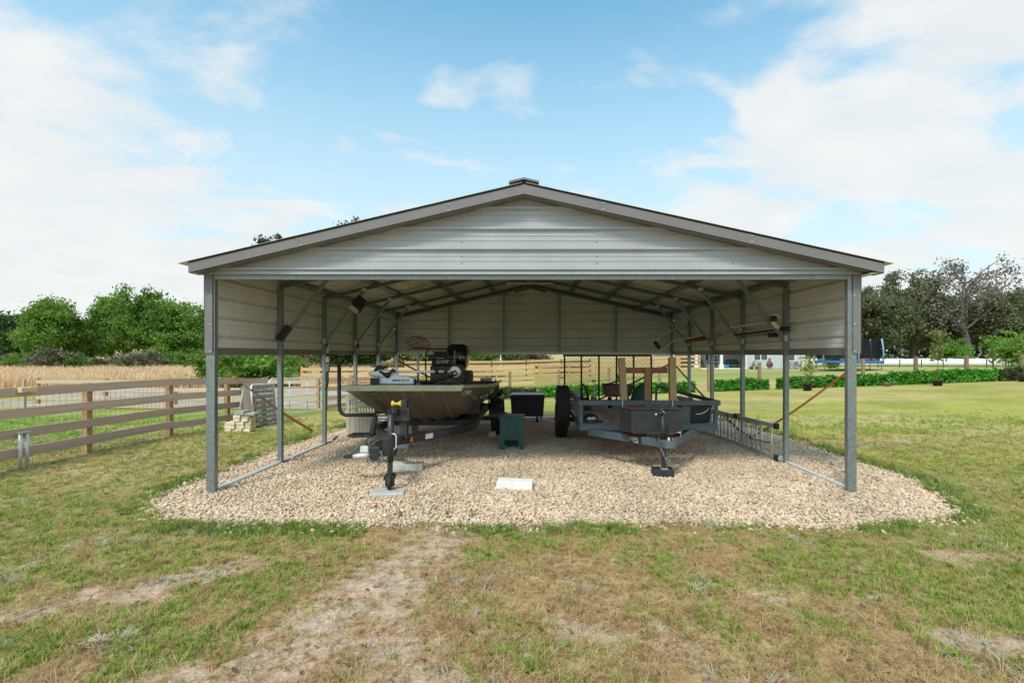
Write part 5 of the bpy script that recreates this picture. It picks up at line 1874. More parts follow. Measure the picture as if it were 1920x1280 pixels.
# ================================================================== RACKS AND POLES ALONG THE RIGHT WALL
m_tubew = mat('cream_tube', (.55, .52, .43), .45, .1, var=.1, scale=15)
rk = thing('tube_rack', 'cream tubular rack with black foam grip hung on the right rear braces', 'rack', tuple(P(1270, 630, 9.6)))
MB().tube([P(1237, 656, 9.0), P(1241, 655, 9.0), P(1260, 640, 9.3), P(1281, 626, 9.6)], .017, 8).tube([P(1228, 640, 9.1), P(1247, 624, 9.3), P(1272, 615, 9.7), P(1298, 608, 10.1)], .017, 8).tube([P(1228, 640, 9.1), P(1236, 655, 9.0)], .015, 8).build('hoop', m_tubew, rk)
MB().tube([P(1272, 615, 9.7), P(1287, 633, 9.8)], .017, 8).build('strut', m_tubew, rk)
MB().tube([P(1262, 640, 9.6), P(1275, 637, 9.7), P(1318, 628, 9.4)], .015, 8).build('side_bar', m_tubew, rk)
MB().tube([P(1227.5, 641, 9.07), P(1237, 653, 9.0)], .034, 12).build('foam_grip', m_black, rk)
e = thing('shelf_board', 'brown board lying across the rear right braces', 'board', tuple(P(1300, 636, 9.7)))
MB().prism([P(1283, 637, 9.9), P(1290, 643, 9.7), P(1330, 637, 9.6), P(1316, 630, 9.9)], (0, 0, .02)).build('board', wood('brown_board', (.22, .11, .05), (.36, .20, .10), axis=0), e)
MB().bar(P(1330, 632, 8.9), P(1354, 627, 8.7), .04, .03).build('batten', wood('brown_board2', (.26, .14, .07), (.38, .23, .13), axis=0), e)
e = thing('bent_pipe', 'cream tube handle with short stub above the black poles', 'handle', tuple(P(1410, 608, 7.9)))
MB().tube([P(1371, 613, 8.5), P(1374, 613, 8.5), P(1436, 604, 7.5)], .018, 8).tube([P(1388, 612, 8.3), P(1388, 623, 8.3)], .022, 8).tube([P(1371, 609, 8.5), P(1371, 616, 8.5)], .02, 8).build('tube', m_tubew, e)
e = thing('black_poles', 'pair of black poles resting on the front right braces', 'poles', tuple(P(1425, 622, 7.6)))
MB().bar(P(1378, 628, 8.6), P(1476, 616, 6.98), .035, .03).build('pole', m_black2, e)
MB().bar(P(1386, 631, 8.5), P(1452, 625, 7.3), .022, .022).build('pole', m_galv, e)
MB().box(P(1449, 628, 7.3), (.09, .16, .07)).build('clamp', m_black, e, .01)
MB().bar(P(1464, 620, 7.0), P(1482, 620, 6.9), .03, .02).bar(P(1464, 614, 7.02), P(1482, 613, 6.9), .03, .02).build('fork', m_black, e)
e = thing('pipe_elbow', 'white plastic pipe elbow with black band on the front right brace', 'pipe', tuple(P(1450, 602, 7.0)))
MB().tube([P(1462, 614, 6.95), P(1455, 611, 6.97), P(1450, 604, 7.0), P(1451, 592, 7.0), P(1456, 592, 7.0), P(1463, 596, 7.0)], [.028, .034, .036, .036, .03, .022], 12).build('elbow', mat('cream_pipe', (.62, .54, .46), .5), e)
MB().tube([P(1451, 603, 7.0), P(1451, 592.5, 7.0)], .042, 14).build('black_band', m_black, e)

# ================================================================== TIE DOWN STRAPS
m_strap = mat('orange_webbing', (.62, .24, .03), .7, var=.2, scale=25)
m_strap2 = mat('rust_red_webbing', (.26, .07, .03), .8, var=.25, scale=25)


def strap(pa, pb, w0, w1, m_, label, tw=.8):
    pa = Vector(pa); pb = Vector(pb)
    d = (pb - pa).normalized()
    s0 = Vector((0, -1, 0)).cross(d).normalized()
    s1 = d.cross(s0)
    vs, fs = [], []
    n_ = 24
    for i in range(n_ + 1):
        q = i / n_
        p = pa.lerp(pb, q) + Vector((0, 0, -.05 * math.sin(math.pi * q)))
        a = tw * q
        u = (s0 * math.cos(a) + s1 * math.sin(a)) * (w0 + (w1 - w0) * q) / 2
        nn_ = d.cross(u).normalized() * .0012
        vs += [p + u + nn_, p - u + nn_, p - u - nn_, p + u - nn_]
    for i in range(n_):
        for j in range(4):
            fs.append((4 * i + j, 4 * i + (j + 1) % 4, 4 * i + 4 + (j + 1) % 4, 4 * i + 4 + j))
    mb = MB().add(vs, fs)
    o_ = mb.build('tie_strap', m_, None)
    return tag(o_, label, 'strap', 'tie down straps anchoring the carport')


g1 = G(585, 803, -.02); g2 = G(1404, 823)
st1 = strap((-3.715, 5.69, 1.52), (g1.x, g1.y, Tz(g1.x, g1.y)), .075, .055, m_strap, 'orange webbing strap from the front left post down to the lawn', 1.25)
MB().box(Vector((-3.715, 5.69, 1.52)).lerp(Vector((g1.x, g1.y, Tz(g1.x, g1.y))), .13) + Vector((0, 0, -.022)), (.05, .03, .03), Matrix.Rotation(R(38), 3, 'Y')).build('ratchet', mat('orange_ratchet', (.50, .22, .05), .5), st1)
st2 = strap((3.66, 5.69, 1.44), (g2.x, g2.y, Tz(g2.x, g2.y) + .02), .05, .05, m_strap, 'orange webbing strap from the front right post down past the ladder', .5)
strap((3.60, 13.05, 1.36), (.45, 13.0, Tz(.4, 13.0)), .045, .045, m_strap2, 'rust red strap from the rear right post crossing behind the mesh ramp', .3)
strap((-3.62, 13.05, 1.42), (-.30, 12.95, Tz(-.6, 13.0)), .045, .045, m_strap2, 'dark red strap from the rear left post behind the boat seat', .3)
strap((-3.70, 13.1, 1.46), (-4.4, 11.2, .25), .04, .04, m_strap2, 'red strap running outward from the rear left post above the boat bow', .3)
a = G(1380, 818)
strap((3.66, 13.08, 1.36), (3.95, 9.2, .02), .045, .04, m_strap2, 'rust red strap along the right side from the rear post to the gravel', .5)
MB().tube([P(634, 824, 9.3), P(628, 829, 9.1), P(623, 834, 8.9)], .02, 6)
e = MB().tube([G(632, 822) + Vector((0, 0, .03)), G(626, 828) + Vector((0, 0, .03)), G(617, 829) + Vector((0, 0, .02)), G(612, 826) + Vector((0, 0, .01))], [.03, .035, .02, .015], 7).build('ratchet_strap', mat('dark_strap', (.05, .04, .04), .7), None)
tag(e, 'black and red ratchet strap bundled on the gravel beside the bench', 'strap')
e = MB().tube([G(1402, 823) + Vector((0, 0, .03)), G(1408, 822) + Vector((0, 0, .05)), G(1415, 819) + Vector((0, 0, .03))], [.02, .035, .015], 7).build('ratchet_buckle', m_strap2, None)
tag(e, 'rusty ratchet buckle on the gravel outside the ladder', 'buckle')

# ================================================================== LEFT PADDOCK FENCE
m_fence = wood('weathered_fence', (.44, .31, .245), (.68, .53, .44), axis=0, rnd=.14)
m_post = wood('fence_post_wood', (.32, .19, .09), (.54, .35, .20), axis=2, rnd=.12)
m_wire = mat('wire_steel', (.16, .17, .17), .6, .3)
FX = -7.2
fen = thing('rail_fence', 'weathered four rail wooden fence with wire mesh left of the carport', 'fence', (FX, 9.0, 0))
fpy = [4.3, 6.15, 8.0, 9.80, 11.63, 13.2]
for y in fpy:
    if y == 6.15: continue
    z = Tz(FX, y)
    MB().box2((FX - .09, y - .055, z - .05), (FX - .0, y + .055, z + 1.13)).build('post', m_post, fen, .006)
rails_z = (1.065, .77, .495, .22)
for bi, (ya, yb) in enumerate(((2.2, 6.15), (6.15, 9.80), (9.80, 13.25))):
    for z in rails_z:
        za = Tz(FX, ya) + z + random.uniform(-.014, .014); zb_ = Tz(FX, yb) + z + random.uniform(-.014, .014)
        plank('rail', (FX + .022, ya + .004, za), (FX + .022 + random.uniform(-.004, .004), yb - .004, zb_), .036, .132, m_fence, fen)
mb = MB()
y = 2.4
while y < 13.1:
    z = Tz(FX, y)
    mb.box2((FX - .012, y - .0013, z + .02), (FX - .009, y + .0013, z + 1.10)); y += .10
for z in [.04 + .1 * k for k in range(11)]:
    mb.bar((FX - .0105, 2.4, Tz(FX, 2.4) + z), (FX - .0105, 9, Tz(FX, 9) + z), .0026).bar((FX - .0105, 9, Tz(FX, 9) + z), (FX - .0105, 13.1, Tz(FX, 13.1) + z), .0026)
tag(mb.build('wire_mesh', m_wire, fen), kind='stuff')
# short galvanised double post at the left
e = thing('metal_post', 'short galvanised double post standing against the left fence', 'post', (FX + .10, 6.75, 0))
for dy in (.08, .17):
    MB().tube([(FX + .09, 6.75 + dy, -.02), (FX + .09, 6.75 + dy, .50)], .024, 10).build('pipe', m_galv2, e)
MB().box2((FX + .06, 6.80, .50), (FX + .12, 6.95, .515)).build('cap_plate', m_galv2, e)
# two pale cut timber ends tucked on the top rail
e = thing('timber_offcuts', 'pair of pale cut timber ends resting against the top fence rail', 'timber', (FX + .06, 6.9, 1.0))
mc = mat('fresh_cut_wood', (.66, .58, .32), .7, var=.12, scale=10)
for (ya_, yb_) in ((6.83, 6.92), (6.935, 7.04)):
    MB().box2((FX + .042, ya_, Tz(FX, 6.9) + 1.06), (FX + .11, yb_, Tz(FX, 6.9) + 1.13)).build('cut_end', mc, e, .003)

# ---- pallets, wire panel and the stack of blocks leaning on the fence
m_pallet = wood('grey_pallet', (.20, .165, .15), (.36, .30, .275), axis=0, rnd=.2)
for pi, (q4, lab) in enumerate((((P(455, 792, 11.7), P(481, 801, 11.15), P(470, 721, 11.35), P(452, 724, 11.9)), 'weathered grey pallet leaning on the fence, nearest the block stack'),
                              ((P(483, 800, 11.35), P(519, 789, 12.6), P(514, 719, 12.75), P(472, 722, 11.55)), 'weathered grey pallet leaning behind the white wire panel'))):
    bl, br, tr__, tl = q4
    bl.z = Tz(bl.x, bl.y) + .01; br.z = Tz(br.x, br.y) + .01
    e = thing('pallet', lab, 'pallet', tuple(bl), 'pallets leaning on the left fence')
    nn_ = (br - bl).cross(tl - bl).normalized()
    if nn_.y > 0: nn_ = -nn_
    def qp(u, v): return bl.lerp(br, u).lerp(tl.lerp(tr__, u), v)
    if pi == 0:
        for k in range(4):
            u = (k + .5) / 4
            plank('deck_board', qp(u, 0), qp(u, 1), .016, (br - bl).length / 4 * .86, m_pallet, e, up=(br - bl).normalized())
        for v in (.08, .5, .92):
            plank('stringer', qp(0, v) - nn_ * .05, qp(1, v) - nn_ * .05, .085, .04, m_pallet, e, up=(tl - bl).normalized())
    else:
        for k in range(8):
            v = (k + .5) / 8
            plank('deck_board', qp(0, v), qp(1, v), .016, .085, m_pallet, e, up=(tl - bl).normalized())
        for u in (.05, .5, .95):
            plank('stringer', qp(u, 0) + nn_ * .05, qp(u, 1) + nn_ * .05, .085, .045, m_pallet, e, up=(br - bl).normalized())
e = thing('gate_section', 'white pipe framed wire panel leaning in front of the pallets', 'gate panel', (-6.4, 11.9, Tz(-6.4, 11.9)))
a = P(478, 797, 11.35); b_ = P(519, 788, 12.5)
a.z = Tz(a.x, a.y) + .03; b_.z = Tz(b_.x, b_.y) + .03
ta = P(470, 722, 11.3); tb_ = P(513, 719, 12.45)
mw = mat('white_pipe', (.66, .66, .66), .45, .1)
MB().tube([a, a.lerp(ta, .95), ta.lerp(tb_, .06), ta.lerp(tb_, .94), b_.lerp(tb_, .95), b_], .022, 10, closed=True).build('pipe_frame', mw, e)
MB().tube([a.lerp(ta, .76), b_.lerp(tb_, .76)], .018, 8).build('cross_pipe', mw, e)
mb = MB()
for k in range(1, 14):
    q = k / 14
    mb.tube([a.lerp(ta, q * .76), b_.lerp(tb_, q * .76)], .003, 4)
for k in range(1, 9):
    q = k / 9
    mb.tube([a.lerp(b_, q), ta.lerp(tb_, q)], .003, 4)
tag(mb.build('wire_grid', m_galv2, e), kind='stuff')
e = MB().tube([P(449, 770, 11.0), P(456, 730, 11.3)], .015, 6).build('wooden_stick', wood('pale_stick', (.45, .38, .28), (.58, .50, .38), axis=2, knots=False), None)
tag(e, 'thin pale stick propped against the pallet', 'stick')
# stack of split face blocks
m_blk = mat('buff_split_block', (.74, .63, .47), .9, var=.2, scale=9, bump=.6, bscale=30, rnd=.12)
m_blk2 = mat('grey_flat_block', (.38, .37, .34), .9, var=.15, scale=9, bump=.4, rnd=.08)
e = thing('block_stack', 'stack of buff split face garden blocks beside the leaning pallets', 'block stack', (-6.25, 10.5, Tz(-6.2, 10.5)))
zb0 = Tz(-6.2, 10.4)
xa = P(418, 800, 10.35).x; xb = P(463, 800, 10.35).x
for row in range(5):
    n_ = 3
    xs0 = xa if row < 3 else xa + .16
    k = 0
    x = xs0 + (.0 if row % 2 == 0 else -.0)
    while x < xb - .04:
        w_ = random.uniform(.13, .22)
        x2_ = min(x + w_, xb)
        yy = 10.40 - .0 + .10 * ((x - xa) / (xb - xa))
        dpt = .22
        MB().box2((x + .003, yy + random.uniform(-.01, .01), zb0 + row * .072), (x2_ - .003, yy + dpt, zb0 + row * .072 + .068)).build('block', m_blk, e, .006)
        x = x2_
for k, (xx, zz_) in enumerate(((xa + .22, 5), (xa + .44, 4.9))):
    MB().box2((xx - .02, 10.42, zb0 + zz_ * .072), (xx + .18, 10.64, zb0 + zz_ * .072 + (.085 if k == 0 else .05))).build('cap_block', m_blk2, e, .006)

# ---- white tubular farm gate further along the same line
gt = thing('farm_gate', 'white tubular steel farm gate closing the paddock', 'gate', (FX, 13.4, Tz(FX, 13.4)))
ya, yb = 13.40, 16.75
def gz(y, z): return Vector((FX, y, Tz(FX, y) + z))
MB().tube([gz(ya, .06), gz(ya, 1.02), gz(ya + .12, 1.09), gz(yb - .1, 1.11), gz(yb, 1.02), gz(yb, .06)], .024, 10, closed=True).build('gate_frame', mw, gt)
for z in (.84, .58, .34):
    MB().tube([gz(ya, z), gz(yb, z)], .015 if z < .8 else .02, 8).build('gate_rail', mw, gt)
for q in (.33, .67):
    y = ya + (yb - ya) * q
    MB().tube([gz(y, .06), gz(y, 1.08)], .016, 8).build('gate_upright', mw, gt)
mb = MB()
for k in range(30):
    y = ya + (yb - ya) * (k + .5) / 30
    mb.bar(gz(y, .08), gz(y, .84), .003)
tag(mb.build('gate_wire', m_galv2, gt), kind='stuff')
# the same fence carries on behind the gate
f2 = thing('rail_fence', 'weathered rail fence continuing behind the farm gate', 'fence', (FX, 20, Tz(FX, 20)))
ys_ = [17.0, 19.4, 21.8, 24.2]
for y in ys_:
    z = Tz(FX, y)
    MB().box2((FX - .07, y - .06, z - .05), (FX + .05, y + .06, z + 1.22)).build('post', m_post, f2)
for ya_, yb_ in zip(ys_[:-1], ys_[1:]):
    for z in (1.05, .74, .42, .12):
        plank('rail', (FX + .07, ya_, Tz(FX, ya_) + z), (FX + .07, yb_ - .01, Tz(FX, yb_) + z), .036, .14, m_fence, f2)


def board_fence(name, label, pts, spacing, hs, bw, mp, mr, ph, group=None, cap=False, off=.05, pw=.11):
    """posts and separate boards along a ground polyline"""
    e = thing(name, label, 'fence', (pts[0][0], pts[0][1], Tz(*pts[0])), group)
    P_ = []
    for (ax, ay), (bx_, by_) in zip(pts[:-1], pts[1:]):
        L = math.hypot(bx_ - ax, by_ - ay)
        n_ = max(1, round(L / spacing))
        for k in range(n_):
            P_.append((ax + (bx_ - ax) * k / n_, ay + (by_ - ay) * k / n_))
    P_.append(pts[-1])
    for (x, y) in P_:
        z = Tz(x, y)
        plank('post', (x, y, z - .05), (x, y, z + ph), pw, pw, mp, e, up=(0, -1, 0))
    for (x, y), (x2_, y2_) in zip(P_[:-1], P_[1:]):
        for h in hs:
            plank('board', (x, y - off, Tz(x, y) + h), (x2_, y2_ - off, Tz(x2_, y2_) + h), .03, bw, mr, e)
    return e


board_fence('cross_fence', 'weathered cross fence closing the far side of the green paddock', [(-18.0, 17.9), (-7.5, 17.1)], 2.4, (.98, .70, .40, .12), .13, m_post, m_fence, 1.1)
wf = thing('wire_fence', 'wire fence on grey posts at the far left of the paddock', 'fence', (-25, 18.6, Tz(-25, 18.6)))
for k in range(7):
    x = -18.6 - k * 2.6
    y = 18.0 + k * .2
    plank('post', (x, y, Tz(x, y) - .05), (x, y, Tz(x, y) + 1.05), .09, .09, m_fence, wf, up=(0, -1, 0))
mb = MB()
for z in (.2, .45, .7, .95):
    mb.bar((-18.0, 17.95, Tz(-18, 18) + z), (-35, 19.2, Tz(-35, 19) + z), .006)
tag(mb.build('wires', m_wire, wf), kind='stuff')

# ================================================================== PADDOCK FENCES BEHIND
m_new = wood('new_pine_board', (.50, .31, .15), (.70, .49, .27), axis=0, rnd=.10, knots=False)
m_newp = wood('new_pine_post', (.46, .26, .08), (.66, .42, .17), axis=0, rnd=.08, knots=False)
m_brown = wood('stained_rail', (.10, .065, .04), (.17, .11, .07), axis=0, rnd=.1, knots=False)


def gp_(px, py, z=None):
    """ground point under a spot: walk out along the ray until the ground is met"""
    y = 10.0
    while y < 300:
        x = (px - 1003) * y / 927
        if EYE - (py - 664) * y / 927 <= Tz(x, y): break
        y += .2
    return ((px - 1003) * y / 927, y)


A0 = ((566 - 1003) * 30 / 927, 30.0)
A1 = ((1002 - 1003) * 31 / 927, 31.0)
A2 = ((1250 - 1003) * 38 / 927, 38.0)
board_fence('paddock_fence', 'new orange pine board fence across the middle distance', [A0, A1], 2.35, (1.28, .95, .62, .30), .19, m_newp, m_new, 1.45, 'new pine paddock fences')
board_fence('paddock_fence', 'new pine board fence climbing right behind the mesh ramp', [(A1[0] + .3, A1[1] + .3), (4.2, 34.0), (A2[0] + 1, A2[1])], 2.35, (1.28, .95, .62, .30), .19, m_newp, m_new, 1.45, 'new pine paddock fences')
board_fence('paddock_fence', 'far pine board fence seen over the nearer pine fence', [(-11.0, 42.0), (2.5, 43.5), (15, 45)], 2.6, (1.35, 1.0, .65, .3), .17, m_newp, m_new, 1.5, 'new pine paddock fences')
board_fence('round_pen', 'dark stained rail fence of the pen behind the farm gate', [(-14.5, 33.5), (-11.8, 37.0), (-6.0, 38.5), (2.0, 37.5), (4.0, 36.0)], 2.4, (1.35, .95, .55), .12, m_brown, m_brown, 1.55)
# near wire fence with wooden posts and ivy screens
wy = 24.0
pf = thing('post_and_wire_fence', 'row of wooden posts with thin wires crossing the lawn', 'fence', (8, wy, Tz(8, wy)))
m_oldpost = wood('old_fence_post', (.23, .15, .09), (.36, .25, .16), axis=0, rnd=.15)
for px in (862, 956, 1048, 1142, 1237, 1329, 1424, 1521, 1618, 1717, 1812, 1916, 2016, 2116):
    x = (px - 1003) * wy / 927
    plank('post', (x, wy, Tz(x, wy) - .05), (x, wy, Tz(x, wy) + 1.32), .13, .13, m_oldpost, pf, up=(0, -1, 0))
mb = MB()
for z in (.25, .5, .75, 1.0, 1.25):
    xs_ = np.linspace(-3.6, 29, 15)
    for xa_, xb_ in zip(xs_[:-1], xs_[1:]):
        mb.bar((xa_, wy - .07, Tz(xa_, wy) + z), (xb_, wy - .07, Tz(xb_, wy) + z), .005)
tag(mb.build('wires', m_wire, pf), kind='stuff')


def leaf_quads(C, size, rg_, up=.35, elong=1.5, jitter=.35):
    """rhombic bent leaves at centres C; returns verts, faces"""
    N = len(C)
    d = rg_.normal(size=(N, 3)); d[:, 2] += up * rg_.uniform(-1, 1, N)
    d /= np.linalg.norm(d, axis=1)[:, None]
    e_ = rg_.normal(size=(N, 3))
    e_ -= d * (e_ * d).sum(1)[:, None]
    e_ /= np.linalg.norm(e_, axis=1)[:, None]
    s = size * rg_.uniform(1 - jitter, 1 + jitter, N)[:, None]
    a = C + d * s * elong * .5
    b_ = C + e_ * s * .5
    c_ = C - d * s * elong * .5
    f_ = C - e_ * s * .5
    V_ = np.stack([a, b_, c_, f_], 1).reshape(-1, 3)
    F_ = np.arange(4 * N).reshape(N, 4)
    return V_, F_


m_ivy = leafmat('bright_ivy', (.015, .10, .015), (.14, .42, .04), 3.0, .15, .4)
m_ivy2 = leafmat('olive_ivy', (.03, .055, .02), (.14, .17, .06), 3.0, .1)
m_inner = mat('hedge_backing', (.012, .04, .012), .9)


def ivy(px0, px1, hgt, m_, label, seed):
    rg_ = np.random.RandomState(seed)
    x0_ = (px0 - 1003) * wy / 927; x1_ = (px1 - 1003) * wy / 927
    e = thing('ivy_screen', label, 'hedge', ((x0_ + x1_) / 2, wy - .2, Tz((x0_ + x1_) / 2, wy)), 'ivy screens along the wire fence')
    n_ = int((x1_ - x0_) * 900)
    X_ = rg_.uniform(x0_, x1_, n_)
    hh = hgt * (1 + .38 * (fbm(X_ * 2.2, X_ * 0, seed, 3) - .5) + .07 * rg_.normal(size=n_))
    Z_ = rg_.uniform(0, 1, n_) ** .8 * hh
    Y_ = wy - .16 - rg_.uniform(0, .18, n_) * (1 + .8 * (fbm(X_ * 3, Z_ * 4, seed + 4, 2) - .5))
    C = np.stack([X_, Y_, T(X_, Y_) + Z_], -1)
    V_, F_ = leaf_quads(C, .085, rg_)
    off = np.array(wloc(e))
    o_ = bpy.data.objects.new('leaves', npmesh('leaves', V_ - off, F_, m_))
    COL.objects.link(o_); o_.parent = e
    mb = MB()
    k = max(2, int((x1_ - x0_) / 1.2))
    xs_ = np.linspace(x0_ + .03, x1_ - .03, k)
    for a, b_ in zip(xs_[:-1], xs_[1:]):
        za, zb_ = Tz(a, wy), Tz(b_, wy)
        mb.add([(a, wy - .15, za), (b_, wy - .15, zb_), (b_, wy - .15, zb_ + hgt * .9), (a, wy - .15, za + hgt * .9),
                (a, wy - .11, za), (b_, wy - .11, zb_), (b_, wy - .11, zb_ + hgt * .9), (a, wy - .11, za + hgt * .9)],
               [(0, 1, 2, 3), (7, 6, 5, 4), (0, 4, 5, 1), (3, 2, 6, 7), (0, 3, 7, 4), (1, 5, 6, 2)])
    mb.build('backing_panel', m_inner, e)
    return e


ivy(880, 1006, .50, m_ivy2, 'dark olive ivy screen behind the black deck box', 1)
ivy(1008, 1300, .50, m_ivy, 'bright green ivy screen behind the mesh ramp', 2)
ivy(1336, 1437, .53, m_ivy, 'bright green ivy screen behind the middle right posts, gap on both sides', 3)
ivy(1452, 1656, .54, m_ivy, 'bright green ivy screen crossing behind the front right carport post', 4)
ivy(1658, 1861, .60, m_ivy, 'tall bright green ivy screen behind the potted sapling on the right', 5)
ivy(1866, 2010, .60, m_ivy2, 'olive ivy screen at the right edge of the lawn', 6)

# ================================================================== TREES AND SHRUBS
m_bark = mat('grey_brown_bark', (.11, .095, .08), .95, var=.3, scale=5, bump=.7, bscale=18, stretch=(1, 1, .3))
m_bark2 = mat('pale_dead_bark', (.13, .11, .10), .95, var=.3, scale=5)


def skeleton(rg_, H, Rr, trunk_h, nl, r0, droop=0.0, spread=1.0, base=.0):
    """trunk, limbs and branches as tubes plus the points that carry leaves"""
    mb = MB()
    tips = []
    lean = rg_.uniform(-.06, .06, 2) * H
    top = np.array([lean[0], lean[1], H * .72])
    tr_pts = [np.array([0, 0, 0.0])]
    for q in (.2, .45, .75, 1):
        tr_pts.append(top * q + np.array([*(rg_.uniform(-.03, .03, 2) * H), 0]) * (1 if q < 1 else 0))
    mb.tube([Vector(p) for p in tr_pts], [r0 * 1.25, r0, r0 * .75, r0 * .45, r0 * .15], 8)
    for i in range(nl):
        q = trunk_h / (H * .72) + (1 - trunk_h / (H * .72)) * (i / nl) ** .9
        seg = min(3, int(q * 4)); s0 = np.array(tr_pts[0]) * (1 - q) + top * q
        a = i * 2.4 + rg_.uniform(-.5, .5)
        L = Rr * spread * (1 - .45 * q) * rg_.uniform(.7, 1.1)
        rise = rg_.uniform(.25, .8) * L * (1 - droop) + .15 * L
        p1 = s0 + np.array([math.cos(a) * L * .5, math.sin(a) * L * .5, rise * .6])
        p2 = s0 + np.array([math.cos(a + .2) * L, math.sin(a + .2) * L, rise])
        rr = r0 * .42 * (1 - .5 * q)
        mb.tube([Vector(s0), Vector(p1), Vector(p2)], [rr, rr * .6, rr * .2], 5)
        tips += [(p1, .5), (p2, 1)]
        for k in range(4):
            f_ = rg_.uniform(.35, .95)
            s1 = s0 * (1 - f_) + p2 * f_
            a2 = a + rg_.uniform(-1.3, 1.3)
            L2 = L * rg_.uniform(.25, .5)
            p3 = s1 + np.array([math.cos(a2) * L2, math.sin(a2) * L2, L2 * rg_.uniform(-.2, .8)])
            mb.tube([Vector(s1), Vector((s1 + p3) / 2 + rg_.uniform(-.1, .1, 3) * L2), Vector(p3)], [rr * .4, rr * .25, rr * .1], 4)
            tips.append((p3, 1))
    return mb, tips


def crown(rg_, tips, H, Rr, z0, n_clump, per, csize, leaf, shape, m_, hang=0.0):
    cs = []
    for (p, w_) in tips:
        cs.append(p)
    # extra clumps spread over the uneven shell of the crown
    k = 0
    sx = rg_.uniform(0, 50)
    while len(cs) < n_clump:
        d = rg_.normal(size=3); d /= np.linalg.norm(d)
        th = math.atan2(d[1], d[0])
        lob = 1 + .34 * (vnoise(np.array(th * 1.6 + sx), np.array(d[2] * 2.2 + sx), 3) * 2 - 1)
        r_ = rg_.uniform(.45, 1.0) ** .6 * float(lob)
        zc = (z0 + H) / 2
        c_ = np.array([d[0] * Rr * r_, d[1] * Rr * r_, zc + d[2] * (H - z0) / 2 * r_])
        if shape == 'umbrella' and c_[2] < z0 + .15 * (H - z0) and rg_.rand() < .6: continue
        if c_[2] < z0 * .8: continue
        cs.append(c_)
    Cs = []
    for c_ in cs:
        n_ = int(per * rg_.uniform(.5, 1.4))
        s_ = csize * rg_.uniform(.6, 1.35)
        pts = rg_.normal(size=(n_, 3)) * s_ * np.array([1.0, 1.0, .62]) * .55
        if hang: pts[:, 2] -= np.abs(rg_.normal(size=n_)) * hang
        Cs.append(c_ + pts)
    return leaf_quads(np.vstack(Cs), leaf, rg_)


def make_tree(seed, H, Rr, z0, trunk_h, nl, r0, n_clump, per, csize, leaf, m_, mb_=None, shape='round', droop=0., hang=0., spread=1.):
    rg_ = np.random.RandomState(seed)
    mb, tips = skeleton(rg_, H, Rr, trunk_h, nl, r0, droop, spread)
    tm_ = mb.mesh('trunk', mb_ or m_bark)
    if n_clump:
        V_, F_ = crown(rg_, tips, H, Rr, z0, n_clump, per, csize, leaf, shape, m_, hang)
        cm = npmesh('crown', V_, F_, m_)
    else:
        V_, F_ = crown(rg_, tips, H, Rr, z0, len(tips), per, csize, leaf, shape, m_, hang)
        cm = npmesh('crown', V_, F_, m_)
    return tm_, cm


m_lf1 = leafmat('bright_green_leaves', (.08, .17, .025), (.28, .46, .08), .55, .45)
m_lf2 = leafmat('dark_green_leaves', (.035, .070, .020), (.11, .18, .045), .5, .3)
m_lf3 = leafmat('live_oak_leaves', (.075, .095, .045), (.25, .265, .14), .45, .35)
m_lf4 = leafmat('yellow_green_leaves', (.09, .13, .03), (.26, .32, .08), .5)
m_moss = leafmat('grey_moss', (.10, .085, .07), (.25, .22, .19), .6, .1)
m_scrub = leafmat('dry_scrub', (.085, .095, .045), (.25, .22, .145), .6, .15)

TM = {
    'broad1': make_tree(11, 8.0, 3.6, 1.2, 1.6, 9, .16, 190, 105, .85, .21, m_lf1),
    'broad2': make_tree(12, 9.5, 3.3, 1.4, 2.0, 10, .17, 200, 100, .80, .21, m_lf1),
    'dark1': make_tree(13, 8.0, 3.0, .8, 1.5, 9, .15, 170, 100, .8, .21, m_lf2),
    'tall1': make_tree(14, 14, 2.4, 5.0, 5.0, 11, .16, 120, 90, .65, .2, m_lf2),
    'oak1': make_tree(15, 16, 8.0, 5.0, 4.0, 11, .55, 170, 150, 1.45, .33, m_lf3, None, 'umbrella', .3, .5),
    'oak2': make_tree(16, 18, 7.0, 5.0, 4.5, 13, .6, 150, 150, 1.35, .33, m_lf3, None, 'umbrella', .2, .6),
    'oak3': make_tree(17, 13, 7.5, 4.2, 3.6, 10, .5, 150, 150, 1.4, .33, m_lf3, None, 'umbrella', .3, .4),
    'dead': make_tree(18, 20, 8.0, 5.0, 4.5, 17, .55, 0, 42, 1.1, .26, m_moss, m_bark2, 'umbrella', .1, 1.1, 1.1),
    'bush1': make_tree(19, 2.6, 1.5, .1, .3, 6, .05, 70, 60, .5, .13, m_lf1),
    'bush2': make_tree(20, 2.2, 1.4, .0, .2, 6, .04, 60, 50, .45, .12, m_scrub),
    'bush3': make_tree(21, 3.6, 1.7, .4, .6, 7, .06, 80, 70, .55, .15, m_lf4),
}


def tree(kind, px, Y, H, label, name='tree', cat='tree', group=None, rz=None, wide=1.0, z=None):
    H0 = {'broad1': 8.0, 'broad2': 9.5, 'dark1': 8.0, 'tall1': 14, 'oak1': 16, 'oak2': 18, 'oak3': 13, 'dead': 20, 'bush1': 2.6, 'bush2': 2.2, 'bush3': 3.6}[kind]
    x = (px - 1003) * Y / 927
    e = thing(name, label, cat, (x, Y, (Tz(x, Y) if z is None else z) - .05), group)
    s = H / H0
    e.rotation_euler = (0, 0, rz if rz is not None else random.uniform(0, 6.28))
    e.scale = (s * wide, s * wide, s)
    for nm, me in zip(('trunk', 'crown'), TM[kind]):
        o_ = bpy.data.objects.new(nm, me)
        COL.objects.link(o_); o_.parent = e
    return e


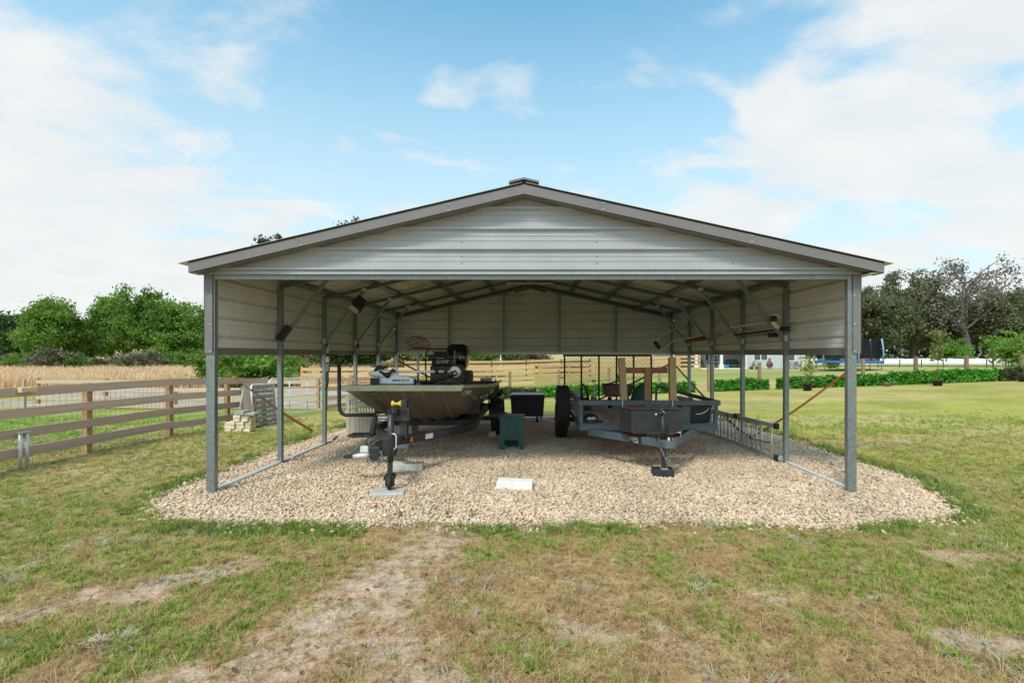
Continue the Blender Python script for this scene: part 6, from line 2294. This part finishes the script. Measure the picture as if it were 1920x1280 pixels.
gl = 'trees beyond the dry grass on the left'
tree('dark1', 18, 66, 7.6, 'dark green tree at the far left edge of the picture', group=gl, wide=1.3)
tree('broad1', 100, 54, 7.6, 'rounded bright green tree, leftmost of the big bright ones', group=gl, wide=.80, rz=1.0)
tree('dark1', 48, 58, 5.0, 'low dark evergreen under the leftmost bright tree', group=gl, wide=1.3)
tree('broad2', 212, 57, 8.8, 'bright green tree with twin topped crown left of the tallest tree', group=gl, wide=.70, rz=2.2)
tree('broad2', 278, 56, 9.3, 'tallest bright green tree of the left group', group=gl, wide=.80, rz=.4)
tree('broad1', 338, 57, 7.6, 'wide green tree nearest the carport on the left', group=gl, wide=.85, rz=3.0)
tree('broad1', 388, 60, 5.8, 'green tree half hidden by the front left carport post', group=gl, wide=1.1)
tree('dark1', 158, 74, 4.6, 'dark tree filling the gap between the bright left trees', group=gl, wide=1.2)
tree('dark1', -40, 60, 8.0, 'dark tree just past the left edge', group=gl, wide=1.2)
tree('dark1', 450, 70, 8.5, 'dark tree behind the carport side panel', group=gl, wide=1.2)
tree('broad1', 560, 75, 8.0, 'green tree behind the carport between the second and third posts', group=gl, wide=1.2)
tree('tall1', 522, 40, 11.9, 'tall slim tree whose tip shows above the left roof slope', wide=.9)
tree('tall1', 671, 46, 14.9, 'tall slim tree whose tip barely shows higher up the left roof slope', wide=.7)
sh = 'scrub bushes in front of the left trees'
random.seed(21)
for px, lab in ((-10, 'dry scrub bush cut by the left edge of the picture'), (34, 'dry scrub bush below the dark tree at far left'),
                (70, 'dry scrub bush under the left side of the rounded bright tree'), (118, 'dry scrub bush under the right side of the rounded bright tree'),
                (150, 'dry scrub bush below the gap between the left trees'), (186, 'dry scrub bush just right of the gap between the left trees'),
                (232, 'dry scrub bush under the twin topped tree'), (262, 'dry scrub bush under the left side of the tallest tree'),
                (300, 'dry scrub bush under the right side of the tallest tree'), (344, 'dry scrub bush under the wide green tree near the carport'),
                (372, 'dry scrub bush beside the front left carport post')):
    tree('bush2' if random.random() < .7 else 'bush1', px + random.uniform(-6, 6), 50 + random.uniform(-2, 2), random.uniform(1.3, 2.4), lab, 'scrub_bush', 'bush', sh, wide=1.25)
gb = 'green bushes seen under the carport side panel'
for k, (px, Y, h, kd, lab) in enumerate(((420, 33, 2.3, 'bush1', 'green bush just right of the front left post'), (447, 31, 2.0, 'bush1', 'bright green bush above the block stack'),
                                        (476, 30, 2.6, 'bush1', 'bright green bush behind the pallets'), (497, 33, 2.8, 'bush1', 'tallest bright bush left of the second post'),
                                        (545, 36, 1.9, 'bush3', 'yellow green bush right of the second post'), (588, 52, 3.4, 'bush3', 'yellow green shrub on the hill behind the third post'),
                                        (640, 50, 4.6, 'dark1', 'olive tree right of the third left post'), (690, 52, 4.8, 'dark1', 'olive tree behind the trolling motor'),
                                        (742, 58, 4.2, 'bush3', 'pale shrub behind the camouflage seat'), (800, 60, 4.5, 'dark1', 'dark tree behind the boat console'))):
    tree(kd, px, Y, h, lab, 'bush' if kd.startswith('bush') else 'tree', 'bush' if kd.startswith('bush') else 'tree', gb, wide=1.25)
for k, (px, Y, h, kd, lab) in enumerate(((868, 62, 4.4, 'dark1', 'dark tree just right of the outboard motor'), (905, 60, 3.4, 'broad1', 'green bushy tree above the pine fence, left of the bright one'),
                                        (942, 58, 3.2, 'bush3', 'bright yellow green bush above the pine fence'), (972, 61, 3.3, 'broad1', 'green bush above the pine fence, right of the bright one'),
                                        (1000, 60, 2.6, 'bush2', 'dry bush above the pine fence post'))):
    tree(kd, px, Y, h, lab, 'bush', 'bush', gb, wide=1.3)
# live oaks on the right
go_ = 'live oaks beyond the right lawn'
tree('oak3', 1604, 88, 12.5, 'dark live oak behind the corner of the carport', group=go_)
tree('oak1', 1648, 86, 12.5, 'live oak just right of the front right post', group=go_, wide=.85)
tree('oak2', 1708, 90, 17.6, 'tall live oak with leafy top left of the bare tree', group=go_, wide=.85)
tree('dead', 1812, 82, 20.5, 'nearly bare moss draped oak with dead grey limbs', group=go_, wide=.95)
tree('oak3', 1762, 96, 12.5, 'dark oak filling in under the bare tree', group=go_)
tree('oak1', 1848, 88, 12.5, 'olive live oak spreading under the bare tree on the right', group=go_, wide=.95)
tree('oak1', 1915, 84, 12.0, 'broad live oak at the right edge of the picture', group=go_, wide=1.0)
tree('oak3', 1990, 90, 13.5, 'dark live oak past the right edge', group=go_)
tree('oak3', 1540, 96, 12.0, 'dark live oak behind the trampoline', group=go_)
tree('bush1', 1910, 46, 3.3, 'small lime green tree at the right edge', 'young_tree', wide=1.1)
tree('bush1', 1790, 80, 4.0, 'dark bush under the bare oak', 'bush', 'bush')
tree('bush1', 1560, 60, 1.5, 'low bush behind the trampoline', 'bush', 'bush')

# distant woods as one mass on each side
m_far = leafmat('distant_wood_leaves', (.06, .09, .055), (.13, .17, .10), .08)
rg_ = np.random.RandomState(5)
n_ = 42000
th = rg_.uniform(R(-75), R(75), n_)
rr = rg_.uniform(235, 262, n_)
X_ = np.sin(th) * rr; Y_ = np.cos(th) * rr
hh = 7 + 7 * fbm(th * 40, th * 0, 3, 4) - np.where(np.abs(th) < R(32), 3.0, 0)
Z_ = T(X_, Y_) + rg_.uniform(0, 1, n_) ** .7 * hh
V_, F_ = leaf_quads(np.stack([X_, Y_, Z_], -1), 1.5, rg_)
o = bpy.data.objects.new('distant_woods', npmesh('distant_woods', V_, F_, m_far))
COL.objects.link(o)
tag(o, 'distant band of pale green woods along the horizon', 'woods', kind='stuff')

# tall dry grass beyond the track on the left
m_straw = grassmat('tall_straw', [(.72, .48, .28), (.84, .62, .38), (.88, .70, .48), (.80, .54, .31), (.86, .72, .50)], .3)
n_ = 15000
Y_ = rg_.uniform(31, 49, n_)
X_ = rg_.uniform(-1.2, -.335, n_) * Y_
k_ = fbm(X_ * .2, Y_ * .3, 44, 3) > .30
X_, Y_ = X_[k_], Y_[k_]
n_ = len(X_)
tp = [tuft(100 + s, 14, .85, .045, .35, .5) for s in range(3)]
s_ = rg_.uniform(.7, 1.25, n_)
scatter('dry_tall_grass', tp, np.stack([X_, Y_, T(X_, Y_) - .02], -1), np.stack([rg_.uniform(-.15, .15, n_), rg_.uniform(-.15, .15, n_), rg_.uniform(0, 6, n_)], -1),
        np.stack([s_, s_, s_], -1), rg_.randint(0, 3, n_), m_straw, 'tall straw coloured grass in a band beyond the left track', 'grass')
# green weeds on the hillside seen behind the boat
n_ = 5000
Y_ = rg_.uniform(34, 75, n_); X_ = rg_.uniform(-.62, .03, n_) * Y_
k_ = fbm(X_ * .15, Y_ * .15, 47, 3) > .5
X_, Y_ = X_[k_], Y_[k_]; n_ = len(X_)
s_ = rg_.uniform(.5, 1.1, n_)
scatter('hill_weeds', tp, np.stack([X_, Y_, T(X_, Y_) - .02], -1), np.stack([rg_.uniform(-.2, .2, n_), rg_.uniform(-.2, .2, n_), rg_.uniform(0, 6, n_)], -1),
        np.stack([s_, s_, s_], -1), rg_.randint(0, 3, n_), grassmat('hill_weed', [(.14, .20, .05), (.30, .32, .12), (.42, .38, .18), (.22, .28, .08)]), 'rough weeds and grass on the low hillside behind the carport', 'weeds')

# ================================================================== white wrapped bales and far fence
m_wrap = mat('white_bale_wrap', (.78, .78, .80), .35, var=.05, scale=1.5)
xa_, xb_, yb0 = 36.5, 84.0, 72.0
vs, fs = [], []
nseg = 190
rg_ = np.random.RandomState(9)
for i in range(nseg + 1):
    x = xa_ + (xb_ - xa_) * i / nseg
    ph = (x - xa_) / 1.35
    r_ = .60 * (1 - .10 * (abs((ph % 1) - .5) * 2) ** 6) + .03 * math.sin(x * 1.7)
    for j in range(12):
        a = 2 * math.pi * j / 12
        vs.append((x, yb0 - .08 * (x - 55) + math.cos(a) * r_, Tz(x, yb0) + .56 + math.sin(a) * r_ * (.93 if math.sin(a) < 0 else 1.02)))
for i in range(nseg):
    for j in range(12):
        fs.append((i * 12 + j, i * 12 + (j + 1) % 12, (i + 1) * 12 + (j + 1) % 12, (i + 1) * 12 + j))
fs.append(tuple(range(12))); fs.append(tuple(range(nseg * 12, nseg * 12 + 12)))
e = MB().add(vs, fs, True).build('silage_tube', m_wrap)
tag(e, 'long lumpy white plastic wrapped row in front of the live oaks', 'wrapped bales')
ff = thing('far_fence', 'thin dark post and wire fence before the white wrapped row', 'fence', (50, 66, Tz(50, 66)))
for k in range(13):
    x = 40 + k * 2.9
    plank('post', (x, 66, Tz(x, 66)), (x, 66, Tz(x, 66) + 1.15), .09, .09, m_brown, ff, up=(0, -1, 0))
for z in (.4, 1.0):
    plank('wire', (38, 65.93, Tz(38, 66) + z), (77, 65.93, Tz(77, 66) + z), .02, .02, m_wire, ff)
hb = thing('brace_post', 'dark H shaped brace frame in the far fence', 'fence brace', ((1873 - 1003) * 60 / 927, 60, Tz(56, 60)))
for px in (1862, 1886):
    x = (px - 1003) * 60 / 927
    plank('post', (x, 60, Tz(x, 60) - .02), (x, 60, Tz(x, 60) + 1.25), .13, .13, m_brown, hb, up=(0, -1, 0))
for z in (.95,):
    plank('cross_bar', ((1862 - 1003) * 60 / 927, 60, Tz(55, 60) + z), ((1886 - 1003) * 60 / 927, 60, Tz(57, 60) + z), .10, .08, m_brown, hb)

# ================================================================== POTTED SAPLINGS
m_pot = mat('black_nursery_pot', (.014, .016, .020), .5)
m_stem = mat('green_brown_stem', (.24, .19, .09), .8)


def sapling(px, pyb, Y, hp, rp, Ht, spans, label, seed):
    x = (px - 1003) * Y / 927
    z = Tz(x, Y)
    e = thing('potted_sapling', label, 'potted tree', (x, Y, z), 'saplings in black pots')
    MB().lathe([(rp * .85, 0), (rp, hp), (rp * 1.06, hp), (rp * 1.06, hp - .03), (rp * .9, hp - .04)], (x, Y, z), 'Z', 20).build('pot', m_pot, e)
    MB().tube([(x, Y, z + hp * .7), (x + .02, Y, z + Ht * .5), (x - .01, Y, z + Ht)], [.018, .014, .006], 6).build('stem', m_stem, e)
    rg_ = np.random.RandomState(seed)
    Cs = []
    for (z0_, z1_, r_, n_) in spans:
        zz = rg_.uniform(z0_, z1_, n_)
        Cs.append(np.stack([x + rg_.normal(size=n_) * r_, Y + rg_.normal(size=n_) * r_, z + zz], -1))
    V_, F_ = leaf_quads(np.vstack(Cs), .075, rg_, elong=1.7)
    off = np.array(wloc(e))
    o_ = bpy.data.objects.new('leaves', npmesh('leaves', V_ - off, F_, m_lf4))
    COL.objects.link(o_); o_.parent = e


sapling(1758, 722, 21.8, .24, .19, 2.42, ((1.1, 1.75, .13, 160), (1.75, 2.15, .10, 90), (2.1, 2.45, .17, 140)), 'tall thin sapling with lime leaves in a black pot before the ivy', 1)
sapling(1514, 731, 21.6, .32, .19, 1.45, ((.35, .75, .10, 60), (.85, 1.5, .17, 190)), 'short leafy sapling in a black pot seen between the right posts', 2)
sapling(1920, 716, 22.5, .26, .2, 1.8, ((.7, 1.9, .22, 200),), 'sapling in a black pot at the right edge of the lawn', 3)
e = tag(MB().tube([P(1657, 722, 23), P(1663, 719, 22.9), P(1669, 722, 23)], [.05, .11, .04], 7).build('tree_stump', mat('reddish_stump', (.20, .10, .07), .9), None), 'small reddish stump in front of the ivy screen', 'stump')
e.location.z = Tz(e.location.x, e.location.y)

# ================================================================== TRAMPOLINE
tx, ty, tr_ = 23.4, 37.0, 2.12
tz = Tz(tx, ty)
m_tb = mat('blue_pad', (.03, .13, .42), .5)
m_pole = mat('pale_blue_pole', (.22, .36, .62), .5)
tp_ = thing('trampoline', 'round trampoline with blue pad and dark safety net', 'trampoline', (tx, ty, tz))
ring = [Vector((tx + tr_ * math.cos(a), ty + tr_ * math.sin(a), tz + .62)) for a in [2 * math.pi * k / 40 for k in range(40)]]
MB().tube(ring, .09, 8, closed=True).build('edge_pad', m_tb, tp_)
MB().lathe([(tr_ - .1, .60), (tr_ - .1, .62)], (tx, ty, tz), 'Z', 40).build('mat', m_black, tp_)
for k in range(6):
    a = 2 * math.pi * (k + .25) / 6
    p = Vector((tx + tr_ * math.cos(a), ty + tr_ * math.sin(a), tz))
    MB().tube([p + Vector((0, 0, .62)), p + Vector((0, 0, .03))], .03, 6).build('leg', m_galv, tp_)
    o_ = Vector((math.cos(a), math.sin(a), 0)) * .10
    MB().tube([p + o_ + Vector((0, 0, .5)), p + o_ + Vector((0, 0, 1.6)), p + o_ * 0 + Vector((0, 0, 2.3))], .055, 8).build('net_pole', m_pole, tp_)
vs, fs = [], []
for k in range(41):
    a = 2 * math.pi * k / 40
    for z in (.66, 2.2):
        vs.append((tx + (tr_ - .12) * math.cos(a), ty + (tr_ - .12) * math.sin(a), tz + z))
for k in range(40):
    fs.append((2 * k, 2 * k + 2, 2 * k + 3, 2 * k + 1))
nm = bpy.data.materials.new('net_mesh')
nm.use_nodes = True
t = nm.node_tree
t.nodes.clear()
d1_ = nd(t, 'ShaderNodeBsdfDiffuse', {'Color': (.02, .022, .03, 1)})
tr1 = nd(t, 'ShaderNodeBsdfTransparent')
nd(t, 'ShaderNodeOutputMaterial', {'Surface': nd(t, 'ShaderNodeMixShader', {0: .35, 1: d1_.outputs[0], 2: tr1.outputs[0]}).outputs[0]})
MB().add(vs, fs, True).build('safety_net', nm, tp_)

# ================================================================== HOUSE
m_sid = mat('pale_grey_siding', (.50, .52, .54), .6, var=.04, scale=2)
m_sid2 = mat('porch_wall', (.40, .42, .45), .6, var=.04, scale=2)
m_wh = mat('white_trim', (.78, .78, .78), .5, var=.03)
m_glass = mat('window_glass', (.06, .075, .08), .08, spec=.8)
m_shing = mat('grey_shingles', (.13, .13, .14), .9, var=.2, scale=6)
hy = 60.0
def hx(px, Y=hy): return (px - 1003) * Y / 927
hz = Tz(hx(1400), hy)
house = thing('house', 'pale grey sided house with columned porch beyond the right lawn', 'house', (hx(1400), 64, hz))
xw0, xw1 = hx(1398), hx(1509)
xp0 = hx(1236)
for k in range(14):       # lap siding courses, each a board
    z = hz + .12 + k * .20
    MB().prism([(xw0, hy, z), (xw1, hy, z), (xw1, hy + .03, z + .20), (xw0, hy + .03, z + .20)], (0, .05, 0)).build('siding_board', m_sid, house)
MB().box2((xw0, hy + .05, hz - .3), (xw1, hy + 9, hz + 2.95)).build('front_wing', m_sid, house)
MB().box2((xp0, hy + 3.0, hz - .3), (xw0 - .02, hy + 9, hz + 2.95)).build('porch_wall', m_sid2, house)
MB().box2((xp0, hy - .1, hz - .3), (xw0 - .01, hy + 2.98, hz + .10)).build('porch_slab', m_wh, house)
for px in (1306.5, 1353.5, 1262):
    x = hx(px)
    c_ = MB().box2((x - .15, hy + .05, hz + .10), (x + .15, hy + .35, hz + 2.7)).build('porch_column', m_wh, house)
    MB().box2((x - .24, hy - .02, hz + .10), (x + .24, hy + .42, hz + .55)).build('column_base', m_wh, c_)
for x in (xw0, xw1 - .12):
    MB().box2((x, hy - .03, hz), (x + .14, hy + .02, hz + 2.95)).build('corner_board', m_wh, house)
def window(xa__, xb__, z0_, z1_, yy, panes=2):
    f_ = MB().box2((xa__, yy - .05, z0_), (xb__, yy + .02, z0_ + .10)).box2((xa__, yy - .05, z1_ - .10), (xb__, yy + .02, z1_)).box2((xa__, yy - .05, z0_ + .10), (xa__ + .10, yy + .02, z1_ - .10)).box2((xb__ - .10, yy - .05, z0_ + .10), (xb__, yy + .02, z1_ - .10))
    w_ = f_.build('window', m_wh, house)
    wd = (xb__ - xa__ - .2 - .10 * (panes - 1)) / panes
    for k in range(panes):
        x = xa__ + .10 + k * (wd + .10)
        MB().box2((x, yy - .02, z0_ + .10), (x + wd, yy, z1_ - .10)).build('pane', m_glass, w_)
        if k: MB().box2((x - .10, yy - .05, z0_ + .10), (x, yy + .01, z1_ - .10)).build('mullion', m_wh, w_)
window(hx(1412.5), hx(1440), hz + 1.0, hz + 2.2, hy)
window(hx(1477), hx(1491), hz + .95, hz + 2.2, hy, 1)
yy = hy + 3.0
window(hx(1296, yy), hx(1305, yy), hz + 1.2, hz + 2.3, yy, 1)
d_ = MB().box2((hx(1321, yy), yy - .06, hz + .1), (hx(1330, yy), yy, hz + 2.3)).build('door', m_wh, house)
MB().box2((hx(1322.5, yy), yy - .08, hz + .35), (hx(1328.5, yy), yy - .06, hz + 2.15)).build('door_glass', m_glass, d_)
d_ = MB().box2((hx(1337, yy), yy - .06, hz + .1), (hx(1342, yy), yy, hz + 2.3)).build('door', m_wh, house)
window(hx(1344, yy), hx(1352, yy), hz + .8, hz + 2.2, yy, 1)
for (xa__, xb__, ya__, dp) in ((xp0 - .5, xw0 + 2, hy - .4, 10), (xw0 - .5, xw1 + .5, hy - .5, 10.4)):
    zt_ = hz + 2.95
    MB().prism([(xa__, ya__, zt_), (xa__, ya__ + dp, zt_), (xa__, ya__ + dp / 2, zt_ + 2.6 + (.15 if ya__ < hy - .45 else 0))], (xb__ - xa__, 0, 0)).build('roof', m_shing, house)

# ---- things on and around the porch
def furn(name, label, cat, x, y, group=None):
    return thing(name, label, cat, (x, y, hz + (.10 if y > hy else 0)), group)


m_brn = mat('brown_upholstery', (.16, .085, .05), .85)
m_dkm = mat('dark_patio_metal', (.03, .03, .035), .5)
m_bl = mat('pool_blue', (.04, .20, .42), .4)
m_gry = mat('grey_patio', (.20, .20, .20), .6)


def armchair(px, y, w_, m_, label, group=None):
    x = hx(px, y); e = furn('armchair', label, 'chair', x, y, group); z = e.location.z
    MB().box2((x - w_ / 2 + .08, y, z + .12), (x + w_ / 2 - .08, y + .6, z + .45)).build('seat', m_, e, .04)
    MB().box2((x - w_ / 2, y + .6, z + .12), (x + w_ / 2, y + .8, z + 1.05)).build('backrest', m_, e, .06)
    for s in (-1, 1):
        MB().box2((x + s * w_ / 2 - .09, y, z + .1), (x + s * w_ / 2 + .09, y + .7, z + .68)).build('armrest', m_, e, .04)
    for s in (-1, 1):
        for q in (0.05, .7):
            MB().box2((x + s * (w_ / 2 - .08) - .03, y + q, z), (x + s * (w_ / 2 - .08) + .03, y + q + .06, z + .12)).build('leg', m_dkm, e)


armchair(1295, hy + 1.4, 1.5, m_brn, 'wide brown porch armchair left of the first white column')
armchair(1314, hy + 1.6, .9, m_brn, 'brown porch armchair right of the first white column')
armchair(1376, hy + 1.2, 1.4, m_dkm, 'black wicker porch sofa beside the grey wing of the house')
def patio_chair(px, y, label, group):
    x = hx(px, y); e = furn('patio_chair', label, 'chair', x, y, group); z = e.location.z
    MB().box2((x - .28, y, z + .38), (x + .28, y + .5, z + .43)).build('seat', m_gry, e)
    MB().box2((x - .28, y + .48, z + .43), (x + .28, y + .53, z + .95)).build('backrest', m_gry, e)
    for s in (-1, 1):
        MB().tube([(x + s * .28, y, z), (x + s * .28, y, z + .62), (x + s * .28, y + .5, z + .64)], .02, 5).build('armrest', m_dkm, e)
        MB().tube([(x + s * .26, y + .48, z), (x + s * .26, y + .48, z + .4)], .02, 5).build('leg', m_dkm, e)
gpc = 'grey patio chairs by the house'
patio_chair(1325, hy + 1.0, 'grey patio chair on the porch before the white door', gpc)
patio_chair(1482, hy - 1.0, 'grey patio chair under the right house window', gpc)
patio_chair(1497, hy - 1.1, 'grey patio chair by the right corner of the house', gpc)
x, y = hx(1362), hy + .9
e = furn('kiddie_pool', 'small blue kiddie pool on the porch beside the black sofa', 'pool', x, y)
MB().lathe([(.62, 0), (.68, .42), (.62, .42), (.58, .06)], (x, y, hz + .1), 'Z', 20).build('basin', m_bl, e)
x, y = hx(1271), hy - .4
e = furn('smoker_grill', 'black smoker grill seen between the timber post and the first rear post', 'grill', x, y)
MB().lathe([(.26, -.45), (.30, -.4), (.30, .4), (.26, .45)], (x, y, hz + .85), 'X', 16).build('barrel', m_dkm, e)
MB().lathe([(.06, 0), (.06, .5)], (x + .3, y, hz + 1.1), 'Z', 8).build('chimney', m_dkm, e)
for s in (-1, 1):
    for q in (-.2, .2):
        MB().bar((x + s * .4, y + q, hz), (x + s * .35, y + q, hz + .65), .04).build('leg', m_dkm, e)
x, y = hx(1342, hy + 1.5), hy + 1.5
e = furn('plant_stand', 'dark three tier plant stand on the porch left of the second column', 'plant stand', x, y)
MB().bar((x, y, hz + .1), (x, y, hz + 1.5), .05).build('pole', m_dkm, e)
for z in (.5, .95, 1.35):
    MB().lathe([(.12, -.1), (.22, 0), (.18, .12), (.05, .16)], (x, y, hz + .1 + z), 'Z', 10).build('pot', m_dkm, e)
# A-frame swing chair
x, y = hx(1408), hy - .8
e = furn('jogging_stroller', 'dark folding stroller parked against the house left of the window', 'stroller', x, y)
for s in (-.2, .2):
    MB().tube([(x - .38, y + s, hz + .05), (x + .05, y + s, hz + 1.0), (x + .2, y + s, hz + 1.02)], .025, 6).tube([(x + .38, y + s, hz + .05), (x - .0, y + s, hz + .9)], .025, 6).build('side_frame', m_dkm, e)
    MB().lathe([(.15, -.02), (.16, 0), (.15, .02)], (x - .3, y + s, hz + .16), 'Y', 14).build('wheel', m_dkm, e)
MB().box((x, y, hz + .5), (.34, .36, .3), Matrix.Rotation(R(30), 3, 'Y')).build('seat', m_gry, e, .04)
MB().lathe([(.15, -.02), (.16, 0), (.15, .02)], (x + .34, y, hz + .16), 'Y', 14).build('wheel', m_dkm, e)
# clay chimenea
x, y = hx(1443, 58), 58
z = Tz(x, y)
e = thing('clay_chimenea', 'rusty brown clay chimenea standing on the lawn before the house', 'chimenea', (x, y, z))
m_clay = mat('red_brown_clay', (.17, .065, .05), .7, var=.25, scale=4)
MB().lathe([(.14, .22), (.32, .35), (.37, .58), (.30, .82), (.14, 1.0), (.12, 1.22), (.20, 1.32), (.17, 1.33)], (x, y, z), 'Z', 20).build('pot', m_clay, e)
MB().prism([(x - .13, y - .375, z + .48), (x + .13, y - .375, z + .48), (x + .1, y - .36, z + .70), (x - .1, y - .36, z + .70)], (0, .02, 0)).build('mouth', m_black, e)
for k in range(3):
    a = R(90 + 120 * k)
    MB().tube([(x + math.cos(a) * .28, y + math.sin(a) * .28, z), (x + math.cos(a) * .2, y + math.sin(a) * .2, z + .3)], .025, 6).build('leg', m_dkm, e)
# far outbuilding and white post behind the fences
x, y = (3 - 1003) * 95 / 927, 95
e = thing('far_shed', 'low dark roofed shed half hidden at the far left edge', 'shed', (x, y, Tz(x, y)))
zs = EYE + 0.2
MB().box2((x - 3, y, Tz(x, y) - .2), (x + 1.6, y + 4, zs + .6)).build('wall', m_sid, e)
MB().prism([(x - 3.3, y - .3, zs + .6), (x + 1.9, y - .3, zs + .6), (x + 1.2, y + 2, zs + 1.7), (x - 2.6, y + 2, zs + 1.7)], (0, 2, 0)).build('roof', m_shing, e)
x, y = (939 - 1003) * 44 / 927, 44
e = thing('yard_light', 'small white topped post above the pine fence', 'post', (x, y, Tz(x, y)))
MB().tube([(x, y, Tz(x, y)), (x, y, Tz(x, y) + 1.95)], .04, 6).build('pole', m_galv2, e)
MB().lathe([(.06, 0), (.10, .05), (.06, .12)], (x, y, Tz(x, y) + 1.95), 'Z', 10).build('lamp_head', m_wh, e)
